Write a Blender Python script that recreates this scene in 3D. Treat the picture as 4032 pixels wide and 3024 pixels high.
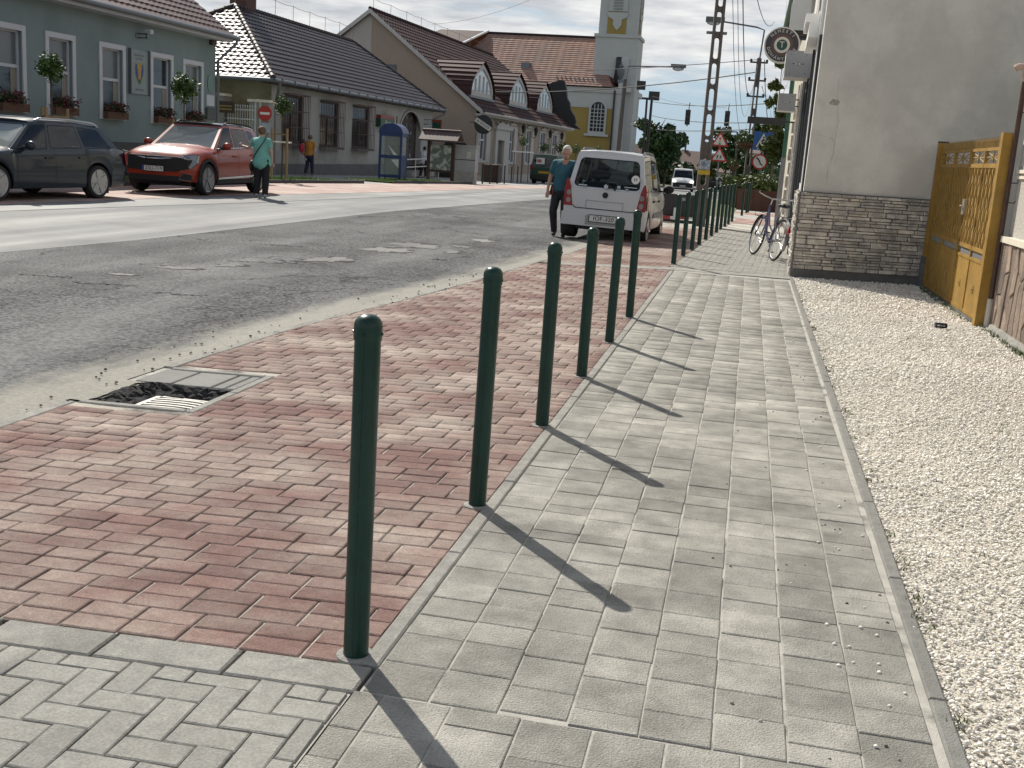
import bpy, bmesh, math, random
import numpy as np
from mathutils import Matrix, Vector
random.seed(7); RNG = np.random.default_rng(11)
SC = bpy.context.scene
for o in list(bpy.data.objects): bpy.data.objects.remove(o)
COL = SC.collection
R = math.radians
# ---------------------------------------------------------------- camera
F_PX, YAW, PITCH, ROLL = 4329.14, -0.1978, -0.2095, 0.0664
CAMZ = 1.5
def cam_axes():
    cy, sy, cp, sp = math.cos(YAW), math.sin(YAW), math.cos(PITCH), math.sin(PITCH)
    f = Vector((sy*cp, cy*cp, sp)); r = Vector((cy, -sy, 0)); u = r.cross(f)
    c, s = math.cos(ROLL), math.sin(ROLL)
    return c*r + s*u, -s*r + c*u, f
CR, CU, CF = cam_axes()
cd = bpy.data.cameras.new('camera'); cam = bpy.data.objects.new('camera', cd); COL.objects.link(cam)
cd.sensor_width = 36; cd.lens = 36*F_PX/4032; cd.clip_start = .05; cd.clip_end = 9000
mw = Matrix.Identity(4)
for i in range(3):
    mw[i][0] = CR[i]; mw[i][1] = CU[i]; mw[i][2] = -CF[i]
mw[2][3] = CAMZ
cam.matrix_world = mw; SC.camera = cam
# ---------------------------------------------------------------- sky and sun
SUN_EL = R(41.8); SUN_DIR = Vector((-.633*math.cos(SUN_EL), .774*math.cos(SUN_EL), math.sin(SUN_EL)))
W = bpy.data.worlds.new('World'); SC.world = W; W.use_nodes = True
nt = W.node_tree; N = nt.nodes; L = nt.links; N.clear()
wo = N.new('ShaderNodeOutputWorld'); bg = N.new('ShaderNodeBackground'); L.new(bg.outputs[0], wo.inputs[0])
sky = N.new('ShaderNodeTexSky'); sky.sky_type = 'NISHITA'; sky.sun_disc = False
sky.sun_elevation = SUN_EL; sky.sun_rotation = math.atan2(-.633, .774); sky.air_density = 1.0; sky.dust_density = .6; sky.ozone_density = 2
bg.inputs['Strength'].default_value = .082
tc = N.new('ShaderNodeTexCoord'); mp = N.new('ShaderNodeMapping'); mp.inputs['Scale'].default_value = (2.2, 2.2, 13)
L.new(tc.outputs['Generated'], mp.inputs[0])
n1 = N.new('ShaderNodeTexNoise'); n1.inputs['Scale'].default_value = 2.6; n1.inputs['Detail'].default_value = 9; n1.inputs['Roughness'].default_value = .58; n1.inputs['Distortion'].default_value = .35
L.new(mp.outputs[0], n1.inputs['Vector'])
sx = N.new('ShaderNodeSeparateXYZ'); L.new(tc.outputs['Generated'], sx.inputs[0])
cov = N.new('ShaderNodeMapRange'); cov.inputs[1].default_value = .015; cov.inputs[2].default_value = .085; cov.inputs[3].default_value = -.30; cov.inputs[4].default_value = .14
L.new(sx.outputs[2], cov.inputs[0])
cv2 = N.new('ShaderNodeMapRange'); cv2.inputs[1].default_value = .12; cv2.inputs[2].default_value = .7; cv2.inputs[3].default_value = 0; cv2.inputs[4].default_value = -.17
L.new(sx.outputs[2], cv2.inputs[0])
ad0 = N.new('ShaderNodeMath'); ad0.operation = 'ADD'; L.new(cov.outputs[0], ad0.inputs[0]); L.new(cv2.outputs[0], ad0.inputs[1])
ad = N.new('ShaderNodeMath'); ad.operation = 'ADD'; L.new(n1.outputs[0], ad.inputs[0]); L.new(ad0.outputs[0], ad.inputs[1])
ms = N.new('ShaderNodeMapRange'); ms.inputs[1].default_value = .42; ms.inputs[2].default_value = .62; ms.interpolation_type = 'SMOOTHSTEP'
L.new(ad.outputs[0], ms.inputs[0])
n2 = N.new('ShaderNodeTexNoise'); n2.inputs['Scale'].default_value = 5.5; n2.inputs['Detail'].default_value = 8; n2.inputs['Roughness'].default_value = .6
L.new(mp.outputs[0], n2.inputs['Vector'])
cr = N.new('ShaderNodeValToRGB'); cr.color_ramp.elements[0].position = .34; cr.color_ramp.elements[1].position = .62
cr.color_ramp.elements[0].color = (5.8, 6.1, 6.5, 1); cr.color_ramp.elements[1].color = (9.4, 9.4, 9.3, 1)
L.new(n2.outputs[0], cr.inputs[0])
mxs = N.new('ShaderNodeMix'); mxs.data_type = 'RGBA'
L.new(ms.outputs[0], mxs.inputs[0]); hz = N.new('ShaderNodeMix'); hz.data_type = 'RGBA'; hzm = N.new('ShaderNodeMapRange'); hzm.inputs[1].default_value = 0; hzm.inputs[2].default_value = .3; hzm.inputs[3].default_value = .85; hzm.inputs[4].default_value = 0; L.new(sx.outputs[2], hzm.inputs[0]); L.new(hzm.outputs[0], hz.inputs[0]); L.new(sky.outputs[0], hz.inputs[6]); hz.inputs[7].default_value = (3.9, 5.6, 7.4, 1)
L.new(hz.outputs[2], mxs.inputs[6]); L.new(cr.outputs[0], mxs.inputs[7]); L.new(mxs.outputs[2], bg.inputs[0])
sl = bpy.data.lights.new('sun', 'SUN'); sl.energy = 4.9; sl.angle = R(.53); sl.color = (1, .945, .85)
so = bpy.data.objects.new('sun', sl); COL.objects.link(so); so.rotation_euler = SUN_DIR.to_track_quat('Z', 'Y').to_euler()
SC.view_settings.view_transform = 'Standard'; SC.view_settings.look = 'None'; SC.view_settings.exposure = .22; SC.view_settings.gamma = 1
# ---------------------------------------------------------------- ground height, pixel rays
GY = [-60, 25, 35, 46, 55, 63, 73, 104, 140, 200, 3000]; GZ = [0, 0, -.05, -.14, -.27, -.42, -.58, -1.1, -1.5, -1.9, -1.9]
def gz(x, y):
    return float(np.interp(y, GY, GZ) + np.interp(x, [-60, -11.5, -8, -3.5, -1, 60], [0, 0, -.06, -.08, 0, 0]))
def ray(px, py): return CR*((px-2016)/F_PX) - CU*((py-1512)/F_PX) + CF
def onX(px, py, X): d = ray(px, py); return d*(X/d.x) + Vector((0, 0, CAMZ))
def onY(px, py, Y): d = ray(px, py); return d*(Y/d.y) + Vector((0, 0, CAMZ))
def onG(px, py, dz=0):
    d = ray(px, py); z = 0
    for _ in range(30):
        p = d*((z+dz-CAMZ)/d.z) + Vector((0, 0, CAMZ)); z = gz(p.x, p.y)
    return p
# ---------------------------------------------------------------- object helpers
def tag(o, label=None, cat=None, group=None, kind=None):
    if label: o['label'] = label
    if cat: o['category'] = cat
    if group: o['group'] = group
    if kind: o['kind'] = kind
    return o
def thing(name, label, cat, loc=(0, 0, 0), rz=0, group=None):
    o = bpy.data.objects.new(name, None); COL.objects.link(o); o.empty_display_size = .2
    o.location = loc; o.rotation_euler = (0, 0, rz)
    return tag(o, label, cat, group)
def link(name, me, parent=None, mat=None, loc=None):
    o = bpy.data.objects.new(name, me); COL.objects.link(o)
    if mat is not None and not me.materials: me.materials.append(mat)
    if parent is not None: o.parent = parent
    if loc is not None: o.location = loc
    return o
def dup(root, loc, rz=0, label=None, group=None, scale=None):
    r = root.copy(); COL.objects.link(r); r.location = loc; r.rotation_euler = (0, 0, rz)
    if scale: r.scale = scale
    if label: r['label'] = label
    if group: r['group'] = group
    for ch in root.children:
        c = ch.copy(); COL.objects.link(c); c.parent = r
        for g in ch.children:
            d = g.copy(); COL.objects.link(d); d.parent = c
    return r
class MB:
    def __init__(s): s.v = []; s.f = []; s.M = None
    def add(s, vs, fs):
        b = len(s.v)
        if s.M is not None: vs = [s.M @ Vector(v) for v in vs]
        s.v += [tuple(v) for v in vs]; s.f += [tuple(b+i for i in f) for f in fs]; return s
    def box(s, x0, x1, y0, y1, z0, z1):
        return s.add([(x0,y0,z0),(x1,y0,z0),(x1,y1,z0),(x0,y1,z0),(x0,y0,z1),(x1,y0,z1),(x1,y1,z1),(x0,y1,z1)],
            [(3,2,1,0),(4,5,6,7),(0,1,5,4),(1,2,6,5),(2,3,7,6),(3,0,4,7)])
    def cbox(s, c, d): return s.box(c[0]-d[0]/2, c[0]+d[0]/2, c[1]-d[1]/2, c[1]+d[1]/2, c[2]-d[2]/2, c[2]+d[2]/2)
    def prism(s, poly, d):           # planar polygon (3d points) extruded by vector d
        n = len(poly); d = Vector(d); p = [Vector(q) for q in poly]
        return s.add(p + [q+d for q in p], [tuple(range(n))[::-1], tuple(range(n, 2*n))] + [(i, (i+1) % n, n+(i+1) % n, n+i) for i in range(n)])
    def tube(s, a, b, r0, r1=None, n=10, cap=True):
        a = Vector(a); b = Vector(b); r1 = r0 if r1 is None else r1; d = (b-a)
        if d.length < 1e-6: return s
        q = d.to_track_quat('Z', 'Y'); u = q @ Vector((1, 0, 0)); w = q @ Vector((0, 1, 0))
        vs = [a + (u*math.cos(2*math.pi*i/n) + w*math.sin(2*math.pi*i/n))*r0 for i in range(n)] + [b + (u*math.cos(2*math.pi*i/n) + w*math.sin(2*math.pi*i/n))*r1 for i in range(n)]
        fs = [(i, (i+1) % n, n+(i+1) % n, n+i) for i in range(n)]
        if cap: fs += [tuple(range(n))[::-1], tuple(range(n, 2*n))]
        return s.add(vs, fs)
    def path(s, pts, r, n=8, closed=False, cap=True):    # swept tube
        P = [Vector(p) for p in pts]; m = len(P); rr = r if isinstance(r, (list, tuple)) else [r]*m
        vs = []; up = Vector((0, 0, 1)); prev = None
        for i in range(m):
            t = (P[(i+1) % m]-P[i-1]) if closed else (P[min(i+1, m-1)]-P[max(i-1, 0)])
            t.normalize()
            if prev is None: u = t.cross(up if abs(t.z) < .95 else Vector((1, 0, 0)))
            else: u = prev - t*prev.dot(t)
            u.normalize(); prev = u; w = t.cross(u)
            vs += [P[i] + (u*math.cos(2*math.pi*k/n) + w*math.sin(2*math.pi*k/n))*rr[i] for k in range(n)]
        fs = []
        for i in range(m if closed else m-1):
            j = (i+1) % m
            fs += [(i*n+k, i*n+(k+1) % n, j*n+(k+1) % n, j*n+k) for k in range(n)]
        if not closed and cap: fs += [tuple(range(n))[::-1], tuple(range((m-1)*n, m*n))]
        return s.add(vs, fs)
    def lathe(s, prof, n=24, c=(0, 0, 0), axis='z'):
        vs = []
        for r, z in prof:
            for i in range(n):
                a = 2*math.pi*i/n; x, y = r*math.cos(a), r*math.sin(a)
                vs.append({'z': (c[0]+x, c[1]+y, c[2]+z), 'y': (c[0]+x, c[1]+z, c[2]+y), 'x': (c[0]+z, c[1]+x, c[2]+y)}[axis])
        m = len(prof); fs = [(j*n+i, j*n+(i+1) % n, (j+1)*n+(i+1) % n, (j+1)*n+i) for j in range(m-1) for i in range(n)]
        fs += [tuple(range(n))[::-1], tuple(range((m-1)*n, m*n))]
        return s.add(vs, fs)
    def ell(s, c, r, n=12, m=8):
        c = Vector(c); r = r if isinstance(r, (tuple, list)) else (r, r, r)
        vs = [c + Vector((0, 0, -r[2]))]
        for j in range(1, m):
            a = -math.pi/2 + math.pi*j/m
            vs += [c + Vector((r[0]*math.cos(a)*math.cos(2*math.pi*i/n), r[1]*math.cos(a)*math.sin(2*math.pi*i/n), r[2]*math.sin(a))) for i in range(n)]
        vs.append(c + Vector((0, 0, r[2]))); k = len(vs)-1
        fs = [(0, 1+(i+1) % n, 1+i) for i in range(n)]
        for j in range(m-2): fs += [(1+j*n+i, 1+j*n+(i+1) % n, 1+(j+1)*n+(i+1) % n, 1+(j+1)*n+i) for i in range(n)]
        fs += [(1+(m-2)*n+i, 1+(m-2)*n+(i+1) % n, k) for i in range(n)]
        return s.add(vs, fs)
    def quad(s, a, b, c, d): return s.add([a, b, c, d], [(0, 1, 2, 3)])
    def build(s, name, mat, parent=None, smooth=False, sharp=35, loc=None, recalc=True, label=None, kind=None):
        me = bpy.data.meshes.new(name); me.from_pydata(s.v, [], s.f)
        if recalc:
            bm = bmesh.new(); bm.from_mesh(me); bmesh.ops.recalc_face_normals(bm, faces=bm.faces); bm.to_mesh(me); bm.free()
        me.materials.append(mat)
        if smooth:
            me.polygons.foreach_set('use_smooth', [True]*len(me.polygons)); me.set_sharp_from_angle(angle=R(sharp))
        me.update()
        o = link(name, me, parent, None, loc); tag(o, label=label, kind=kind); return o
def np_mesh(name, V, Fq, mat, parent=None, smooth=False):   # V (n,3), Fq (m,k)
    me = bpy.data.meshes.new(name); V = np.asarray(V, np.float32); Fq = np.asarray(Fq, np.int32); k = Fq.shape[1]
    me.vertices.add(len(V)); me.vertices.foreach_set('co', V.ravel())
    me.loops.add(Fq.size); me.loops.foreach_set('vertex_index', Fq.ravel())
    me.polygons.add(len(Fq)); me.polygons.foreach_set('loop_start', np.arange(0, Fq.size, k, dtype=np.int32))
    me.polygons.foreach_set('loop_total', np.full(len(Fq), k, np.int32))
    me.update(calc_edges=True); me.materials.append(mat)
    if smooth: me.polygons.foreach_set('use_smooth', [True]*len(Fq))
    return link(name, me, parent)
def scatter_mesh(bv, bf, T):    # base verts (n,3), faces (m,k); T list of (3x3 array, loc)
    n = len(bv); bv = np.asarray(bv, float); bf = np.asarray(bf)
    V = np.concatenate([bv @ A.T + t for A, t in T]); Fq = np.concatenate([bf + i*n for i in range(len(T))]); return V, Fq
def text_mesh(body, size, extrude=.004, align='CENTER', spacing=1.0):
    cu = bpy.data.curves.new('t', 'FONT'); cu.body = body; cu.size = size; cu.extrude = extrude; cu.align_x = align; cu.align_y = 'CENTER'; cu.space_character = spacing
    cu.resolution_u = 3
    o = bpy.data.objects.new('t', cu); COL.objects.link(o); dg = bpy.context.evaluated_depsgraph_get(); dg.update()
    me = bpy.data.meshes.new_from_object(o.evaluated_get(dg)); bpy.data.objects.remove(o); bpy.data.curves.remove(cu); me.materials.clear(); return me
def text(name, body, size, mat, parent, loc, rot, extrude=.004, sx=1, spacing=1.0):
    me = text_mesh(body, size, extrude, spacing=spacing); me.materials.append(mat)
    o = link(name, me, parent); o.location = loc; o.rotation_euler = rot; o.scale = (sx, 1, 1); return o
FACE_S = (R(90), 0, 0)         # text faces -Y
FACE_E = (R(90), 0, R(90))     # text faces +X
FACE_W = (R(90), 0, R(-90))    # text faces -X
# ---------------------------------------------------------------- materials
MATS = {}
def mat(name, col, rough=.7, var=.12, scale=3., bump=0., bscale=80., metal=0., spec=.5, coat=0., rnd=0., col2=None, mix=(.45, .6), mscale=1.5, detail=6, stretch=(1, 1, 1), obj=False, emis=None, trans=0., speck=None, big=None):
    if name in MATS: return MATS[name]
    m = bpy.data.materials.new(name); MATS[name] = m; m.use_nodes = True; t = m.node_tree; n = t.nodes; l = t.links
    b = n['Principled BSDF']; b.inputs['Roughness'].default_value = rough; b.inputs['Metallic'].default_value = metal
    b.inputs['Specular IOR Level'].default_value = spec; b.inputs['Coat Weight'].default_value = coat
    if coat: b.inputs['Coat Roughness'].default_value = .04
    if trans: b.inputs['Transmission Weight'].default_value = trans
    if emis: b.inputs['Emission Color'].default_value = (*emis[:3], 1); b.inputs['Emission Strength'].default_value = emis[3]
    if obj: co = n.new('ShaderNodeTexCoord').outputs['Object']
    else: co = n.new('ShaderNodeNewGeometry').outputs['Position']
    mpn = n.new('ShaderNodeMapping'); mpn.inputs['Scale'].default_value = stretch; l.new(co, mpn.inputs[0]); co = mpn.outputs[0]
    def noise(sc, de=6, ro=.6):
        q = n.new('ShaderNodeTexNoise'); q.inputs['Scale'].default_value = sc; q.inputs['Detail'].default_value = de; q.inputs['Roughness'].default_value = ro; l.new(co, q.inputs['Vector']); return q.outputs[0]
    def rng(src, a, b_, c, d):
        q = n.new('ShaderNodeMapRange'); q.inputs[1].default_value = a; q.inputs[2].default_value = b_; q.inputs[3].default_value = c; q.inputs[4].default_value = d; l.new(src, q.inputs[0]); return q.outputs[0]
    colsock = None
    if col2 is not None:
        mx = n.new('ShaderNodeMix'); mx.data_type = 'RGBA'; mx.inputs[6].default_value = (*col, 1); mx.inputs[7].default_value = (*col2, 1)
        l.new(rng(noise(mscale, 8), mix[0], mix[1], 0, 1), mx.inputs[0]); colsock = mx.outputs[2]
    val = None
    if var: val = rng(noise(scale, detail), .25, .75, 1-var, 1+var)
    for sp_ in (speck, big):
        if sp_:
            q_ = rng(noise(sp_[0], sp_[2] if len(sp_) > 2 else 3, .65), .3, .7, 1-sp_[1], 1+sp_[1])
            if val is None: val = q_
            else:
                mu = n.new('ShaderNodeMath'); mu.operation = 'MULTIPLY'; l.new(val, mu.inputs[0]); l.new(q_, mu.inputs[1]); val = mu.outputs[0]
    if rnd:
        oi = n.new('ShaderNodeObjectInfo').outputs['Random']; isl = n.new('ShaderNodeNewGeometry').outputs['Random Per Island']
        s_ = n.new('ShaderNodeMath'); s_.operation = 'ADD'; l.new(oi, s_.inputs[0]); l.new(isl, s_.inputs[1])
        fr = n.new('ShaderNodeMath'); fr.operation = 'FRACT'; l.new(s_.outputs[0], fr.inputs[0])
        rv = rng(fr.outputs[0], 0, 1, 1-rnd, 1+rnd)
        if val is None: val = rv
        else:
            mu = n.new('ShaderNodeMath'); mu.operation = 'MULTIPLY'; l.new(val, mu.inputs[0]); l.new(rv, mu.inputs[1]); val = mu.outputs[0]
    if val is not None:
        vm = n.new('ShaderNodeVectorMath'); vm.operation = 'SCALE'; l.new(val, vm.inputs['Scale'])
        if colsock is not None: l.new(colsock, vm.inputs[0])
        else: vm.inputs[0].default_value = col
        l.new(vm.outputs[0], b.inputs['Base Color'])
    elif colsock is not None: l.new(colsock, b.inputs['Base Color'])
    else: b.inputs['Base Color'].default_value = (*col, 1)
    if bump:
        bp = n.new('ShaderNodeBump'); bp.inputs['Strength'].default_value = min(1, bump); bp.inputs['Distance'].default_value = .02*max(1, bump)
        l.new(noise(bscale, 4), bp.inputs['Height']); l.new(bp.outputs[0], b.inputs['Normal'])
    return m
def glass(name, col, rough=.05, alpha=None):
    if name in MATS: return MATS[name]
    m = mat(name, col, rough=rough, var=0, spec=.8)
    if alpha is not None:
        t = m.node_tree; n = t.nodes; l = t.links; b = n['Principled BSDF']; out = n['Material Output']
        tr = n.new('ShaderNodeBsdfTransparent'); tr.inputs[0].default_value = (.75, .82, .82, 1)
        mx = n.new('ShaderNodeMixShader'); fre = n.new('ShaderNodeFresnel'); fre.inputs[0].default_value = 1.5
        mr = n.new('ShaderNodeMapRange'); mr.inputs[3].default_value = alpha; mr.inputs[4].default_value = 1
        l.new(fre.outputs[0], mr.inputs[0]); l.new(mr.outputs[0], mx.inputs[0]); l.new(tr.outputs[0], mx.inputs[1]); l.new(b.outputs[0], mx.inputs[2]); l.new(mx.outputs[0], out.inputs[0])
    return m
# ================================================================ setting: ground, road, paving
def pl(pts, y0=None, x0=None, y1=None, x1=None):
    q = [onG(*p) for p in pts]; q = [(p.x, p.y) for p in q]
    if y0 is not None: q = [(x0, y0)] + q
    if y1 is not None: q = q + [(x1, y1)]
    return sorted(q, key=lambda a: a[1])
def px(P, y): return float(np.interp(y, [p[1] for p in P], [p[0] for p in P]))
KERB = pl([(0, 1680), (700, 1440), (1200, 1278), (1750, 1140), (2280, 985), (2608, 862), (2740, 805)], -6, -3.46, 120, 1.0)
LANER = pl([(0, 992), (525, 945), (1000, 893), (1500, 835), (2150, 785)], -6, -8.2, 120, -1.5)
LANEL = pl([(0, 831), (1094, 794), (1542, 775), (2139, 748)], -6, -13.2, 130, -7)
GUTL = pl([(477, 787), (671, 778), (1108, 766), (1542, 757), (2085, 743)], -6, -14.0, 130, -8.2)
GRK = pl([(470, 733), (1056, 722), (1435, 723)], -6, -16.2, 60, -11.6)
def ys(y0, y1, st=.6, grow=1.05):
    a = [y0]
    while a[-1] < y1: a.append(min(y1, a[-1] + st)); st = st*grow if a[-1] > 12 else st
    return a
def sheet(name, A, B, y0, y1, dz, m, nx=5, st=.6, kind='structure', parent=None, jag=0):
    fa = A if callable(A) else (lambda y: A if isinstance(A, (int, float)) else px(A, y))
    fb = B if callable(B) else (lambda y: B if isinstance(B, (int, float)) else px(B, y))
    V = []; Y = ys(y0, y1, st)
    for y in Y:
        a, b = fa(y), fb(y)
        if jag: a += jag*(random.random()-.5)
        for i in range(nx+1):
            x = a + (b-a)*i/nx; V.append((x, y, gz(x, y)+dz))
    Fq = [(j*(nx+1)+i, j*(nx+1)+i+1, (j+1)*(nx+1)+i+1, (j+1)*(nx+1)+i) for j in range(len(Y)-1) for i in range(nx)]
    o = np_mesh(name, V, Fq, m, parent)
    if kind and parent is None: o['kind'] = kind
    return o
m_base = mat('soil', (.13, .12, .09), .95, .2, .4, bump=.3, bscale=8, col2=(.09, .12, .05), mscale=.15)
# ---- materials with several layers
def asphalt(name, base, pale, crack, rough, streak, agg=160, sp=.5, bs=.7, dust=None):
    m = mat(name, base, rough, .18, 1.2, bump=0, spec=sp); t = m.node_tree; n = t.nodes; l = t.links; b = n['Principled BSDF']
    pos = n.new('ShaderNodeNewGeometry').outputs['Position']
    def mp_(s):
        q = n.new('ShaderNodeMapping'); q.inputs['Scale'].default_value = s; l.new(pos, q.inputs[0]); return q.outputs[0]
    def nz(s, sc, de=5, ro=.6):
        q = n.new('ShaderNodeTexNoise'); q.inputs['Scale'].default_value = sc; q.inputs['Detail'].default_value = de; q.inputs['Roughness'].default_value = ro; l.new(mp_(s), q.inputs['Vector']); return q.outputs[0]
    def rg(s, a, b_, c, d):
        q = n.new('ShaderNodeMapRange'); q.inputs[1].default_value = a; q.inputs[2].default_value = b_; q.inputs[3].default_value = c; q.inputs[4].default_value = d; l.new(s, q.inputs[0]); return q.outputs[0]
    def mixc(f, a, c):
        q = n.new('ShaderNodeMix'); q.data_type = 'RGBA'; l.new(f, q.inputs[0])
        for k, v in ((6, a), (7, c)):
            if isinstance(v, tuple): q.inputs[k].default_value = (*v, 1)
            else: l.new(v, q.inputs[k])
        return q.outputs[2]
    c0 = mixc(rg(nz((1, 1, 1), agg, 5 if dust else 3, .75), .40 if dust else .38, .60 if dust else .66, 0, 1), base, pale)
    c0 = mixc(rg(nz((1.0, streak, 1), .9, 6), .42, .66, 0, .38 if dust else .75), c0, tuple(min(1, v*1.5) for v in pale))
    c0 = mixc(rg(nz((1, 1, 1), .5, 6), .45, .7, 0, .55), c0, tuple(v*.75 for v in base))
    if crack:
        wob = n.new('ShaderNodeMix'); wob.data_type = 'RGBA'; wob.inputs[0].default_value = .12
        q = n.new('ShaderNodeTexNoise'); q.inputs['Scale'].default_value = 2.2; q.inputs['Detail'].default_value = 5; l.new(pos, q.inputs['Vector'])
        vm = n.new('ShaderNodeVectorMath'); vm.operation = 'MULTIPLY_ADD'; vm.inputs[1].default_value = (.9, .9, .9); l.new(q.outputs['Color'], vm.inputs[0]); l.new(pos, vm.inputs[2])
        vo = n.new('ShaderNodeTexVoronoi'); vo.feature = 'DISTANCE_TO_EDGE'; vo.inputs['Scale'].default_value = crack; l.new(vm.outputs[0], vo.inputs['Vector'])
        cm = n.new('ShaderNodeMath'); cm.operation = 'MULTIPLY'; l.new(rg(vo.outputs['Distance'], .004, .022, 1, 0), cm.inputs[0]); l.new(rg(nz((1, 1, 1), .55, 2), .47, .58, 0, .9), cm.inputs[1])
        c0 = mixc(cm.outputs[0], c0, (.018, .018, .018))
    if dust:
        ed = n.new('ShaderNodeAttribute'); ed.attribute_name = 'edge'
        e1 = rg(ed.outputs['Fac'], .05, .95, .48, -.40); sm = n.new('ShaderNodeMath'); sm.operation = 'ADD'; l.new(e1, sm.inputs[0]); l.new(nz((1, .35, 1), 2.6, 7, .65), sm.inputs[1])
        dc = mixc(rg(nz((1, 1, 1), 40, 5, .7), .35, .65, 0, 1), tuple(v*.72 for v in dust), dust)
        c0 = mixc(rg(sm.outputs[0], .46, .78, 0, .95), c0, dc)
    l.new(c0, b.inputs['Base Color'])
    bp = n.new('ShaderNodeBump'); bp.inputs['Strength'].default_value = bs; bp.inputs['Distance'].default_value = .008; l.new(nz((1, 1, 1), agg*.8, 3, .7), bp.inputs['Height']); l.new(bp.outputs[0], b.inputs['Normal'])
    l.new(rg(nz((1, streak, 1), 1.1, 4), .3, .7, rough-.12, rough+.12), b.inputs['Roughness'])
    return m
m_old = asphalt('asphalt_old', (.02, .021, .023), (.19, .19, .187), .62, .9, .16, 30, .15, 1.0, dust=(.36, .345, .30))
m_new = asphalt('asphalt_pale', (.15, .155, .16), (.24, .24, .23), 0, .78, .05, 120, .25, .5)
m_gut = asphalt('dusty_asphalt', (.15, .15, .14), (.29, .28, .25), 0, .85, .3, 110, .3, .6)
m_gutl = asphalt('gutter_concrete', (.17, .175, .17), (.25, .25, .24), 0, .75, .1, 60, .3, .3)
m_sand = mat('joint_sand', (.50, .465, .40), .95, .3, 2.5, bump=.5, bscale=300, col2=(.16, .145, .125), mix=(.46, .60), mscale=3.2)
m_gsand = mat('grey_joint', (.50, .48, .43), .95, .3, 4, bump=.5, bscale=300, col2=(.2, .19, .17), mix=(.52, .64), mscale=4)
m_red = mat('red_paver', (.225, .138, .12), .85, .18, 22, bump=.6, bscale=160, rnd=.17, col2=(.46, .395, .34), mix=(.40, .72), mscale=.95, spec=.2, speck=(130, .28), stretch=(1, 1.5, 1))
m_grey = mat('grey_paver', (.285, .275, .245), .85, .16, 7, bump=.6, bscale=160, rnd=.16, col2=(.41, .395, .35), mix=(.44, .68), mscale=1.1, spec=.2, speck=(120, .2), big=(3.5, .16))
m_grey2 = mat('grey_block', (.335, .325, .295), .85, .14, 22, bump=.5, bscale=260, rnd=.07, spec=.2, speck=(120, .2), big=(2.5, .1))
m_conc = mat('concrete_edging', (.34, .33, .30), .9, .2, 14, bump=.6, bscale=200, rnd=.05, spec=.2, speck=(120, .2), big=(3, .14))
m_kerb2 = mat('dark_edging', (.25, .245, .225), .9, .2, 20, bump=.6, bscale=200, rnd=.05, spec=.25)
# ---- base ground out to the horizon
gx = [-3000, -900, -300, -120, -60, -40, -25, -18, -12, -9, -6, -4, -2, 0, 2, 4, 8, 14, 25, 60, 150, 500, 3000]
gy = [-300, -60, -20, -8, -4, 0, 4, 8, 12, 16, 20, 26, 30, 35, 40, 50, 60, 73, 90, 104, 130, 160, 200, 260, 400, 800, 1600, 3500]
V = [(x, y, gz(x, y) - (.7 if (-12 < x < 4 and -8 <= y < 28) else .07)) for y in gy for x in gx]
Fq = [(j*len(gx)+i, j*len(gx)+i+1, (j+1)*len(gx)+i+1, (j+1)*len(gx)+i) for j in range(len(gy)-1) for i in range(len(gx)-1)]
np_mesh('ground', V, Fq, m_base)['kind'] = 'structure'
# ---- road
HX0, HX1, HY0, HY1, SY1 = -3.60, -2.99, 5.60, 6.17, 6.60     # drain hole and slab
def road_sheet(name, R_, y0, y1, st=.3, parent=None):
    fr = [0, .25, .5, .7, .82, .89, .93, .955, .975, 1.0]; V = []; E_ = []; Y = ys(y0, y1, st)
    for y in Y:
        a, b = px(LANER, y), R_(y)
        for f in fr: x = a+(b-a)*f; V.append((x, y, gz(x, y)-.008)); E_.append(px(KERB, y)-x)
    k = len(fr); Fq = [(j*k+i, j*k+i+1, (j+1)*k+i+1, (j+1)*k+i) for j in range(len(Y)-1) for i in range(k-1)]
    o = np_mesh(name, V, Fq, m_old, parent); at_ = o.data.attributes.new('edge', 'FLOAT', 'POINT'); at_.data.foreach_set('value', E_)
    if parent is None: o['kind'] = 'structure'
    return o
gk = lambda y: px(KERB, y)-.073
road = road_sheet('road', gk, -6, HY0)
road_sheet('road_beside_drain', lambda y: HX0, HY0, HY1+.03, .1, road)
road_sheet('road_beyond_drain', gk, HY1+.03, 120, .3, road)
lane = sheet('road_pale_lane', LANEL, LANER, -6, 120, -.006, m_new, 8)
sheet('road_far', -9, 3.5, 118, 260, .0, m_new, 4, 6)
sheet('gutter_strip_far_side', GUTL, LANEL, -6, 120, .0, m_gutl, 3)
# worn patches and their dark broken rims on the old lane
m_patch = asphalt('worn_patch', (.11, .11, .105), (.2, .196, .185), 0, .85, .5, 120, .35, .5)
m_rim = mat('broken_rim', (.022, .022, .022), .9, .3, 20, bump=.8, bscale=60)
def blob(cx, cy, rx, ry, dz, m, name, n=26, seed=0):
    rr = random.Random(seed); n = 44; k = [.85+.2*math.sin(2*math.pi*i/n*2+seed)+.16*math.sin(2*math.pi*i/n*5+seed*2.3)+.1*math.sin(2*math.pi*i/n*11+seed)+.12*(rr.random()-.5) for i in range(n)]
    V = [(cx, cy, gz(cx, cy)+dz)] + [(cx+rx*k[i]*math.cos(2*math.pi*i/n), cy+ry*k[i]*math.sin(2*math.pi*i/n), gz(cx, cy)+dz) for i in range(n)]
    return np_mesh(name, V, [(0, 1+i, 1+(i+1) % n) for i in range(n)], m, road)
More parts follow.
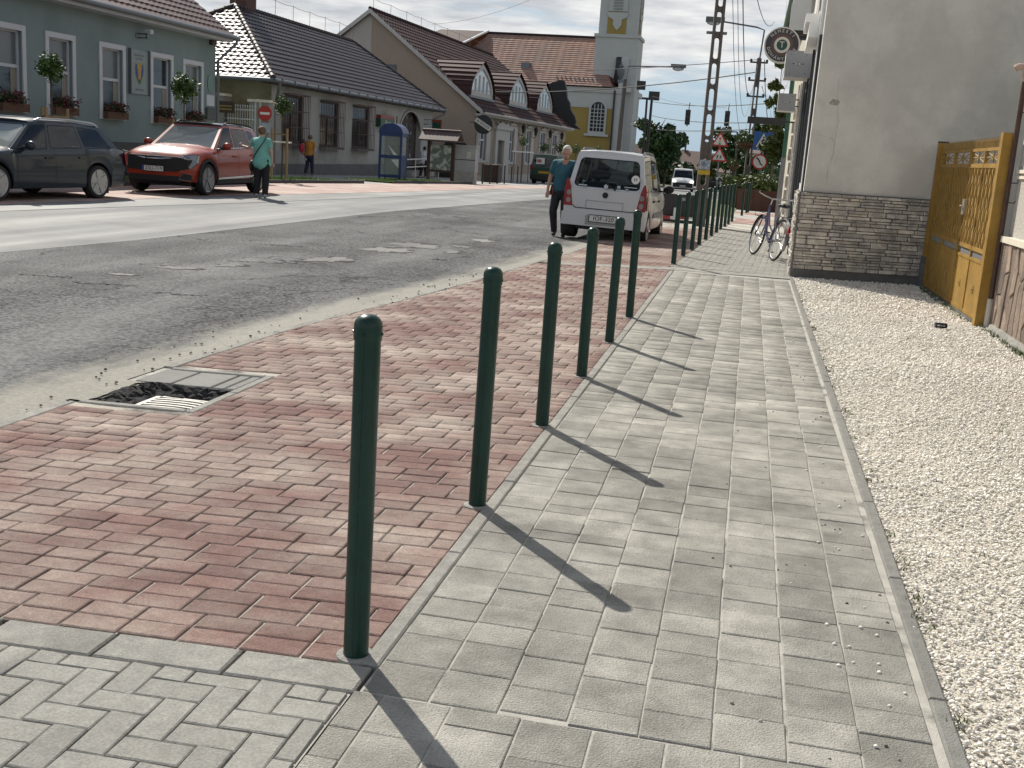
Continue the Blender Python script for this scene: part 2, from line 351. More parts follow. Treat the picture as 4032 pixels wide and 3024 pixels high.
for i, (a, b, w, h) in enumerate([(1300, 1020, 145, 24), (1525, 983, 150, 22), (1635, 965, 165, 20), (1900, 946, 80, 11), (1780, 990, 66, 11), (905, 1042, 110, 14), (700, 1052, 170, 12), (480, 1078, 110, 9), (1820, 970, 60, 9)]):
    p = onG(a, b); q = onG(a+w/2, b); s = onG(a, b-h/2); rx = (q-p).length; ry = (s-p).length
    blob(p.x, p.y, rx*1.0, ry*1.05, -.0035, m_patch, 'worn_patch', seed=i)
    blob(p.x+.03, p.y+min(.12, ry*.35), rx*1.06, ry*.98, -.0058, m_rim, 'broken_rim', seed=i+40)
for i, (a, b, w, h) in enumerate([(400, 1115, 330, 7), (1000, 1030, 240, 6), (700, 1155, 260, 6), (1110, 965, 220, 5), (200, 1085, 260, 6), (1730, 1020, 70, 12)]):
    p = onG(a, b); q = onG(a+w/2, b+w*.03); s = onG(a, b-h/2)
    d = q-p; n_ = 14
    Va = []; 
    for k in range(-n_, n_+1):
        t = k/n_; c = p + d*t + Vector((random.uniform(-.05, .05), random.uniform(-.07, .07), 0)); wd = min(.028, (s-p).length*.5)*(.2+.8*random.random())*(1-abs(t)**3)
        Va += [(c.x, c.y-wd, gz(c.x, c.y)-.0055), (c.x, c.y+wd, gz(c.x, c.y)-.0055)]
    np_mesh('crack', Va, [(2*k, 2*k+2, 2*k+3, 2*k+1) for k in range(2*n_)], m_rim, road)
# ---- kerb strips
edge_st = tag(bpy.data.objects.new('kerb', None), kind='structure'); COL.objects.link(edge_st)
def edging(P0, P1, w, zt, ln, m, parent, h=.12, name='kerb_stone'):
    P0 = Vector(P0); P1 = Vector(P1); d = P1-P0; Ln = d.length; k = max(1, round(Ln/ln)); u = d/Ln; nrm = Vector((-u.y, u.x))
    for i in range(k):
        a = P0 + u*(Ln*i/k+.003); b = P0 + u*(Ln*(i+1)/k-.003)
        mb = MB(); e = .006
        lo = [a-nrm*w/2, b-nrm*w/2, b+nrm*w/2, a+nrm*w/2]; hi = [a-nrm*(w/2-e)+u*e, b-nrm*(w/2-e)-u*e, b+nrm*(w/2-e)-u*e, a+nrm*(w/2-e)+u*e]
        jz = random.uniform(-.002, .002)
        g = [gz(p.x, p.y) for p in lo]
        vs = [(p.x, p.y, g[j]+zt-h) for j, p in enumerate(lo)] + [(p.x, p.y, g[j]+zt-e+jz) for j, p in enumerate(lo)] + [(p.x, p.y, g[j]+zt+jz) for j, p in enumerate(hi)]
        mb.add(vs, [(4, 5, 6, 7)[::1] if 0 else (8, 9, 10, 11)] + [(j, (j+1) % 4, 4+(j+1) % 4, 4+j) for j in range(4)] + [(4+j, 4+(j+1) % 4, 8+(j+1) % 4, 8+j) for j in range(4)])
        mb.build(name, m, parent)
Ky = [2.2, 3.4, 4.4, HY0-.05] ; 
for a, b in zip(Ky[:-1], Ky[1:]): edging((px(KERB, a)-.035, a), (px(KERB, b)-.035, b), .075, .0, 1.0, m_conc, edge_st)
Ky = [SY1+.05] + [7.3+i for i in range(0, 20)]
for a, b in zip(Ky[:-1], Ky[1:]): edging((px(KERB, a)-.035, a), (px(KERB, b)-.035, b), .075, .0, 1.0, m_conc, edge_st)
edging((-.94, 2.84), (-.94, 15.45), .055, .006, 1.0, m_conc, edge_st)
edging((.697, 1.2), (.697, 16.05), .05, .008, 1.0, m_kerb2, edge_st)
# wide transverse concrete slabs
for a, b in [(-3.66, -3.02), (-3.0, -2.58), (-2.56, -2.14), (-2.12, -1.745), (-1.74, -1.33), (-1.325, -.925)]: edging((a, 2.755), (b, 2.755), .155, .0, 1, m_conc, edge_st)
edging((-2.55, 15.62), (.70, 15.86), .34, .003, .8, m_conc, edge_st)
# ---- paving pieces
def paver_mesh(name, lx, ly, m, e=.006, h=.05):
    a, b = lx/2, ly/2
    mb = MB(); lo = [(-a, -b), (a, -b), (a, b), (-a, b)]; hi = [(-a+e, -b+e), (a-e, -b+e), (a-e, b-e), (-a+e, b-e)]
    mb.add([(x, y, -h) for x, y in lo] + [(x, y, -e*.8) for x, y in lo] + [(x, y, 0) for x, y in hi],
        [(8, 9, 10, 11)] + [(j, (j+1) % 4, 4+(j+1) % 4, 4+j) for j in range(4)] + [(4+j, 4+(j+1) % 4, 8+(j+1) % 4, 8+j) for j in range(4)])
    me = bpy.data.meshes.new(name); me.from_pydata(mb.v, [], mb.f); me.materials.append(m); return me
def lay(kind, items, m, parent, base=(.196, .096), limit=290, e=.006, zt=0.0):
    # items: (cx, cy, lx, ly, rot90); nearest `limit` as objects, the rest joined
    items.sort(key=lambda q: q[0]**2+q[1]**2)
    me = {}
    rest = []
    for i, (cx, cy, lx, ly, r) in enumerate(items):
        jz = random.uniform(-.0022, .0022); jr = random.uniform(-.007, .007); tl = random.uniform(-.006, .006)
        z = gz(cx, cy)+jz+zt; slope = (gz(cx+.1, cy)-gz(cx-.1, cy))/.2
        if i < limit:
            key = base
            if key not in me: me[key] = paver_mesh(kind, base[0], base[1], m, e)
            o = link(kind, me[key], parent); o.location = (cx, cy, z)
            o.scale = (lx/base[0], ly/base[1], 1) if not r else (ly/base[0], lx/base[1], 1)
            o.rotation_euler = (tl, -slope, jr + (R(90) if r else 0))
        else: rest.append((cx, cy, lx, ly, z, slope))
    if rest:
        q = paver_mesh('tmp', 1, 1, m, 0); bf = np.array([p.vertices[:] for p in q.polygons]); bpy.data.meshes.remove(q)
        Vs = []
        for cx, cy, lx, ly, z, sl_ in rest:
            a, b = lx/2, ly/2
            for (dz, k) in ((-.05, 0), (-e*.8, 0), (0, e)):
                for sx_, sy_ in ((-1, -1), (1, -1), (1, 1), (-1, 1)):
                    xx = sx_*(a-k); Vs.append((cx+xx, cy+sy_*(b-k), z+dz+sl_*xx))
        Fq = np.concatenate([bf+12*i for i in range(len(rest))])
        o = np_mesh(kind+'_field', Vs, Fq, m, parent); o['kind'] = 'stuff'
# red parking strip
rbed = sheet('red_paving', lambda y: px(KERB, y), -.965, 2.84, HY0-.05, -.0075, m_sand, 12, .3)
sheet('red_paving_bed', HX1+.06, -.965, HY0-.05, SY1+.05, -.0075, m_sand, 12, .3, parent=rbed)
sheet('red_paving_bed', lambda y: px(KERB, y), -.965, SY1+.05, 15.5, -.0075, m_sand, 12, .5, parent=rbed)
items = []; row = 0; y = 2.842
while y < 15.45:
    off = [0, 0, .105, .105][row % 4] - (.0 if row % 8 < 4 else .0)
    x = -.965+off-.2*20
    kl = px(KERB, y+.05)+.006
    while x < -.965:
        a, b = max(x, kl), min(x+.1985, -.968)
        inhole = (y+.1 > HY0-.07 and y < SY1+.07)
        if inhole: a = max(a, HX1+.065)
        if b-a > .035: items.append(((a+b)/2, y+.049, b-a-.0075, .0962, 0))
        x += .2005
    y += .1005; row += 1
lay('red_brick', items, m_red, rbed, e=.0045)
# concrete frame and slabs round the drain
edging((HX1+.03, HY0-.055), (HX1+.03, SY1+.055), .06, .0, .6, m_conc, edge_st)
edging((-3.66, HY0-.03), (HX1, HY0-.03), .055, .0, .6, m_conc, edge_st)
edging((-3.66, SY1+.03), (HX1, SY1+.03), .05, .0, .6, m_conc, edge_st)
sheet('slab_bed', -3.75, HX1+.02, HY1+.02, SY1+.06, -.013, m_gsand, 2, .2)
m_slab = mat('slab_concrete', (.23, .228, .215), .9, .12, 9, bump=.4, bscale=220, rnd=.06)
for a, b in ((-3.68, -3.44), (-3.432, -3.16), (-3.152, -3.07), (-3.065, -2.995)):
    edging((a, (HY1+SY1)/2+.01), (b, (HY1+SY1)/2+.01), SY1-HY1-.03, -.004, 1, m_slab, edge_st, name='slab')
# drain pit: broken asphalt sides, cast iron grate
m_pit = mat('broken_asphalt', (.05, .05, .05), .95, .5, 60, bump=1.0, bscale=55, spec=.2, speck=(160, .6))
mb = MB()
def rough_wall(P, zb, zt, n=26, rows=6, j=.022):
    Vv = []; L0 = len(P)-1
    for r_ in range(rows+1):
        for i in range(n+1):
            t = i/n*L0; k = min(int(t), L0-1); f = t-k; x = P[k][0]*(1-f)+P[k+1][0]*f; y_ = P[k][1]*(1-f)+P[k+1][1]*f
            tt = r_/rows; x2 = P[k][2]*(1-f)+P[k+1][2]*f; y2 = P[k][3]*(1-f)+P[k+1][3]*f
            jj = j if 0 < r_ else j*.5
            Vv.append((x+(x2-x)*tt+random.uniform(-jj, jj), y_+(y2-y_)*tt+random.uniform(-jj, jj), zt+(zb-zt)*tt+random.uniform(-jj, jj)*.6*(r_ > 0)))
    mb.add(Vv, [(r_*(n+1)+i, r_*(n+1)+i+1, (r_+1)*(n+1)+i+1, (r_+1)*(n+1)+i) for r_ in range(rows) for i in range(n)])
gzh = gz(-3.3, 5.9)
rough_wall([(-3.62, HY0-.01, -3.46, HY0+.01), (-3.62, HY1-.05, -3.46, HY1-.12), (-3.53, HY1+.03, -3.42, HY1-.085), (-2.98, HY1+.03, -3.03, HY1-.08)], gzh-.078, gzh-.004, 44, 6)
rough_wall([(-2.99, HY1+.02, -3.01, HY1-.1), (-2.99, HY0, -3.005, HY0)], gzh-.078, gzh-.004, 16, 4, .008)
rough_wall([(-3.6, HY0+.001, -3.44, HY0+.003), (-2.99, HY0+.001, -2.99, HY0+.003)], gzh-.078, gzh-.006, 12, 3, .001)
mb.box(-3.8, -2.9, HY0-.02, HY1+.05, gzh-.62, gzh-.60)
mb.build('drain_pit', m_pit)['kind'] = 'structure'
dg = thing('drain_grate', 'curved-slot cast iron grate sunk in a broken asphalt hole beside the kerb', 'drain grate', (-3.235, (HY0+HY1)/2-.02, gzh-.098))
m_iron = mat('cast_iron', (.42, .41, .38), .6, .2, 20, metal=.35, bump=.3, bscale=120)
fx, fy = .225, .23
mb = MB(); mb.box(-fx, fx, -fy, -fy+.022, 0, .035).box(-fx, fx, fy-.022, fy, 0, .035).box(-fx, -fx+.03, -fy+.022, fy-.022, 0, .035).box(fx-.03, fx, -fy+.022, fy-.022, 0, .035)
mb.build('frame', m_iron, dg)
for i in range(8):
    yy = -fy+.022+(i+.5)*(2*fy-.044)/8
    c = [(-fx+.03+(2*fx-.06)*k/10, yy+.03*math.sin(math.pi*k/10)-.016, .016) for k in range(11)]
    mb = MB()
    for k in range(10):
        a, b = c[k], c[k+1]; mb.prism([(a[0], a[1]-.011, .0), (b[0], b[1]-.011, .0), (b[0], b[1]+.011, .0), (a[0], a[1]+.011, .0)], (0, 0, .034))
    mb.build('bar', m_iron, dg)
# ---- sidewalk of mixed grey pavers
sbed = sheet('sidewalk', -.915, .675, -1, 15.6, -.0045, m_gsand, 2, .5)
items = []
J = [-.910, -.715, -.522, -.330, -.136, .058, .253, .449, .647]
for c in range(8):
    y = 2.695 + random.choice([0, 0, .02])
    while y < 15.42:
        l_ = random.choice([.1, .15, .15, .2, .2, .2]) if y < 15.2 else 15.45-y
        l_ = min(l_, 15.45-y)
        if l_ > .04: items.append(((J[c]+J[c+1])/2+random.uniform(-.002, .002), y+l_/2, J[c+1]-J[c]-.0065, l_-.0028, 0))
        y += l_
for c in range(-1, 9):
    x0 = -.84 + c*.195; y = 2.69
    while y > 1.0:
        l_ = random.choice([.1, .15, .2, .2]); x1 = min(x0+.195, .66); xa = max(x0, -.93)
        if x1-xa > .03: items.append(((xa+x1)/2, y-l_/2, x1-xa-.0065, l_-.0028, 0))
        y -= l_
lay('sidewalk_paver', items, m_grey, sbed, (.186, .145), e=.003)
# grey herringbone apron bottom left
abed = sheet('apron', -4.2, -.935, -1, 2.675, -.008, m_gsand, 2, .5)
items = []
for i in range(0, 34):
    for j in range(0, 18):
        d_ = (i-j) % 4; ax, ay = -3.0+i*.1, 1.0+j*.1
        if d_ == 0: a, b, c_, e_, r = ax, ax+.2, ay, ay+.1, 0
        elif d_ == 2: a, b, c_, e_, r = ax, ax+.1, ay-.1, ay+.1, 1
        else: continue
        a = max(a, -2.95); b = min(b, -.94); e_ = min(e_, 2.672)
        if b-a > .03 and e_-c_ > .03: items.append(((a+b)/2, (c_+e_)/2, b-a-.006, e_-c_-.006, r))
uniq = {}
for it in items: uniq[(round(it[0], 3), round(it[1], 3))] = it
lay('apron_block', list(uniq.values()), m_grey2, abed, (.193, .093), 150, e=.004)
# ---- small block paving beyond the concrete strip
fbed = sheet('block_paving', lambda y: max(px(KERB, y), -.99 + max(0, y-16)*.0425), lambda y: .74+max(0, y-17)*.03, 15.95, 30.2, -.008, m_gsand, 3, .5)
items = []; y = 16.08; row = 0
while y < 27:
    x = -.99+max(0, y-16)*.0425 - (.1 if row % 2 else 0); x0 = -.99+max(0, y-16)*.0425; x1 = .72+max(0, y-17)*.03
    while x < x1:
        a, b = max(x, x0), min(x+.2, x1)
        if b-a > .03: items.append(((a+b)/2, y+.049, b-a-.012, .088, 0))
        x += .2
    y += .1; row += 1
lay('grey_block', items, m_grey2, fbed, (.188, .088), 200)
rb2 = sheet('red_paving_far', lambda y: px(KERB, y), lambda y: -1.0+max(0, y-16)*.0425, 15.75, 34, -.008, m_sand, 3, .5)
items = []; y = 15.83; row = 0
while y < 26:
    kl = px(KERB, y)+.01; xr = -1.0+max(0, y-16)*.0425-.01; x = kl - (.1 if row % 2 else 0)
    while x < xr:
        a, b = max(x, kl), min(x+.2, xr)
        if b-a > .03: items.append(((a+b)/2, y+.049, b-a-.006, .094, 0))
        x += .2
    y += .1; row += 1
lay('red_brick', items, m_red, rb2, (.196, .096), 0)
m_bandr = mat('red_band', (.25, .13, .11), .85, .2, 12, col2=(.38, .3, .26), mscale=2); m_bandg = mat('grey_band', (.36, .35, .33), .85, .15, 10)
yb = 30.2
for i, (w, r) in enumerate([(3.6, 1), (3.0, 0), (2.6, 1), (3.4, 0), (2.6, 1), (4, 0), (3, 1), (14, 0)]):
    sheet('pavement_band', lambda y: px(KERB, y)+1.7 if y > 34 else -1.0+max(0, y-16)*.0425, lambda y: 1.4+max(0, y-30)*.06, yb, yb+w, -.002, m_bandr if r else m_bandg, 3, .6); yb += w
sheet('verge', lambda y: px(KERB, y), lambda y: px(KERB, y)+1.7, 34, 70, .0, mat('verge_soil', (.15, .14, .1), .95, .3, 2, bump=.4, bscale=20, col2=(.07, .12, .03), mscale=.8), 2, 1)
# ---- white pebble yard
m_peb = mat('white_pebble', (.78, .745, .68), .8, .08, 30, rnd=.16, spec=.2, big=(.9, .1), bump=.2, bscale=150)
m_pbed = mat('pebble_bed', (.56, .52, .44), .95, .35, 120, bump=1, bscale=70, detail=3, col2=(.66, .61, .52), mscale=1.2, mix=(.35, .65))
sheet('gravel_bed', .72, 2.9, -1, 17.2, -.014, m_pbed, 2, .5)
t_ = (1+5**.5)/2
ico = np.array([(-1, t_, 0), (1, t_, 0), (-1, -t_, 0), (1, -t_, 0), (0, -1, t_), (0, 1, t_), (0, -1, -t_), (0, 1, -t_), (t_, 0, -1), (t_, 0, 1), (-t_, 0, -1), (-t_, 0, 1)])/1.9
icf = np.array([(0, 11, 5), (0, 5, 1), (0, 1, 7), (0, 7, 10), (0, 10, 11), (1, 5, 9), (5, 11, 4), (11, 10, 2), (10, 7, 6), (7, 1, 8), (3, 9, 4), (3, 4, 2), (3, 2, 6), (3, 6, 8), (3, 8, 9), (4, 9, 5), (2, 4, 11), (6, 2, 10), (8, 6, 7), (9, 8, 1)])
def pebbles(n, yr, rad, seed):
    r = np.random.default_rng(seed)
    y = r.uniform(*yr, n); x = r.uniform(.722, 2.68, n)
    keep = x < (.9 + y*.47)          # what the frame can see, with room to step aside
    x, y = x[keep], y[keep]; k = len(x)
    a = r.normal(size=(k, 3, 3)); q, _ = np.linalg.qr(a); s_ = (.55+.9*r.random((k, 1))**2.2+.5*(r.random((k, 1)) > .97))*rad*np.stack([r.uniform(.8, 1.3, k), r.uniform(.7, 1.0, k), r.uniform(.45, .75, k)], 1)
    jit = ico[None]*(1+r.uniform(-.18, .18, (k, 12, 1)))
    P = np.einsum('kij,knj->kni', q, jit*s_[:, None]); P[:, :, 2] *= .75
    dz = r.uniform(-.006, .008, k); edge_f = np.clip((x-.722)/.03, 0, 1)
    P += np.stack([x, y, -.012+rad*.45+dz*edge_f], 1)[:, None]
    return P.reshape(-1, 3), (icf[None]+12*np.arange(k)[:, None, None]).reshape(-1, 3)
Vs = []; Fs = []; b0 = 0
for n_, yr, rd, sd in ((24000, (2.3, 5), .0078, 1), (25000, (5, 8.5), .0090, 2), (20000, (8.5, 12.5), .0115, 3), (10000, (12.5, 17.1), .015, 4)):
    a, b = pebbles(n_, yr, rd, sd); Vs.append(a); Fs.append(b+b0); b0 += len(a)
o = np_mesh('pebbles', np.concatenate(Vs), np.concatenate(Fs), m_peb); tag(o, 'white crushed pebbles filling the yard beside the grey sidewalk', 'gravel', kind='stuff')
# loose stones and crumbs on paving and gutter
lp = []
for i in range(60):
    lp.append((random.gauss(.45, .25), random.uniform(2.4, 9), random.uniform(.003, .007)))
lp = [q for q in lp if -.8 < q[0] < .7]
for i in range(90):
    y = random.uniform(4.5, 14); lp.append((px(KERB, y)-abs(random.gauss(0, .3)), y, random.uniform(.005, .014)))
T = [(np.diag([r_, r_*random.uniform(.7, 1), r_*.7]), np.array([x, y, gz(x, y)+r_*.3])) for x, y, r_ in lp]
V, Fq = scatter_mesh(ico, icf, T); o = np_mesh('loose_stones', V, Fq, mat('crumb', (.2, .19, .17), .9, .2, 40, rnd=.8)); tag(o, 'scattered loose stone crumbs along gutter and sidewalk', 'stones', kind='stuff')
sp_ = [(.62+random.gauss(0, .1)-.25*random.random()**3, random.uniform(2.3, 12), random.uniform(.004, .009)) for _ in range(110)]
T = [(np.diag([r_, r_*random.uniform(.7, 1), r_*.7]), np.array([x, y, gz(x, y)+r_*.4])) for x, y, r_ in sp_ if x < .73]
V, Fq = scatter_mesh(ico, icf, T); o = np_mesh('spilled_pebbles', V, Fq, m_peb); tag(o, 'few white pebbles spilled onto the sidewalk edge', 'pebbles', kind='stuff')
wv_ = []; wf_ = []
def tuft(x, y, z, n, h):
    for _ in range(n):
        a = random.uniform(0, 6.28); l_ = random.uniform(.4, 1)*h; ox, oy = random.gauss(0, .02), random.gauss(0, .02); w = .004; k = len(wv_)
        wv_.extend([(x+ox-w*math.sin(a), y+oy+w*math.cos(a), z), (x+ox+w*math.sin(a), y+oy-w*math.cos(a), z), (x+ox+.6*l_*math.cos(a), y+oy+.6*l_*math.sin(a), z+l_*.8)]); wf_.append((k, k+1, k+2))
for _ in range(34): tuft(.735+random.random()*.02, random.uniform(2.4, 15), .0, 9, .035)
for _ in range(40): y = random.uniform(9.5, 12.4); tuft(2.5+random.random()*.05, y, .0, 14, .06)
for _ in range(50): tuft(2.40+random.random()*.1, random.uniform(12.5, 16), .0, 12, .06)
for _ in range(16): tuft(random.uniform(.8, 2.4), random.uniform(3, 15), .0, 6, .03)
o = np_mesh('weeds', wv_, wf_, mat('weed_green', (.09, .12, .03), .7, .3, 9, rnd=.4)); tag(o, 'sparse weeds along the kerb and the wall footing', 'weeds', kind='stuff')
# ---- far side: red parking strip, lawn strips, forecourt
m_redl = mat('red_paving_pale', (.36, .235, .20), .75, .2, 6, col2=(.44, .36, .31), mscale=.8, bump=.3, bscale=40, spec=.3)
rl = sheet('parking_strip', GRK, GUTL, -6, 66, .004, m_redl, 4)
m_joint = mat('dark_joint', (.2, .15, .13), .9, .1)
m_fore = mat('forecourt_paving', (.27, .265, .25), .8, .2, 3, col2=(.36, .35, .33), mscale=1, bump=.3, bscale=30)
sheet('forecourt', -19.6, GRK, -6, 130, -.004, m_fore, 4, .8)
m_lawn = mat('lawn', (.07, .13, .025), .9, .35, 3, bump=.8, bscale=60, col2=(.11, .17, .03), mscale=1.5)
m_kb = mat('dark_kerb', (.07, .07, .072), .85, .2, 9)
def lawn(y0, y1, w, seed):
    o = sheet('lawn', lambda y: px(GRK, y)-w, lambda y: px(GRK, y)-.12, y0, y1, .05, m_lawn, 3, .5)
    r = np.random.default_rng(seed); n = int((y1-y0)*w*260); y = r.uniform(y0, y1, n); x = np.array([px(GRK, q) for q in y])-.12-r.uniform(0, w-.12, n)
    h = r.uniform(.03, .09, n); a = r.uniform(0, 6.28, n); lx, ly = r.normal(0, .03, n), r.normal(0, .03, n)
    z = np.array([gz(p, q) for p, q in zip(x, y)])+.045
    P = np.stack([np.stack([x-.012*np.cos(a), y-.012*np.sin(a), z], 1), np.stack([x+.012*np.cos(a), y+.012*np.sin(a), z], 1), np.stack([x+lx, y+ly, z+h], 1)], 1).reshape(-1, 3)
    q = np_mesh('grass', P, np.arange(3*n).reshape(-1, 3), mat('grass_blade', (.12, .21, .035), .6, .2, 4, rnd=.35)); tag(q, 'short green grass of a lawn strip by the parking bays', 'grass', kind='stuff')
    for yy in np.arange(y0, y1, 1.0):
        y2 = min(yy+.99, y1); edging((px(GRK, yy)-.06, yy), (px(GRK, y2)-.06, y2), .11, .11, 2, m_kb, edge_st, h=.2)
gA = onG(1435, 723).y; gB0 = onG(1545, 722).y; gB1 = onG(1800, 722).y
lawn(20, gA, 2.4, 1); lawn(gB0, gB1, 2.2, 2)
# ================================================================ bollards
m_green = mat('bollard_green', (.007, .036, .027), .32, .25, 9, spec=.35, bump=.04, bscale=25, speck=(90, .15))
def bollard(loc, label, group, proto=[None]):
    if proto[0] is None:
        t = thing('bollard', label, 'bollard', loc, 0, group)
        MB().lathe([(.0375, -.06), (.0375, .975), (.0372, .98)], 28).build('post', m_green, t, smooth=True)
        prof = [(.040, .955), (.0405, .962), (.0405, .992)] + [(.0405*math.cos(a)**.8, .992+.036*math.sin(a)) for a in [R(q) for q in (15, 30, 45, 60, 74, 85)]]
        cp = MB().lathe(prof, 28).build('cap', m_green, t, smooth=True, sharp=50)
        for a in (0, 90, 180, 270):
            mb = MB(); c, s = math.cos(R(a)), math.sin(R(a)); mb.tube((.039*c, .039*s, .975), (.0445*c, .0445*s, .975), .005, .004, 8); mb.build('screw', m_green, cp)
        MB().box(-.0025, .0025, -.0389, -.037, .0, .955).build('seam', m_green, t)
        MB().lathe([(.062, -.02), (.058, .004), (.044, .008), (.038, .007)], 20).build('mortar_collar', m_conc, t, smooth=True)
        proto[0] = t; return t
    r = dup(proto[0], loc, random.uniform(-.5, .5), label, group); r.rotation_euler.x = R(random.uniform(-.5, .5)); r.rotation_euler.y = R(random.uniform(-.5, .5)); return r
B0 = [(1393.7, 2592), (1874, 1996), (2126.6, 1678.5), (2289.5, 1485.5), (2398, 1350), (2476.7, 1252)]
B1 = [(2651, 1041), (2689, 1009.6), (2723, 985.7), (2752, 965), (2777.7, 944.5), (2800, 929.5), (2820, 916), (2837, 903), (2853, 892), (2867, 882.5), (2881, 873), (2920, 849.5), (2938, 839), (2945, 836)]
ORD = ['first', 'second', 'third', 'fourth', 'fifth', 'sixth', 'seventh', 'eighth', 'ninth', 'tenth', 'eleventh']
for i, p in enumerate(B0):
    q = onG(*p); bollard((-.998, q.y+.02, gz(q.x, q.y)), ['dark green bollard at the corner of the red paving by the concrete apron', 'second dark green bollard counted from the concrete apron', 'third dark green bollard counted from the concrete apron', 'fourth dark green bollard counted from the concrete apron', 'fifth dark green bollard counted from the concrete apron', 'sixth dark green bollard, last before the paved driveway gap'][i], 'bollards along the red paving')
for i, p in enumerate(B1):
    q = onG(*p); bollard((q.x, q.y+.02, q.z), ('dark green bollard, %s of the long row counted from the driveway gap' % ORD[i]) if i < 11 else ('dark green bollard, %s of the short trio past the red bands' % ORD[i-11]), 'bollards beyond the driveway' if i < 11 else 'bollards past the red bands')
for i, (a, b) in enumerate([(1838, 722), (1898.6, 724), (1928, 724), (1957, 724), (1985, 724), (2012, 722), (2036, 722)]):
    q = onG(a, b); bollard((q.x, q.y, q.z), 'thin dark green bollard before the restaurant, %s counted from the utility cabinet' % ORD[i], 'bollards before the restaurant')
# ================================================================ right side: rendered house, gate, pebbledash house
m_rend = mat('grey_render', (.60, .58, .535), .95, .06, 3, bump=.35, bscale=120, col2=(.70, .68, .63), mix=(.44, .56), mscale=.8, spec=.2, big=(.35, .1, 6), speck=(60, .05))
m_stone = mat('cladding_stone', (.62, .575, .50), .9, .2, 14, bump=.7, bscale=60, rnd=.3, col2=(.40, .375, .35), mix=(.42, .6), mscale=5, spec=.2)
m_mort = mat('dark_mortar', (.17, .155, .135), .95, .2, 20, bump=.5, bscale=90)
m_plinth = mat('plinth_grey', (.13, .13, .13), .9, .2, 8)
m_white = mat('white_frame', (.78, .78, .76), .5, .04, 4, spec=.4)
m_dark = mat('dark_metal', (.02, .02, .022), .45, .1, 5)
m_shopglass = glass('shop_glass', (.02, .025, .03), .04)
WX0, WY0, WX1 = .728, 16.1, 9.0
WSL = .20; WA = math.atan(WSL)     # the side wall runs slightly away from the street
gh = thing('rendered_house', 'grey rendered house wall with stone cladding below, beside the pebble yard', 'house', (WX0, WY0, 0))
def L_(x, y, z): return (x-WX0, y-WY0, z)
# walls (corner leans a little outwards with height, as in the picture)
mb = MB(); lean = .05
mb.add([L_(WX0, WY0, 0), L_(WX1, WY0+(WX1-WX0)*WSL, 0), L_(WX1, 30.4, 0), L_(WX0+.35, 30.4, 0), L_(WX0+lean, WY0, 6.2), L_(WX1, WY0+(WX1-WX0)*WSL, 6.2), L_(WX1, 30.4, 6.2), L_(WX0+.35+lean, 30.4, 6.2)],
       [(0, 1, 5, 4), (1, 2, 6, 5), (2, 3, 7, 6), (3, 0, 4, 7), (4, 5, 6, 7)])
mb.build('wall', m_rend, gh)
mb = MB(); mb.prism([L_(WX0-.3, WY0-.35, 6.2), L_(WX1+.3, WY0-.35, 6.2), L_(WX1+.3, 24, 8.6), L_(WX0-.3, 24, 8.6)], (0, 0, .1)); mb.prism([L_(WX0-.3, 24, 8.6), L_(WX1+.3, 24, 8.6), L_(WX1+.3, 30.7, 6.2), L_(WX0-.3, 30.7, 6.2)], (0, 0, .1))
mb.build('roof', mat('roof_brown', (.12, .07, .055), .8, .2, 4), gh)
MB().box(-.035, 2.1, -.035, -.002, -.05, .115).build('plinth', m_plinth, gh).rotation_euler.z = WA
clad = MB().box(-.03, 1.92, -.03, -.003, .115, 1.19).build('cladding', m_mort, gh); clad.rotation_euler.z = WA
clad2 = MB().box(-.045, -.003, -.03, 1.9, .0, 1.19).build('cladding', m_mort, gh); clad2.rotation_euler.z = -.02
def stone_mesh(seed):
    r = random.Random(seed); mb = MB(); n = 10; V = []
    prof = [(.5, -.36), (.5, .36), (.465, .5), (0, .5), (-.465, .5), (-.5, .36), (-.5, -.36), (-.465, -.5), (0, -.5), (.465, -.5)]
    prof = [(x*r.uniform(.95, 1.02), z*r.uniform(.93, 1.02)) for x, z in prof]
    V = [(x, 0, z) for x, z in prof] + [(x*.99, -.75, z*.98) for x, z in prof] + [(x*.9, -1-r.uniform(-.12, .12), z*.8) for x, z in prof]
    f = [tuple(range(2*n, 3*n))] + [(i, (i+1) % n, n+(i+1) % n, n+i) for i in range(n)] + [(n+i, n+(i+1) % n, 2*n+(i+1) % n, 2*n+i) for i in range(n)]
    me = bpy.data.meshes.new('stone'); me.from_pydata(V, [], f); me.materials.append(m_stone); me.update()
    me.polygons.foreach_set('use_smooth', [True]*len(me.polygons)); me.set_sharp_from_angle(angle=R(50)); return me
SM = [stone_mesh(i) for i in range(5)]
rr = random.Random(5)
def clad_rows(place, length, z0, z1, kmin=.10):
    z = z0
    while z < z1-.02:
        h = min(rr.choice([.034, .038, .045, .052, .062, .078, .085]), z1-z); x = -rr.uniform(0, .15)
        while x < length:
            w = rr.choice([.14, .18, .22, .26, .3, .34])*(1.0 if h < .06 else .95); a, b = max(0, x), min(length, x+w)
            if b-a > .03:
                if h > .07 and rr.random() < .35:      # two thin stones instead of one
                    place(a, b, z, z+h*.45); place(a, b, z+h*.45, z+h)
                else: place(a, b, z, z+h)
            x += w
        z += h
def place_s(a, b, z0, z1):
    o = link('stone', rr.choice(SM), clad); o.location = ((a+b)/2-.03, -.03, (z0+z1)/2+.002); o.scale = (b-a-.006, rr.uniform(.014, .045), z1-z0-.005)
clad_rows(place_s, 1.94, .118, 1.188)
def place_w(a, b, z0, z1):
    o = link('stone', rr.choice(SM), clad2); o.location = (-.045, (a+b)/2-.03, (z0+z1)/2); o.rotation_euler = (0, 0, R(-90)); o.scale = (b-a-.006, rr.uniform(.012, .035), z1-z0-.005)
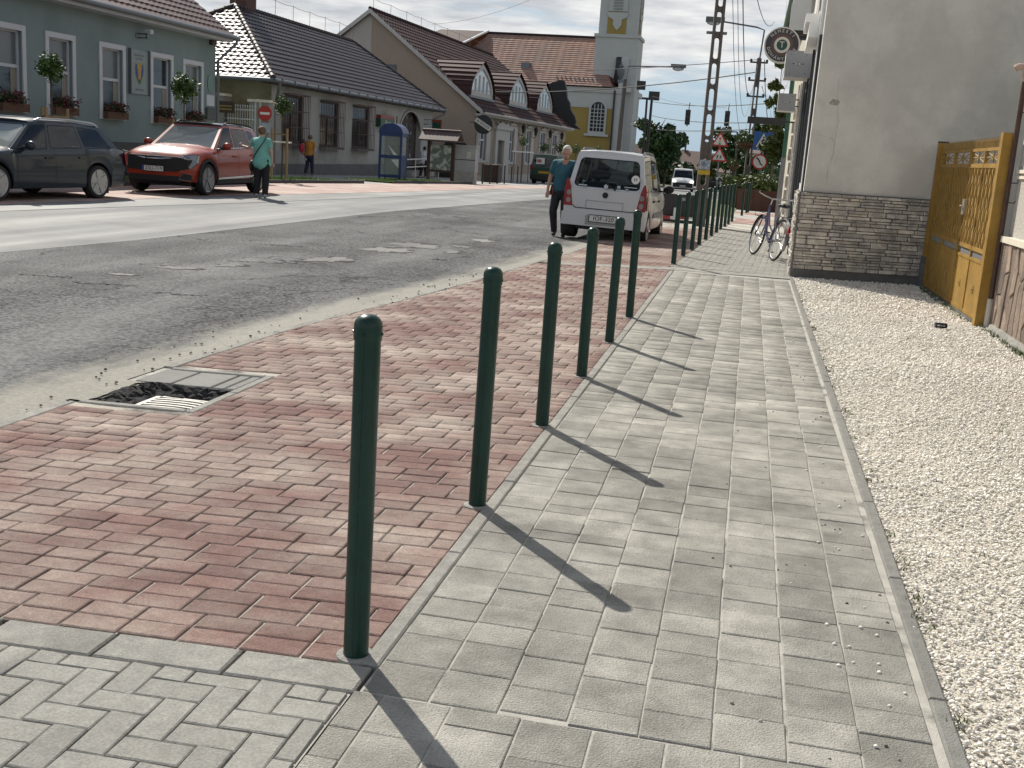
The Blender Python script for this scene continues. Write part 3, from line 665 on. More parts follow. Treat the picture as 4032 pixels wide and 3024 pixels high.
clad_rows(place_w, 1.9, .02, 1.17)
def wall_pt(s, z, d=.004): c_, s_ = math.cos(WA), math.sin(WA); lx_ = lean*z/6.2*max(0, 1-s/3); return ((s+lx_)*c_+d*s_, (s+lx_)*s_-d*c_, z)
m_crk = mat('wall_crack', (.40, .385, .355), .95, .2, 20)
for si, (s0, z0_, ln, dirx, w) in enumerate(((.30, 3.9, 2.6, .03, .004), (.06, 2.0, .0, .3, .003), (.34, 2.2, .8, -.04, .003))):
    n_ = 22; V = []; x_ = s0; z_ = z0_
    for k in range(n_+1):
        x_ = s0+dirx*k/n_+rr.uniform(-.014, .014)+.03*math.sin(k*.5+si); z_ = z0_-ln*k/n_-(.08*k/n_ if ln == 0 else 0)+rr.uniform(-.006, .006); wd = w*rr.uniform(.3, 1)
        V += [wall_pt(x_-wd, z_+wd*(ln == 0)), wall_pt(x_+wd, z_-wd*(ln == 0))]
    np_mesh('crack', V, [(2*k, 2*k+1, 2*k+3, 2*k+2) for k in range(n_)], m_crk, gh)
V = [wall_pt(.27, 2.42)] + [wall_pt(.27+(.05+.03*rr.random())*math.cos(a), 2.42+(.035+.02*rr.random())*math.sin(a)) for a in np.linspace(0, 6.28, 14, endpoint=False)]
np_mesh('spalled_patch', V, [(0, 1+k, 1+(k+1) % 14) for k in range(14)], mat('spalled', (.36, .34, .28), .95, .4, 30), gh)
# drip moulding over the cladding
MB().box(-.035, 1.93, -.04, -.004, 1.19, 1.2).build('ledge', m_plinth, gh).rotation_euler.z = WA
# shop front along the street
def fx(y): return (y-WY0)*.022
def facade_strip(name, y0, y1, z0, z1, out, m, d=.05):
    mb = MB(); a, b = fx(y0)-out+.0, fx(y1)-out
    mb.prism([(a, y0-WY0, z0), (b, y1-WY0, z0), (b+d, y1-WY0, z0), (a+d, y0-WY0, z0)], (0, 0, z1-z0)); return mb.build(name, m, gh)
facade_strip('corner_trim', 16.55, 16.68, 1.19, 3.35, .012, m_dark)
facade_strip('corner_board', 16.72, 16.95, 1.19, 6.0, .02, m_white)
y = 17.05
for i in range(4):
    w = [1.0, 1.9, 1.9, 2.2][i]
    f_ = facade_strip('shop_window', y, y+w, .75 if i else 1.19, 3.0 if i else 3.3, .02, m_white, .06)
    g_ = facade_strip('pane', y+.1, y+w-.1, .9 if i else 1.3, 2.9 if i else 3.2, .03, m_shopglass, .03); g_.parent = f_
    facade_strip('dark_frame', y+w+.05, y+w+.2, 0, 3.3, .05, m_dark, .06)
    y += w+.35
facade_strip('cornice', 16.9, 19.3, 3.35, 3.55, .16, m_white, .2)
facade_strip('window_sill', 17.3, 18.8, 3.6, 3.72, .22, m_white, .2)
facade_strip('upper_window', 17.5, 18.6, 3.72, 5.6, .02, m_white); facade_strip('upper_pane', 17.6, 18.5, 3.8, 5.5, .035, m_shopglass, .02)
facade_strip('stone_pier', 26.6, 27.4, 0, 3.4, .08, m_stone, .1); facade_strip('stone_pier', 29.2, 30.2, 0, 3.4, .08, m_stone, .1)
facade_strip('grey_pillar', 22.9, 23.15, 0, 3.3, .08, mat('pillar_grey', (.25, .26, .27), .6, .1), .1)
facade_strip('poster', 24.1, 25.6, 1.2, 2.9, .045, mat('poster_print', (.5, .5, .42), .6, .5, 5, col2=(.55, .42, .06), mscale=3), .02)
# air conditioner
ac = thing('air_conditioner', 'white air conditioner unit mounted high on the shop front above the round sign', 'air conditioner', (.66, 25.3, 4.35))
m_acw = mat('ac_white', (.55, .56, .56), .5, .05)
MB().box(-.18, .2, -.42, .42, 0, .62).build('case', m_acw, ac)
for i in range(12): MB().box(-.2, -.181, -.36, .36, .06+i*.043, .075+i*.043).build('louvre', m_acw, ac)
MB().box(-.12, .25, -.35, -.3, -.1, 0).box(-.12, .25, .3, .35, -.1, 0).build('bracket', m_dark, ac)
# projecting signs
m_boxg = mat('sign_box_grey', (.27, .28, .30), .45, .06, 5, spec=.4); m_boxw = mat('sign_box_side', (.62, .6, .56), .5, .05)
def light_box(x0, x1, y, z0, z1, d, label):
    t = thing('sign_box', label, 'sign', (x0, y, z0)); w, h = x1-x0, z1-z0
    MB().box(0, w, .012, d, 0, h).build('case', m_boxw, t)
    f_ = MB().box(-.006, w+.006, -.004, .011, -.006, h+.006).build('back_plate', m_boxg, t)
    for a, b in ((.2, .86), (.8, .86), (.2, .12), (.8, .12)): MB().tube((w*a, -.006, h*b), (w*a, -.003, h*b), .008, n=8).build('rivet', m_dark, f_)
    MB().box(w*.26, w*.36, -.007, -.0045, h*.49, h*.515).box(w*.6, w*.74, -.007, -.0045, h*.49, h*.515).box(w*.47, w*.495, -.007, -.0045, h*.44, h*.56).build('slot', m_dark, f_)
    MB().box(w*.42, w*.46, -.0068, -.0045, h*.485, h*.52).box(w*.52, w*.56, -.0068, -.0045, h*.485, h*.52).build('spot', m_white, f_)
    MB().box(w, w+.12, d*.4, d*.5, h*.3, h*.36).box(w, w+.12, d*.4, d*.5, h*.7, h*.76).build('bracket', m_dark, t)
light_box(.37, .79, 20.0, 3.03, 3.45, .95, 'larger grey square sign box with slots, jutting out right before the round sign')
light_box(.42, .80, 26.4, 2.77, 3.14, .9, 'smaller grey square sign box, jutting out above the black flat sign')
rs = thing('round_sign', 'round tobacco shop sign with a white T, jutting out over the sidewalk', 'sign', (.325, 23.6, 3.9))
m_navy = mat('sign_navy', (.035, .03, .04), .4, .05); m_brown = mat('sign_brown', (.10, .055, .045), .4, .05); m_cream = mat('sign_cream', (.62, .6, .54), .4, .04); m_tg = mat('sign_green', (.015, .06, .045), .4, .05)
def disc(name, r0, y0, y1, m, par): return MB().lathe([(r0, y0), (r0, y1)], 40, axis='y').build(name, m, par, smooth=True)
disc('rim', .352, -.04, .16, m_cream, rs); disc('dark_ring', .325, -.0435, -.0405, m_navy, rs); disc('brown_ring', .215, -.047, -.044, m_brown, rs)
disc('cream_ring', .155, -.0505, -.0475, m_cream, rs); disc('centre', .105, -.054, -.051, m_tg, rs)
text('letter', 'T', .17, m_cream, rs, (0, -.055, 0), FACE_S, .002)
def arc_text(body, r, a0, a1, up, sz):
    for i, ch in enumerate(body):
        a = a0+(a1-a0)*i/(len(body)-1); rot = (R(90), -(a-math.pi/2) if up else -(a+math.pi/2), 0)
        me = text_mesh(ch, sz, .002); me.materials.append(m_cream); o = link('letter', me, rs); o.location = (r*math.cos(a), -.045, r*math.sin(a))
        th = (a-math.pi/2) if up else (a+math.pi/2)
        o.matrix_local = Matrix.Translation(o.location) @ Matrix.Rotation(-th, 4, 'Y') @ Matrix.Rotation(R(90), 4, 'X')
arc_text('NEMZETI', .27, R(140), R(42), True, .085); arc_text('DOHÁNYBOLT', .27, R(197), R(343), False, .085)
MB().box(.34, .46, .03, .09, .12, .17).box(.34, .46, .03, .09, -.17, -.12).build('bracket', m_dark, rs)
fs_ = thing('flat_sign', 'black flat sign panel sticking out from the green downpipe', 'sign', (.2, 29.0, 2.62))
MB().box(-.44, .5, 0, .06, -.085, .085).build('panel', m_dark, fs_); MB().box(.5, .72, .01, .05, -.02, .02).build('bracket', m_dark, fs_)
# second house beyond with downpipes and gutter
h2 = thing('neighbour_house', 'cream house with green gutter and downpipe beyond the shop front', 'house', (1.12, 30.5, 0))
m_cr = mat('cream_wall', (.5, .47, .38), .9, .1, 2, bump=.2, bscale=60)
MB().box(0, 9, 0, 16, -.3, 6.4).build('wall', m_cr, h2)
m_dpg = mat('pipe_green', (.05, .14, .09), .4, .1); m_dpz = mat('pipe_zinc', (.27, .28, .29), .4, .1, metal=.5)
MB().prism([(-.5, -.2, 6.3), (9, -.2, 6.3), (9, 16, 6.3), (-.5, 16, 6.3)], (0, 0, .12)).prism([(-.5, -.2, 6.42), (-.5, 16, 6.42), (4.5, 16, 9.3), (4.5, -.2, 9.3)], (0, 0, .1)).build('roof', mat('roof_red_dark', (.13, .05, .04), .8, .2, 4), h2)
MB().path([(-.5, -.3, 6.3), (-.5, 16, 6.3)], .08, 10).build('gutter', m_dpg, h2, smooth=True)
MB().path([(-.5, .05, 6.25), (-.33, .05, 5.8), (-.33, .05, 1.75)], .06, 10).build('downpipe', m_dpg, h2, smooth=True)
MB().path([(-.33, .05, 1.76), (-.33, .05, -.2)], .068, 10).build('pipe_foot', m_dpz, h2, smooth=True)
for k in range(9): MB().box(-.22+random.uniform(0, .05), -.003, .4+.02*k, .8, -.1+k*.36, .2+k*.36).build('quoin', m_stone, h2)
MB().path([(-.12, -.35, 3.6), (-.12, -.35, -.2)], .05, 8).build('drain_pipe', m_dpz, h2, smooth=True)
# ---------------------------------------------------------------- yellow gate
m_yel = mat('gate_yellow', (.30, .17, .025), .6, .3, 5, bump=.2, bscale=40, col2=(.30, .19, .05), mix=(.5, .75), mscale=4)
m_yeld = mat('gate_yellow_worn', (.30, .19, .05), .6, .3, 8, bump=.3, bscale=60, col2=(.14, .09, .04), mix=(.55, .75), mscale=7)
GX = 2.52; gy0, gym, gy1 = 12.44, 14.08, 16.22
yg = thing('iron_gate', 'mustard yellow iron gate with spikes, twisted bars and sheet panels', 'gate', (GX, gy0, 0))
def g(y): return y-gy0
p1 = MB().box(-.05, .06, -.13, -.005, 0, 2.0).build('post', m_yel, yg)
p2 = MB().box(-.06, .06, gy1-gy0+.005, gy1-gy0+.12, 0, 1.97).build('post', m_yel, yg); MB().box(-.065, .065, gy1-gy0, gy1-gy0+.125, 1.972, 1.99).build('post_cap', m_dark, p2)
MB().box(-.075, .075, gy1-gy0-.01, gy1-gy0+.135, -.05, .42).build('post_foot', m_plinth, p2)
for (a, b) in ((gy0, gym-.012), (gym+.012, gy1)):
    A, B = g(a), g(b); mid = (A+B)/2
    for z0, z1 in ((1.825, 1.86), (1.645, 1.69), (.735, .785), (.625, .66), (.03, .075)): MB().box(-.018, .018, A, B, z0, z1).build('rail', m_yel, yg)
    for yy in (A, mid-.015, B-.03): MB().box(-.0215, .0215, yy, yy+.03, .031, 1.858).build('stile', m_yel, yg)
    MB().box(-.006, .006, A+.03, B-.03, .785, 1.645).build('back_sheet', m_yeld, yg)
    MB().box(.0, .004, A+.03, B-.03, .66, .735).build('insert', m_plinth if a == gy0 else mat('insert_grey', (.22, .22, .2), .7), yg)
    for q0, q1 in ((A+.03, mid-.015), (mid+.015, B-.03)):
        p_ = MB().box(-.010, .010, q0, q1, .075, .625).build('panel', m_yel, yg)
        c = (q0+q1)/2
        ro = MB(); 
        for k in range(8):
            an = k*math.pi/4; ro.ell((-.012, c+.026*math.cos(an), .33+.034*math.sin(an)), (.01, .014, .02), 6, 4)
        ro.ell((-.016, c, .33), (.016, .014, .016), 8, 6); ro.build('rosette', m_yeld, p_, smooth=True)
        # cross lattice on top
        la = MB(); w = q1-q0
        la.tube((0, q0, 1.69), (0, q1, 1.825), .006, n=5).tube((0, q1, 1.69), (0, q0, 1.825), .006, n=5).tube((0, c, 1.69), (0, c, 1.825), .006, n=5).tube((0, q0, 1.757), (0, q1, 1.757), .006, n=5); la.build('lattice', m_yeld, yg)
        fl = MB()
        for k in range(6): fl.ell((-.01, c+.03*math.cos(k*1.05), 1.757+.03*math.sin(k*1.05)), (.008, .016, .016), 6, 4)
        fl.build('flower', m_yeld, yg, smooth=True)
        nb = 6 if w > .9 else 4
        for k in range(nb):
            yy = q0+(k+.5)*w/nb
            pts = [(-.022+.008*math.cos(t*9.5), yy+.016*math.sin(t*9.5), .785+.86*t/2.3) for t in np.linspace(0, 2.3, 26)]
            MB().path(pts, [.006+.004*abs(math.sin(t*9.5/2)) for t in np.linspace(0, 2.3, 26)], 5).build('twisted_bar', m_yeld, yg, smooth=True)
            MB().box(-.028, -.014, yy+w/nb*.5-.006, yy+w/nb*.5+.006, .785, 1.645).build('bar', m_yel, yg)
    n_ = round((B-A)/.058)
    for k in range(n_):
        yy = A+(k+.5)*(B-A)/n_; MB().tube((0, yy, 1.86), (0, yy, 1.93), .008, .007, 6).tube((0, yy, 1.93), (0, yy, 1.975), .009, .0005, 6).build('spike', m_yeld, yg)
MB().box(-.05, -.02, g(gym)-.20, g(gym)-.08, 1.1, 1.28).path([(-.05, g(gym)-.1, 1.2), (-.075, g(gym)-.1, 1.2), (-.075, g(gym)-.22, 1.2)], .009, 6).build('lock', mat('lock_grey', (.4, .38, .32), .4, metal=.6), yg)
MB().box(-.03, .05, -.06, g(gy1)+.05, -.03, .022).build('threshold', m_plinth, yg)
# dark yard behind the gate
MB().box(2.9, 7.5, 16.6, 17.2, -.02, 1.2)
# ---------------------------------------------------------------- pebbledash house at the right edge
HXW = 2.66
ph = thing('pebbledash_house', 'white pebbledash house wall above a plinth of brown flagstones', 'house', (HXW, 12.26, 0))
m_peb2 = mat('pebbledash', (.52, .49, .44), .95, .15, 30, bump=1.0, bscale=55, detail=3, spec=.2)
m_capw = mat('cap_white', (.66, .61, .50), .8, .1, 5, bump=.2, bscale=60)
mb = MB().box(0, 6, -9, 0, .96, 5.5); mb.build('wall', m_peb2, ph)
pl_ = MB().box(-.03, 5.9, -9, .02, -.3, .9).build('plinth', m_mort, ph)
MB().box(-.075, .02, -9, .025, .9, .96).build('plinth_cap', m_capw, ph)
MB().box(-.02, .01, -9, .01, 1.545, 1.575).build('band', m_capw, ph); MB().box(-.025, .01, -9, .01, 1.60, 1.635).build('band', m_capw, ph)
m_flag = mat('flagstone', (.27, .205, .155), .85, .2, 10, bump=.6, bscale=40, rnd=.38, col2=(.16, .12, .10), mix=(.45, .65), mscale=4)
r2 = random.Random(9); ny, nz = 30, 4
gp = {}
for i in range(ny+1):
    for j in range(nz+1): gp[i, j] = (-i*.165 + (r2.uniform(-.05, .05) if i else 0), max(0, min(.9, j*.9/nz + ((r2.uniform(-.1, .1)) if 0 < j < nz else 0))))
for i in range(ny):
    j = 0
    while j < nz:
        jj = min(nz, j + r2.choice([1, 2, 2, 3]))
        P = [gp[i, k] for k in range(j, jj+1)] + [gp[i+1, k] for k in range(jj, j-1, -1)]
        c = (sum(p[0] for p in P)/len(P), sum(p[1] for p in P)/len(P))
        sh = [(c[0]+(p[0]-c[0])*.92, c[1]+(p[1]-c[1])*.96) for p in P]; ins = [(c[0]+(p[0]-c[0])*.84, c[1]+(p[1]-c[1])*.92) for p in P]
        n_ = len(P); d = r2.uniform(.012, .028)
        mb = MB(); mb.add([(-.03, y_, z_) for y_, z_ in sh] + [(-.03-d*.7, y_, z_) for y_, z_ in sh] + [(-.03-d, y_, z_) for y_, z_ in ins],
            [tuple(range(2*n_, 3*n_))] + [(k, (k+1) % n_, n_+(k+1) % n_, n_+k) for k in range(n_)] + [(n_+k, n_+(k+1) % n_, 2*n_+(k+1) % n_, 2*n_+k) for k in range(n_)])
        mb.build('flagstone', m_flag, pl_); j = jj
mb = MB(); foot = [(-.12, -9), (-.10, -.3), (-.05, .03)]
mb.add([(-.16, -9, -.05), (-.12, -.2, -.05), (-.06, .05, -.05), (-.13, -9, .05), (-.085, -.2, .05), (-.045, .045, .04), (0, -9, .06), (0, -.2, .06), (0, .04, .05)], [(0, 1, 4, 3), (1, 2, 5, 4), (3, 4, 7, 6), (4, 5, 8, 7)]); mb.build('footing', m_conc, ph)
rp = thing('rain_pipe', 'rusty brown pipe with bent top beside the yellow gate post', 'pipe', (2.585, 12.27, 0))
m_rust = mat('rust_brown', (.075, .04, .028), .7, .25, 9, bump=.2, bscale=60); m_pinkp = mat('pipe_elbow', (.42, .30, .24), .6, .1)
MB().path([(0, 0, .28), (0, 0, 2.52)], .026, 10).build('pipe', m_rust, rp, smooth=True)
MB().path([(0, 0, 2.5), (0, .0, 2.6), (-.02, .015, 2.645), (-.07, .04, 2.65), (-.1, .05, 2.63)], .034, 10).build('elbow', m_pinkp, rp, smooth=True)
MB().path([(0, -.0, -.02), (0, -.0, .3)], .032, 10).build('foot_pipe', mat('pvc', (.5, .47, .42), .5), rp, smooth=True)
for z in (.95, 1.3, 1.5, 2.2): MB().path([(-.03, -.03, z), (.075, -.03, z), (.075, -.09, z+.02)], .006, 6).build('clip', m_rust, rp)
# ---------------------------------------------------------------- drink can on the pebbles
p = onG(3703, 1292)
cn = thing('drink_can', 'small black drink can lying on the white pebbles', 'can', (p.x, p.y, .028), R(-6))
m_can = mat('can_black', (.015, .016, .018), .3, .1, 20, metal=.3); m_alu = mat('aluminium', (.7, .7, .7), .25, metal=.9); 
MB().lathe([(.026, -.06), (.0265, -.055), (.0265, .05)], 20, axis='x').build('body', m_can, cn, smooth=True)
MB().lathe([(.0265, -.05), (.0268, -.051), (.021, -.066), (.021, -.068), (.019, -.066)], 20, axis='x').build('lid', m_alu, cn, smooth=True)
MB().lathe([(.0265, .049), (.021, .062), (.018, .060)], 20, axis='x').build('base', m_can, cn, smooth=True)
for i, w in enumerate((.014, .008, .006, .008)): MB().prism([(-.035+i*.02, -.0268, -.006), (-.035+i*.02+w, -.0268, -.006), (-.035+i*.02+w, -.0268, .008), (-.035+i*.02, -.0268, .008)], (0, .002, 0)).build('print', m_cream, cn)
# ---------------------------------------------------------------- bicycle leaning on the stone corner
bk = thing('bicycle', 'dark purple step-through bicycle leaning against the stone-clad corner', 'bicycle', (.32, 19.05, .0))
th = math.atan2(.952, -.305)
BM = Matrix.Rotation(th, 4, 'Z') @ Matrix.Rotation(R(11), 4, 'X')
m_tyre = mat('tyre', (.018, .018, .019), .8, .2, 20); m_rimm = mat('alloy', (.55, .55, .55), .3, .05, metal=.8); m_purp = mat('bike_purple', (.05, .045, .10), .3, .1, coat=.3); m_blk = mat('black_plastic', (.015, .015, .016), .5, .1)
def bp(name, mb, m, par=None, smooth=True):
    o = mb.build(name, m, par or bk, smooth=smooth)
    if par is None or par is bk: o.matrix_local = BM
    return o
def wheel(x, steer=0):
    ring = lambda r, n=36: [(x+r*math.cos(a), 0, .345+r*math.sin(a)) for a in np.linspace(0, 2*math.pi, n, endpoint=False)]
    w = bp('wheel', MB().path(ring(.325), .0185, 8, closed=True), m_tyre)
    MB().path(ring(.303), .011, 6, closed=True).build('rim', m_rimm, w, smooth=True)
    mb = MB()
    for k in range(28):
        a = 2*math.pi*k/28; mb.tube((x+.02*math.cos(a+.8), (.025 if k % 2 else -.025), .345+.02*math.sin(a+.8)), (x+.298*math.cos(a), 0, .345+.298*math.sin(a)), .0012, n=4, cap=False)
    mb.build('spokes', m_rimm, w); MB().tube((x, -.05, .345), (x, .05, .345), .022, n=12).build('hub', m_rimm, w, smooth=True); return w
wheel(-.53); wheel(.53)
mb = MB(); mb.path([(-.53, .04, .345), (-.1, .02, .29)], .01, 6).path([(-.53, -.04, .345), (-.1, -.02, .29)], .01, 6).path([(-.53, .04, .345), (-.2, .015, .62)], .008, 6).path([(-.53, -.04, .345), (-.2, -.015, .62)], .008, 6)
mb.path([(-.1, 0, .27), (-.25, 0, .75)], .017, 8).path([(-.1, 0, .28), (.15, 0, .42), (.33, 0, .74)], .021, 8).path([(-.15, 0, .45), (.12, 0, .56), (.345, 0, .82)], .016, 8).path([(.32, 0, .72), (.36, 0, .88)], .022, 8); bp('frame', mb, m_purp)
bp('fork', MB().path([(.345, 0, .80), (.40, 0, .66), (.42, .045, .62), (.53, .05, .345)], .012, 6).path([(.40, 0, .66), (.42, -.045, .62), (.53, -.05, .345)], .012, 6), m_purp)
hb = bp('handlebar', MB().path([(.36, 0, .86), (.335, 0, .99)], .012, 8).path([(.335, 0, .99), (.34, .14, 1.01), (.24, .29, 1.04), (.12, .31, 1.05)], .011, 8).path([(.335, 0, .99), (.34, -.14, 1.01), (.24, -.29, 1.04), (.12, -.31, 1.05)], .011, 8), m_rimm)
MB().path([(.17, .302, 1.047), (.06, .315, 1.05)], .017, 8).path([(.17, -.302, 1.047), (.06, -.315, 1.05)], .017, 8).build('grip', m_blk, hb, smooth=True)
sd = MB(); sd.add([], []); 
for (x, w, z) in ((-.42, .02, .90), (-.40, .085, .905), (-.33, .105, .90), (-.25, .06, .90), (-.17, .03, .905), (-.12, .018, .90)): sd.ell((x, 0, z), (.055, w, .032), 12, 6)
bp('saddle', sd, m_blk); bp('seat_post', MB().path([(-.25, 0, .74), (-.285, 0, .88)], .013, 8), m_rimm)
for x in (-.53, .53):
    a0, a1 = (R(20), R(205)) if x < 0 else (R(0), R(150))
    mb = MB(); pts = [(x+.36*math.cos(a), .345+.36*math.sin(a)) for a in np.linspace(a0, a1, 16)]
    V = [(p_[0], s_*.028, p_[1]) for p_ in pts for s_ in (-1, 1)]; mb.add(V, [(2*k, 2*k+1, 2*k+3, 2*k+2) for k in range(15)]); bp('mudguard', mb, m_rimm if x < 0 else m_purp)
bp('tail_light', MB().box(-.935, -.905, -.03, .03, .5, .59), mat('red_lens', (.4, .01, .01), .2, .05)); 
bp('rack', MB().path([(-.28, .05, .72), (-.75, .05, .73), (-.75, -.05, .73), (-.28, -.05, .72)], .006, 6).path([(-.6, .05, .73), (-.53, .06, .36)], .005, 6).path([(-.6, -.05, .73), (-.53, -.06, .36)], .005, 6), m_blk)
bp('basket_carrier', MB().box(.50, .70, -.1, .1, .66, .672).path([(.5, .09, .67), (.53, .06, .36)], .005, 6).path([(.5, -.09, .67), (.53, -.06, .36)], .005, 6).path([(.7, .1, .67), (.7, .1, .74), (.7, -.1, .74), (.7, -.1, .67)], .005, 6), m_blk)
cr_ = bp('crank', MB().lathe([(.09, -.004), (.09, .004)], 24, c=(-.1, -.045, .28), axis='y').tube((-.1, -.06, .28), (-.02, -.06, .13), .009, n=6).tube((-.1, .06, .28), (-.18, .06, .43), .009, n=6), m_rimm)
MB().box(-.06, .02, -.15, -.06, .12, .14).box(-.22, -.14, .06, .15, .42, .44).build('pedal', m_blk, cr_)
# ================================================================ far side of the street: buildings
def wall_holes(name, m, par, X, y0, y1, z0, z1, holes, depth=.18, axis='x', org=(0, 0, 0)):
    # wall in plane X (facing +X) with rectangular openings and reveals; axis 'y' = plane Y facing -Y (coords are x there)
    ya = sorted({y0, y1} | {h[0] for h in holes} | {h[1] for h in holes}); za = sorted({z0, z1} | {h[2] for h in holes} | {h[3] for h in holes})
    mb = MB(); P = (lambda u, v, d=0: (X-d-org[0], u-org[1], v-org[2])) if axis == 'x' else (lambda u, v, d=0: (u-org[0], X+d-org[1], v-org[2]))
    for a, b in zip(ya[:-1], ya[1:]):
        for c, d in zip(za[:-1], za[1:]):
            if any(h[0] <= (a+b)/2 <= h[1] and h[2] <= (c+d)/2 <= h[3] for h in holes): continue
            mb.quad(P(a, c), P(b, c), P(b, d), P(a, d))
    for a, b, c, d in holes:
        mb.quad(P(a, c), P(a, d), P(a, d, depth), P(a, c, depth)); mb.quad(P(b, c), P(b, d), P(b, d, depth), P(b, c, depth)); mb.quad(P(a, c), P(b, c), P(b, c, depth), P(a, c, depth)); mb.quad(P(a, d), P(b, d), P(b, d, depth), P(a, d, depth))
    return mb.build(name, m, par, recalc=False)
def rectX(X, l, r, top, bot):        # pixel rectangle (left/right x, top/bottom given at the left edge) on plane X
    a = onX(l[0], top[1], X); b = onX(l[0], bot[1], X); c = onX(r[0], r[1], X); return a.y, c.y, b.z, a.z
Z1 = lambda a, b: (a*.5123, b*.5123)
Z2 = lambda a, b: (800+a*.5123, b*.5123)
Z3 = lambda a, b: (1600+a*.5123, b*.5123)
def frame_rect(name, m, par, X, y0, y1, z0, z1, w, out, d, org):
    mb = MB(); x0, x1 = X-d-org[0], X+out-org[0]; a, b = y0-org[1], y1-org[1]; z0 -= org[2]; z1 -= org[2]
    mb.box(x0, x1, a, b, z0, z0+w); mb.box(x0, x1, a, b, z1-w, z1); mb.box(x0, x1, a, a+w, z0+w, z1-w); mb.box(x0, x1, b-w, b, z0+w, z1-w); return mb.build(name, m, par)
def tiled_roof(name, m, par, A, B, C, D, cw=.30, ch=.33, org=(0, 0, 0), wave=.028, step=.03, clip=None):
    # quad eave A->B, ridge D->C ; courses of pantiles as one joined field
    A, B, C, D = [Vector(p)-Vector(org) for p in (A, B, C, D)]
    up = ((D+C)/2-(A+B)/2); nrow = max(2, round(up.length/ch)); nrm = (B-A).cross(up).normalized()
    if nrm.z < 0: nrm = -nrm
    V = []; Fq = []; u = (B-A).normalized(); Ln = (B-A).length; q_ = cw/4; K = int(Ln/q_)+1; n = K+1
    for r in range(nrow):
        for t, off in ((r/nrow, step), ((r+1)/nrow, .0)):
            L0 = A+(D-A)*t; R0 = B+(C-B)*t; sl, sr = (L0-A).dot(u), (R0-A).dot(u); rowp = L0-u*sl
            for c in range(n):
                s_ = min(max(c*q_, sl), sr); V.append(rowp + u*s_ + nrm*(wave*(.5+.5*math.cos(2*math.pi*c/4))+off))
        b = r*2*n
        Fq += [(b+c, b+c+1, b+n+c+1, b+n+c) for c in range(n-1)]
        if r: Fq += [(b-n+c, b-n+c+1, b+c+1, b+c) for c in range(n-1)]
    o = np_mesh(name, V, Fq, m, par, smooth=True); o.data.set_sharp_from_angle(angle=R(40)); o['kind'] = 'stuff'
    base = MB(); base.prism([A-nrm*.06, B-nrm*.06, C-nrm*.06, D-nrm*.06], nrm*.05); return o, base
m_tred = mat('tile_brown_red', (.115, .062, .052), .55, .25, 2, rnd=0, col2=(.07, .045, .042), mix=(.4, .65), mscale=.8, spec=.5)
m_tdark = mat('tile_dark', (.034, .024, .026), .38, .2, 3, spec=.27)
m_tbrown = mat('tile_brown', (.055, .026, .025), .7, .2, 3, spec=.2)
m_torange = mat('tile_orange', (.33, .20, .155), .75, .25, 1.2, col2=(.27, .18, .15), mscale=.6, spec=.25)
m_gut = mat('zinc_gutter', (.15, .165, .185), .45, .1, 5, metal=.4)
m_wood = mat('soffit_wood', (.06, .05, .045), .8, .1)
m_glass = glass('window_glass', (.03, .035, .04), .06)
m_glassl = glass('window_blind', (.12, .14, .15), .25)
m_curt = mat('curtain', (.25, .24, .2), .9, .3, 3, stretch=(1, 14, .3))
m_trim = mat('white_trim', (.50, .53, .58), .7, .05, 3)
# ---------------------------------------------------------------- mint town hall
TX = -18.0; O1 = (TX, 30, 0)
th_ = thing('mint_house', 'mint green single-storey house with white-framed windows and flower boxes', 'house', O1)
m_mint = mat('mint_wall', (.19, .25, .26), .9, .06, 2, bump=.15, bscale=60, col2=(.135, .185, .185), mix=(.5, .7), mscale=.5)
eave1 = onX(*Z1(1820, 290), TX+.55); yc1 = onX(*Z1(1655, 600), TX).y; ez = eave1.z-.05
wins = []
for l, r, t, b in (((340, 560), (578, 580), 232, 880), ((755, 600), (960, 620), 315, 912), ((1152, 660), (1327, 680), 395, 945), ((1402, 700), (1558, 720), 450, 968)):
    wins.append(rectX(TX, Z1(*l), Z1(*r), Z1(0, t), Z1(0, b)))
y1w = onX(*Z1(195, 500), TX).y; w_ = wins[0][1]-wins[0][0]; zt_ = onX(*Z1(195, 200), TX).z
wins.insert(0, (y1w-w_, y1w, wins[0][2], zt_)); wins.insert(0, (y1w-w_*2-1.1, y1w-w_-1.1, wins[0][2], zt_))
holes = [(a+.13, b-.13, c+.02, d-.13) for a, b, c, d in wins]
zp1 = onX(*Z1(900, 1090), TX).z
wall_holes('wall', m_mint, th_, TX, 8, yc1, zp1, ez+.1, holes, .16, org=O1)
MB().box(-10, .05, 8-30, yc1-30-.001, -.3, zp1).build('plinth', mat('dark_plinth', (.075, .078, .08), .9, .15, 3), th_)
MB().quad((-.01, yc1-30, zp1), (-10, yc1-30, zp1), (-10, yc1-30, ez+3), (-.01, yc1-30, ez)).box(-10, -.4, 8-30, yc1-30.05, zp1, ez).build('side_wall', m_mint, th_)
m_flow = mat('flower_red', (.12, .02, .03), .8, .4, 30, rnd=.5); m_fbox = mat('flower_box', (.10, .05, .03), .8, .1); m_leafd = mat('leaf_dark', (.035, .06, .02), .7, .3, 20, rnd=.4)
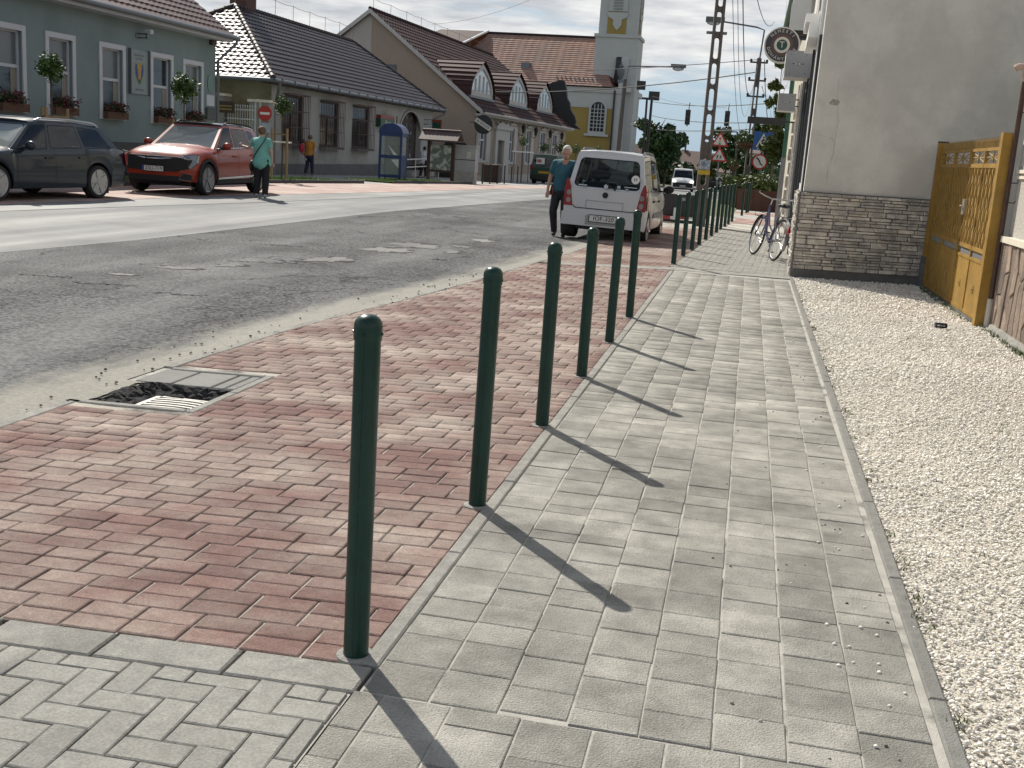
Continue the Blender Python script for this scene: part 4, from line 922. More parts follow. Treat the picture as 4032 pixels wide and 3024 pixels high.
def leaves(n, c, r, size, m, name, par=None, seed=0, shell=.5, flat=1.0):
    g_ = np.random.default_rng(seed); d = g_.normal(size=(n, 3)); d /= np.linalg.norm(d, axis=1)[:, None]
    rad = (shell+(1-shell)*g_.random((n, 1))**.6)*(1+.22*np.sin(d[:, :1]*5+seed)+.18*np.cos(d[:, 1:2]*6+2*d[:, 2:3]*4+seed))
    c_ = np.array(c)+d*rad*np.array(r); q, _ = np.linalg.qr(g_.normal(size=(n, 3, 3))); s_ = size*g_.uniform(.6, 1.3, n)
    base = np.array([(-.5, 0, 0), (0, -.32, .05), (.5, 0, 0), (0, .32, .05)])
    P = np.einsum('nij,kj->nki', q, base)*s_[:, None, None]+c_[:, None]
    o = np_mesh(name, P.reshape(-1, 3), np.arange(4*n).reshape(-1, 4), m, par); return o
for i, (a, b, c, d) in enumerate(wins):
    A, B = a-30, b-30
    f_ = frame_rect('window_surround', m_trim, th_, TX, a, b, c, d, .14, .035, .0, O1)
    fr = frame_rect('window', m_trim, th_, TX-.12, a+.13, b-.13, c+.02, d-.13, .055, .03, .03, O1)
    zm = c+(d-c)*.53
    MB().box(-.15, -.09, A+.18, B-.18, zm-.04, zm+.04).build('transom', m_trim, fr)
    MB().box(-.14, -.13, A+.18, B-.18, zm+.04, d-.18).build('pane', m_glassl if i != 4 else m_glass, fr); MB().box(-.14, -.13, A+.18, B-.18, c+.07, zm-.04).build('pane', m_glass, fr)
    MB().box(-.13, -.124, A+.2, A+.42, c+.07, zm-.04).box(-.13, -.124, B-.42, B-.2, c+.07, zm-.04).build('curtain', m_curt, fr)
    bx_ = thing('flower_box', 'dark red flower box on the %s mint house window counted from the downpipe corner' % ORD[len(wins)-1-i], 'flower box', (TX+.06, (a+b)/2, c+.0), 0, 'flower boxes on the mint house')
    hw = (b-a)/2-.14
    MB().box(-.12, .14, -hw, hw, .02, .22).build('trough', m_fbox, bx_)
    leaves(260, (.05, 0, .32), (.2, hw*.95, .16), .09, m_leafd, 'leaves', bx_, i, .1)['kind'] = 'stuff'; leaves(200, (.08, 0, .33), (.24, hw, .2), .075, m_flow, 'blooms', bx_, i+9, .3)['kind'] = 'stuff'
# roof
rA, rB = (TX+.55, 8, ez+.06), (TX+.55, yc1+.35, ez+.06); rz = ez+.06+5.2*.72
t1, bs1 = tiled_roof('roof_tiles', m_tred, th_, rA, rB, (TX-4.65, yc1+.35, rz), (TX-4.65, 8, rz), org=O1)
bs1.prism([Vector(p)-Vector(O1) for p in ((TX-9.9, 8, ez), (TX-9.9, yc1+.35, ez), (TX-4.65, yc1+.35, rz-.06), (TX-4.65, 8, rz-.06))], (0, 0, .05)); bs1.build('roof', m_wood, th_)
MB().box(.0, .5, 8-30, yc1-30+.3, ez-.12, ez-.02).build('soffit', m_trim, th_)
MB().path([(.62, 8-30, ez+.02), (.62, yc1-30+.42, ez+.02)], .075, 10).build('gutter', m_gut, th_, smooth=True)
MB().path([(.6, yc1-30+.33, ez), (.6, yc1-30+.33, ez-.15), (.06, yc1-29.93, ez-.75), (.06, yc1-29.93, 0)], .055, 8).build('downpipe', m_gut, th_, smooth=True)
for k in range(12): MB().tube((TX-4.5-O1[0], yc1-30+.4-.34*k, rz+.02), (TX-4.5-O1[0], yc1-30+.08-.34*k, rz+.02), .10, .12, 8).build('ridge_tile', m_tred, th_, smooth=True)
# crest board, plaques, lamp
def plate(name, label, cat, l, r, t, b, m, out=.05, X=TX):
    a, bb, c, d = rectX(X, Z1(*l), Z1(*r), Z1(0, t), Z1(0, b)); o = thing(name, label, cat, (X+.001, (a+bb)/2, c)); hw = (bb-a)/2
    MB().box(0, out, -hw, hw, 0, d-c).build('board', m, o); return o, hw, d-c
m_board = mat('crest_board', (.22, .275, .28), .5, .1, 4)
cb, hw, hh = plate('crest_board', 'pale board with a blue and yellow coat of arms between mint house windows', 'sign', (988, 550), (1130, 560), 372, 715, m_board, .04)
MB().box(-.001, .1, -hw-.03, -hw+.0, -.02, hh+.02).box(-.001, .1, hw, hw+.03, -.02, hh+.02).build('side_rail', m_gut, cb)
def shield(s, sx=1): return [(sx*x*s, z*s) for x, z in ((-.36, .5), (-.2, .42), (0, .55), (.2, .42), (.36, .5), (.42, .2), (.38, -.15), (.22, -.42), (0, -.58), (-.22, -.42), (-.38, -.15), (-.42, .2))]
for nm, s, m, x in (('crest_rim', .85, mat('crest_gold', (.30, .24, .05), .5), .041), ('crest_field', .75, mat('crest_blue', (.02, .05, .22), .5), .044)):
    MB().prism([(x, y_*.9*hw*1.6, hh*.5+z_*hh*.5) for y_, z_ in shield(s)], (.0025, 0, 0)).build(nm, m, cb)
MB().prism([(.0475, y_*hw, hh*.5+z_*hh) for y_, z_ in ((-.14, -.16), (.14, -.16), (.16, .02), (.26, .1), (.22, .19), (0, .22), (-.22, .19), (-.26, .1), (-.16, .02))], (.002, 0, 0)).build('crest_figure', mat('crest_yellow', (.36, .24, .03), .5), cb)
MB().prism([(.0475, y_*hw, hh*.5+z_*hh) for y_, z_ in ((-.2, -.165), (.2, -.165), (.1, -.25), (0, -.28), (-.1, -.25))], (.0025, 0, 0)).build('crest_base', mat('crest_green', (.03, .09, .03), .5), cb)
for z_, w in ((.88, .55), (.80, .38), (.1, .45)): MB().box(.041, .043, -hw*w, hw*w, hh*z_-.03, hh*z_+.03).build('faded_line', mat('faded_print', (.14, .17, .19), .6), cb)
plate('info_plaque', 'square white notice plaque on the mint house corner', 'plaque', (1583, 770), (1642, 775), 727, 812, m_trim, .03)
plate('meter_box', 'dark grey meter box below the white plaque', 'meter box', (1578, 870), (1643, 872), 826, 915, mat('meter_grey', (.06, .07, .075), .6), .08)
ov, hw, hh = plate('oval_plaque', 'oval green plaque on the mint house corner', 'plaque', (1592, 640), (1632, 640), 572, 705, m_mint, .006)
MB().prism([(.007, hw*math.cos(a), hh/2+hh/2*math.sin(a)) for a in np.linspace(0, 6.283, 24, endpoint=False)], (.02, 0, 0)).build('oval', mat('plaque_green', (.10, .20, .17), .4), ov)
wb, hw, hh = plate('wall_lamp', 'small square wall lamp bracket high on the mint house', 'lamp', (1042, 270), (1075, 272), 250, 290, m_gut, .02)
MB().box(.02, .3, -.02, .02, hh-.04, hh).box(.02, .3, -.02, .02, 0, .04).box(.26, .3, -.02, .02, 0, hh).build('bracket', m_gut, wb); MB().box(.2, .38, .05, .22, hh, hh+.12).build('head', m_trim, wb)
plate('alarm_box', 'small brown box under the mint house eave', 'box', (1608, 310), (1642, 312), 280, 342, mat('box_brown', (.06, .04, .035), .6), .12)
# ---------------------------------------------------------------- post office
PX = -19.0; eP = onX(1077, 315, PX+.5); ezp = eP.z; py0 = onX(*Z2(520, 1000), PX).y; py1 = onX(*Z2(1762, 1000), PX).y; OP = (PX, py0, gz(PX, py0))
po = thing('post_office', 'grey-white post office with dark tiled hip roof and barred windows', 'house', OP)
m_pow = mat('post_wall', (.33, .33, .315), .95, .12, 1.5, bump=.25, bscale=40, col2=(.24, .235, .21), mix=(.5, .72), mscale=.7)
m_poy = mat('post_side_wall', (.33, .30, .20), .95, .2, 1.2, bump=.3, bscale=40, col2=(.2, .17, .11), mix=(.45, .65), mscale=.8)
pw = [rectX(PX, Z2(*l), Z2(*r), Z2(0, t), Z2(0, b)) for l, r, t, b in (((612, 900), (768, 930), 718, 1098), ((900, 950), (1040, 980), 768, 1128), ((1150, 970), (1275, 990), 805, 1140))]
dy0 = onX(*Z2(1508, 1000), PX).y; dy1 = onX(*Z2(1668, 1000), PX).y; dzt = onX(*Z2(1610, 862), PX).z
zplp = OP[2]+.42
wall_holes('wall', m_pow, po, PX, py0, py1, zplp, ezp+.1, pw + [(dy0, dy1, zplp, dzt)], .3, org=OP)
MB().box(-.3, .06, 0, dy0-py0, -.4, .42).box(-.3, .06, dy1-py0, py1-py0, -.4, .42).build('plinth', mat('post_plinth', (.12, .125, .13), .9, .25, 3, bump=.3, bscale=20), po)
MB().box(-10, -.001, 0, .3, -.4, ezp-OP[2]+.1).build('side_wall', m_poy, po); MB().box(-10, -.31, py1-py0-.3, py1-py0, -.4, ezp-OP[2]+.1).box(-10.3, -10, 0, py1-py0, -.4, ezp-OP[2]).build('rear_wall', m_pow, po)
m_brn = mat('window_brown', (.035, .02, .016), .6, .1); m_rst = mat('cage_rust', (.085, .05, .045), .8, .2, 9)
for i, (a, b, c, d) in enumerate(pw):
    A, B, Cc, D = a-py0, b-py0, c-OP[2], d-OP[2]
    f_ = frame_rect('window', m_brn, po, PX-.12, a, b, c, d, .11, .04, .04, OP)
    zm = Cc+(D-Cc)*.66
    MB().box(-.16, -.08, A+.11, B-.11, zm-.05, zm+.05).box(-.16, -.08, (A+B)/2-.05, (A+B)/2+.05, Cc+.11, zm-.05).build('mullion', m_brn, f_)
    for q0, q1, r0, r1 in ((A+.11, (A+B)/2-.05, Cc+.11, zm-.05), ((A+B)/2+.05, B-.11, Cc+.11, zm-.05), (A+.11, B-.11, zm+.05, D-.11)): MB().box(-.135, -.125, q0, q1, r0, r1).build('pane', m_glass, f_)
    cu = MB(); 
    for k in range(16):
        yy = A+.12+(B-A-.24)*k/16; cu.box(-.17, -.15+.02*(k % 2), yy, yy+(B-A-.24)/16, Cc+.12, D-.12)
    cu.build('curtain', mat('post_curtain', (.06, .075, .08), .9), f_)
    ca = MB(); o_ = .32
    ca.box(0, o_, A-.02, A, Cc-.06, Cc-.03).box(o_-.02, o_, A-.03, B+.03, Cc-.08, Cc-.04).box(o_-.02, o_, A-.03, B+.03, D+.02, D+.05).box(0, o_, B+.0, B+.02, Cc-.06, Cc-.03)
    for z_ in np.linspace(Cc, D, 4): ca.box(o_-.02, o_, A-.02, B+.02, z_-.012, z_+.012).box(0, o_, A-.02, A, z_-.012, z_+.012).box(0, o_, B, B+.02, z_-.012, z_+.012)
    cg = ca.build('cage', m_rst, po)
    nb = 12
    for k in range(nb+1):
        yy = A+(B-A)*k/nb; MB().tube((o_-.01, yy, Cc-.05), (o_-.01, yy, D+.04), .011, n=5).build('bar', m_rst, cg)
    for k in (1, 2, 3):
        for yy in (A-.01, B+.01): MB().tube((o_*k/4, yy, Cc-.05), (o_*k/4, yy, D+.04), .011, n=5).build('bar', m_rst, cg)
    MB().box(-.1, o_+.02, A-.05, B+.05, Cc-.1, Cc-.082).build('sill', m_gut, po)
# arched entrance
dc = (dy0+dy1)/2-py0; dw = (dy1-dy0)/2; zsp = dzt-OP[2]-dw*.62; 
arc = lambda r, k=.62: [(dc+r*math.cos(a), zsp+r*k*math.sin(a)) for a in np.linspace(0, math.pi, 18)]
ou, inn = arc(dw+.18), arc(dw)
mb = MB()
for k in range(17): mb.prism([(.0, *ou[k]), (.0, *ou[k+1]), (.0, *inn[k+1]), (.0, *inn[k])], (.06, 0, 0))
mb.box(0, .06, dc+dw, dc+dw+.18, .0, zsp).box(0, .06, dc-dw-.18, dc-dw, 0, zsp); mb.build('arch_surround', m_pow, po)
mb = MB(); cr1 = inn + [(dc-dw, dzt-OP[2]+.01), (dc+dw, dzt-OP[2]+.01)]; mb.prism([(-.02, *q) for q in inn[:9]] + [(-.02, dc+.0, dzt-OP[2]+.01), (-.02, dc+dw+.01, dzt-OP[2]+.01)], (.015, 0, 0)); mb.prism([(-.02, *q) for q in inn[9:]] + [(-.02, dc-dw-.01, dzt-OP[2]+.01), (-.02, dc, dzt-OP[2]+.01)], (.015, 0, 0)); mb.build('arch_spandrel', m_pow, po)
dr = MB().box(-.3, -.24, dc-dw, dc+dw, -.1, dzt-OP[2]).build('door', m_brn, po)
for k in range(5):
    for j in range(6): yy = dc-dw+.25+(2*dw-.5)*k/4; z_ = .9+j*.42; MB().prism([(-.235, yy-.13, z_), (-.235, yy, z_-.17), (-.235, yy+.13, z_), (-.235, yy, z_+.17)], (.012, 0, 0)).build('lattice_pane', m_glass if j < 4 else m_glassl, dr)
MB().box(.0, .9, dc-dw-.3, dc+dw+.3, -.2, .1).build('step', m_conc, po)
# hip roof
ry0, ry1 = py0-1.0, py1+.75; rz_ = 6.95; rX = PX-4.1; xr = PX+.5; xb = PX-8.7; e_ = ezp+.05
h0 = (rX, onX(*Z2(245, 45), rX).y, onX(*Z2(245, 45), rX).z); rz_ = h0[2]; h1 = (rX, onX(*Z2(1150, 318), rX).y, rz_)
for A, B, C, D in (((xr, ry0, e_), (xr, ry1, e_), h1, h0), ((xb, ry0, e_), (xr, ry0, e_), h0, (h0[0]-.02, h0[1], h0[2])), ((xr, ry1, e_), (xb, ry1, e_), (h1[0]-.02, h1[1], h1[2]), h1), ((xb, ry1, e_), (xb, ry0, e_), h0, h1)):
    t, b = tiled_roof('roof_tiles', m_tdark, po, A, B, C, D, org=OP, cw=.3, ch=.36, wave=.035, step=.045); b.build('roof', m_wood, po)
def ridge_line(p, q, m, par, org, n, r=.11):
    p, q = Vector(p)-Vector(org), Vector(q)-Vector(org); d = (q-p)/n; me = None
    for k in range(n):
        if me is None:
            o = MB().tube((0, 0, 0), d*1.12, r*1.15, r*.85, 8).build('ridge_tile', m, par, smooth=True); me = o.data
        else: o = link('ridge_tile', me, par)
        o.location = p+d*k+Vector((0, 0, .04))
m_ridge = mat('ridge_dark', (.05, .038, .038), .62, .2, 5, spec=.3)
for p, q, n in (((xr, ry0, e_), h0, 22), ((xr, ry1, e_), h1, 24), (h0, h1, 44), ((xb, ry0, e_), h0, 16)): ridge_line(p, q, m_ridge, po, OP, n)
g_z = ezp-OP[2]
MB().path([(.56, ry0-py0-.05, g_z), (.56, ry1-py0+.05, g_z)], .085, 10).path([(.56, ry0-py0-.05, g_z), (-8.7, ry0-py0-.05, g_z)], .085, 10).build('gutter', m_gut, po, smooth=True)
for k in range(20): yy = ry0-py0+.6+k*1.25; MB().box(.46, .66, yy, yy+.03, g_z-.1, g_z+.1).build('gutter_clip', m_gut, po)
MB().box(0, .5, ry0-py0, ry1-py0, g_z-.12, g_z-.03).build('soffit', m_wood, po)
MB().path([(.56, -.5, g_z), (.5, -.4, g_z-.3), (.1, .1, g_z-1.1), (.1, .1, 0)], .07, 8).build('downpipe', m_gut, po, smooth=True)
MB().path([(.56, ry1-py0-.1, g_z), (.5, ry1-py0-.2, g_z-.25), (.08, py1-py0-.12, g_z-.6), (.08, py1-py0-.12, 0)], .06, 8).build('downpipe', m_gut, po, smooth=True)
c_ = onX(*Z2(305, 30), rX-.3); MB().box(c_.x-.4-OP[0], c_.x+.4-OP[0], c_.y-py0-.5, c_.y-py0+.5, rz_-OP[2]-.5, rz_-OP[2]+1.6).build('chimney', mat('chimney_brick', (.10, .05, .04), .9, .2, 6), po)
lw_ = MB(); zz_ = rz_-OP[2]+.1
for k in range(8):
    yy = h0[1]-py0+(h1[1]-h0[1])*k/7; lw_.tube((rX-PX, yy, zz_), (rX-PX, yy, zz_+.75), .012, n=4)
lw_.path([(rX-PX, h0[1]-py0+(h1[1]-h0[1])*k/21, zz_+.72-.05*math.sin(math.pi*(k % 3)/3)) for k in range(22)], .01, 4); lw_.build('lightning_wire', m_gut, po)
# post signs
m_pg = mat('post_green', (.012, .06, .035), .4, .05); m_pr = mat('post_red', (.22, .035, .02), .4, .05)
a, b, c, d = rectX(PX, Z2(1330, 930), Z2(1435, 940), Z2(0, 880), Z2(0, 972))
ps = thing('post_sign', 'green and red lettered sign box on the post office wall', 'sign', (PX+.01, (a+b)/2, c)); hw = (b-a)/2; hh = d-c
MB().box(0, .25, -hw, hw, 0, hh*.72).build('green_box', m_pg, ps); MB().box(0, .251, -hw, hw, hh*.721, hh).build('red_top', m_pr, ps)
text('lettering', 'Posta', hh*.62, m_cream, ps, (.252, .1*hw, hh*.35), FACE_E, .003, 1.25)
s_ = onX(*Z2(1795, 975), PX+.8)
hs = thing('hanging_sign', 'green and red shield sign hanging from an iron arm at the post office corner', 'sign', (PX+.8, s_.y, s_.z))
MB().prism([(x*.55, 0, z*.75-.03) for x, z in ((-.5, .58), (.5, .58), (.5, -.1), (.38, -.4), (0, -.58), (-.38, -.4), (-.5, -.1))], (0, .12, 0)).build('red_rim', m_pr, hs)
MB().prism([(x*.5-.02, -.01, z*.68-.08) for x, z in ((-.5, .5), (.5, .5), (.5, -.1), (.38, -.4), (0, -.58), (-.38, -.4), (-.5, -.1))], (0, .009, 0)).build('green_face', m_pg, hs)
text('lettering', 'Posta', .15, m_cream, hs, (-.02, -.013, -.14), FACE_S, .002)
MB().path([(-.8, .06, .38), (.2, .06, .38)], .015, 6).path([(-.8, .06, .1), (-.45, .06, .1), (-.3, .06, .36)], .012, 6).path([(-.7+.14*math.cos(t), .06, .24+.13*math.sin(t)) for t in np.linspace(0, 6, 14)], .01, 6).build('iron_arm', m_dark, hs)
# side yard gate between the two houses
gY = 41.0
yg2 = thing('side_gate', 'white wrought iron yard gate with scrollwork between the pillars', 'gate', (0, gY, 0))
m_wi = mat('white_iron', (.52, .53, .5), .5, .05); m_pil = mat('gate_pillar', (.27, .26, .235), .9, .1, 4)
xl = onY(*Z2(165, 900), gY).x; xrr = onY(*Z2(405, 900), gY).x; ztg = onY(*Z2(250, 840), gY).z
for z_ in (.3, ztg-.35, ztg): MB().box(xl, xrr, -.02, .02, z_-.025, z_+.025).build('rail', m_wi, yg2)
nb = 13
for k in range(nb):
    x = xl+(xrr-xl)*(k+.5)/nb; MB().tube((x, 0, .2), (x, 0, ztg+.12), .014, n=6).ell((x, 0, ztg+.15), (.03, .03, .05), 6, 4).build('bar', m_wi, yg2)
    MB().path([(x+.07*math.cos(t), -.01, 1.15+.16*math.sin(t)) for t in np.linspace(.3, 6.0, 12)], .011, 5).build('scroll', m_wi, yg2)
MB().path([(xrr-.02, 0, .1), (xrr-.02, 0, ztg+.25), (xrr+.02, 0, ztg+.42), (xrr+.14, 0, ztg+.42), (xrr+.18, 0, ztg+.25), (xrr+.18, 0, .1)], .035, 8).build('hinge_post', m_wi, yg2, smooth=True)
def pillar(l, r, t, label):
    a = onY(*Z2(l, 900), gY).x; b = onY(*Z2(r, 900), gY).x; z_ = onY(*Z2((l+r)/2, t), gY).z; o = thing('gate_pillar', label, 'pillar', ((a+b)/2, gY+.1, 0)); hw = abs(b-a)/2
    MB().box(-hw, hw, -.1, .4, -.1, z_-.1).build('shaft', m_pil, o); MB().box(-hw-.06, hw+.06, -.16, .46, z_-.1, z_).build('cap', m_capw, o); return o
pillar(112, 158, 715, 'grey gate pillar beside the mint house corner'); pl2 = pillar(352, 505, 765, 'grey gate pillar with the red no entry sign beside the post office')
ne = onY(*Z2(477, 872), gY); sg = thing('no_entry_sign', 'round red no entry sign with white bar on the gate pillar', 'sign', (ne.x, gY-.03, ne.z))
MB().lathe([(.29, -.012), (.29, .012)], 28, axis='y').build('disc', mat('sign_red', (.42, .03, .02), .4), sg); MB().box(-.2, .2, -.016, -.0125, -.045, .045).build('bar', m_white, sg)
MB().box(-.22, .22, -.015, .005, -.72, -.36).build('sub_plate', mat('sub_plate', (.4, .44, .5), .5), sg)
ws = onY(*Z2(172, 822), gY-.5); w2 = thing('name_board', 'small brown name board on the iron gate pillar', 'sign', (ws.x, gY-.5, ws.z)); MB().box(-.36, .36, 0, .04, -.22, .22).build('board', mat('board_brown', (.05, .035, .02), .7), w2)
MB().box(-.26, .26, -.006, -.001, .02, .06).box(-.26, .26, -.006, -.001, -.1, -.06).build('faded_line', mat('board_gold', (.3, .2, .05), .6), w2); MB().tube((.0, .05, -.2), (0, .05, -ws.z), .03).build('post', m_dark, w2)
# ================================================================ restaurant, church, furniture on the far side
def onV(px_, py_, P0, dr, dist=0):      # ray on a vertical plane through P0 along dr
    n = Vector((dr[1], -dr[0], 0)); d = ray(px_, py_); t = (Vector((P0[0], P0[1], 0))+n*dist).dot(n)/d.dot(n); return d*t+Vector((0, 0, CAMZ))
ZB = lambda a, b: (1820+a*.3134, 200+b*.3134)
B3A = math.atan(.03); B3D = (math.sin(B3A), math.cos(B3A)); B3P = (-17.4, 69.6)
O3 = Vector((B3P[0], B3P[1], gz(*B3P)))
def b3(a, b, d=0):
    p = onV(*ZB(a, b), B3P, B3D, d)-O3; return (p.x*B3D[0]+p.y*B3D[1], p.z)          # (along, height)
rs3 = thing('restaurant', 'beige restaurant with long dark red roof and three pointed dormer windows', 'house', O3, -B3A)
m_bei = mat('beige_wall', (.33, .265, .215), .9, .06, 1.5, bump=.15, bscale=40); m_bei2 = mat('beige_pale', (.42, .39, .36), .9, .06, 1.5)
m_cw = mat('white_stucco', (.47, .45, .43), .8, .06, 3)
ez3 = b3(215, 785, .5)[1]; s1 = b3(1375, 985, .5)[0]
holes3 = []
for l, r, t, b in ((212, 305, 935, 1375), (580, 650, 970, 1395), (800, 862, 1005, 1410), (975, 1035, 1030, 1420), (1128, 1180, 1060, 1425)):
    a_, zt = b3(l, t); b_, _ = b3(r, t+60); _, zb = b3(l, b); holes3.append((a_, b_, zb, zt))
da, dzt3 = b3(425, 1120); db, _ = b3(505, 1120)
mb = MB()
H = holes3 + [(da, db, -.1, dzt3)]
ya = sorted({0, s1} | {h[0] for h in H} | {h[1] for h in H}); za = sorted({-.5, ez3+.2} | {h[2] for h in H} | {h[3] for h in H})
for a, b in zip(ya[:-1], ya[1:]):
    for c, d in zip(za[:-1], za[1:]):
        if any(h[0] <= (a+b)/2 <= h[1] and h[2] <= (c+d)/2 <= h[3] for h in H): continue
        mb.quad((0, a, c), (0, b, c), (0, b, d), (0, a, d))
for a, b, c, d in H: mb.quad((0, a, c), (0, a, d), (-.25, a, d), (-.25, a, c)).quad((0, b, c), (0, b, d), (-.25, b, d), (-.25, b, c)).quad((0, a, c), (0, b, c), (-.25, b, c), (-.25, a, c)).quad((0, a, d), (0, b, d), (-.25, b, d), (-.25, a, d))
mb.build('wall', m_bei, rs3, recalc=False)
for i, (a, b, c, d) in enumerate(holes3):
    w = b-a; fr = MB(); t_ = w*.1
    fr.box(-.22, -.12, a, a+t_, c, d).box(-.22, -.12, b-t_, b, c, d).box(-.22, -.12, (a+b)/2-t_/2, (a+b)/2+t_/2, c, d).box(-.22, -.12, a, b, c, c+.1).box(-.22, -.12, a, b, d-.1, d).box(-.22, -.1, a, b, c+(d-c)*.56, c+(d-c)*.62)
    f_ = fr.build('window', m_trim, rs3)
    for q0, q1 in ((a+t_, (a+b)/2-t_/2), ((a+b)/2+t_/2, b-t_)):
        for r0, r1 in ((c+.1, c+(d-c)*.56), (c+(d-c)*.62, d-.1)): MB().box(-.2, -.19, q0, q1, r0, r1).build('pane', m_glass, f_)
    su = MB(); e = w*.32
    su.box(0, .06, a-e*.3, a, c-.15, d+.15).box(0, .06, b, b+e*1.6, c-.15, d+.15).box(0, .06, a, b, d, d+.15).box(0, .06, a, b, c-.15, c); su.build('window_surround', m_cw, rs3)
    c3 = (a+b)/2+e*.5; MB().prism([(0, c3-w*.5, d+.2), (0, c3+w*.5, d+.2), (0, c3+w*.45, d+.34), (0, c3+w*.15, d+.36), (0, c3, d+.5), (0, c3-w*.15, d+.36), (0, c3-w*.45, d+.34)], (.1, 0, 0)).build('keystone', m_cw, rs3)
# portal
pa, _ = b3(385, 1300); pb, _ = b3(560, 1300); pt = b3(470, 900)[1]; pc = (da+db)/2; zc = b3(470, 990)[1]
MB().box(0, .16, pa, da, -.3, zc).box(0, .16, db, pb, -.3, zc).box(0, .16, da, db, dzt3, zc).build('portal', m_cw, rs3)
MB().box(0, .3, pa-.3, pb+.3, zc, zc+.18).build('portal_cornice', m_cw, rs3)
pdm = [(pa-.2, zc+.18), (pb+.2, zc+.18), (pb-.5, zc+.3), (pc+1.6, zc+.5), (pc+.9, pt-.1), (pc, pt+.05), (pc-.9, pt-.1), (pc-1.6, zc+.5), (pa+.5, zc+.3)]
MB().prism([(0, *q) for q in pdm], (.2, 0, 0)).build('pediment', m_cw, rs3)
MB().box(-.22, -.18, da, db, -.3, dzt3).build('door', mat('door_grey', (.16, .175, .185), .6, .1), rs3)
MB().box(0, .12, 0, pa, -.5, .25).box(0, .12, pb, s1, -.5, .25).build('plinth', m_bei2, rs3)
# gable end facing the near side
ap = onV(*Z2(1285, 100), B3P, (1, 0)); apx = ap.x-O3.x; apz = ap.z-O3.z
lx = onV(*Z2(1070, 280), B3P, (1, 0)); pitch = (apz-ez3)/(-apx+.5)
wl = apx*2
zw0 = ez3+.04+(apz+.1-ez3)/(-apx+.55)*.55
gab = MB().add([(0, 0, -.5), (wl, 0, -.5), (wl, 0, ez3), (apx, 0, apz+.12), (0, 0, zw0)], [(0, 1, 2, 3, 4)]); gab.build('gable_wall', m_bei, rs3)
MB().add([(apx+.02, -.012, -.5), (wl, -.012, -.5), (wl, -.012, ez3), (apx+.02, -.012, apz+.05)], [(0, 1, 2, 3)]).prism([(apx, -.011, 0), (apx+.05, -.011, 0), (apx+.05, -.011, apz-.1), (apx, -.011, apz-.1)], (0, .01, 0)).build('gable_pale_half', m_bei2, rs3)
vb = MB(); vb.prism([(.5, -.32, ez3-.06), (.5, -.32, ez3+.22), (apx, -.32, apz+.28), (apx, -.32, apz)], (0, .08, 0)); vb.prism([(wl-.5, -.32, ez3-.06), (wl-.5, -.32, ez3+.22), (apx, -.32, apz+.28), (apx, -.32, apz)], (0, .08, 0)); vb.build('verge_board', m_cw, rs3)
gw = onV(*Z2(1440, 525), B3P, (1, 0))-O3; MB().box(gw.x-.35, gw.x+.35, -.02, .02, gw.z-.35, gw.z+.25).build('gable_window', m_glass, rs3)
rid_s = onV(2163.5, 312.5, (O3.x+apx, O3.y), B3D)-O3; rid_s = rid_s.x*B3D[0]+rid_s.y*B3D[1]
send = max(s1+.5, 1); 
t, b = tiled_roof('roof_tiles', m_tbrown, rs3, (.55, -.3, ez3+.1), (.55, send, ez3+.1), (apx, send, apz+.2), (apx, -.3, apz+.2), cw=.5, ch=.5, wave=.05, step=.05); b.build('roof', m_wood, rs3)
MB().prism([(wl-.5, -.3, ez3+.1), (wl-.5, send, ez3+.1), (apx, send, apz+.2), (apx, -.3, apz+.2)], (0, 0, .05)).build('rear_roof', m_tbrown, rs3)
ridge_line((apx, -.3, apz+.25), (apx, send, apz+.25), m_tbrown, rs3, (0, 0, 0), 60)
lw_ = MB()
for k in range(9): lw_.tube((apx, .3+k*3.2, apz+.3), (apx, .3+k*3.2, apz+1.0), .014, n=4)
lw_.path([(apx, .3+k*1.6, apz+.95-.06*(k % 2)) for k in range(17)], .012, 4); lw_.build('lightning_wire', m_gut, rs3)
MB().box(.0, .54, -.3, send, ez3-.12, ez3+.02).build('soffit', m_bei2, rs3)
MB().path([(.62, -.3, ez3+.05), (.62, send, ez3+.05)], .09, 8).build('gutter', m_bei2, rs3, smooth=True)
MB().path([(.6, .0, ez3), (.55, .0, ez3-.3), (.1, .1, ez3-1.3), (.1, .1, -.4)], .09, 8).build('downpipe', m_bei2, rs3, smooth=True)
# curved copper parapet at the far end
zz3 = lambda a, b: onV(*ZB(a, b), (O3.x+B3D[0]*send, O3.y+B3D[1]*send), (1, 0))-O3
cp = [zz3(*q) for q in ((1100, 362), (1160, 372), (1185, 480), (1192, 590), (1225, 640), (1236, 730), (1295, 830), (1305, 890), (1285, 915), (1375, 985), (1150, 940), (930, 820), (930, 420))]
mb = MB(); mb.prism([(q.x, send-.1, q.z) for q in cp], (0, .5, 0)); mb.build('copper_parapet', mat('copper_green', (.02, .024, .026), .6, .2, 2), rs3)
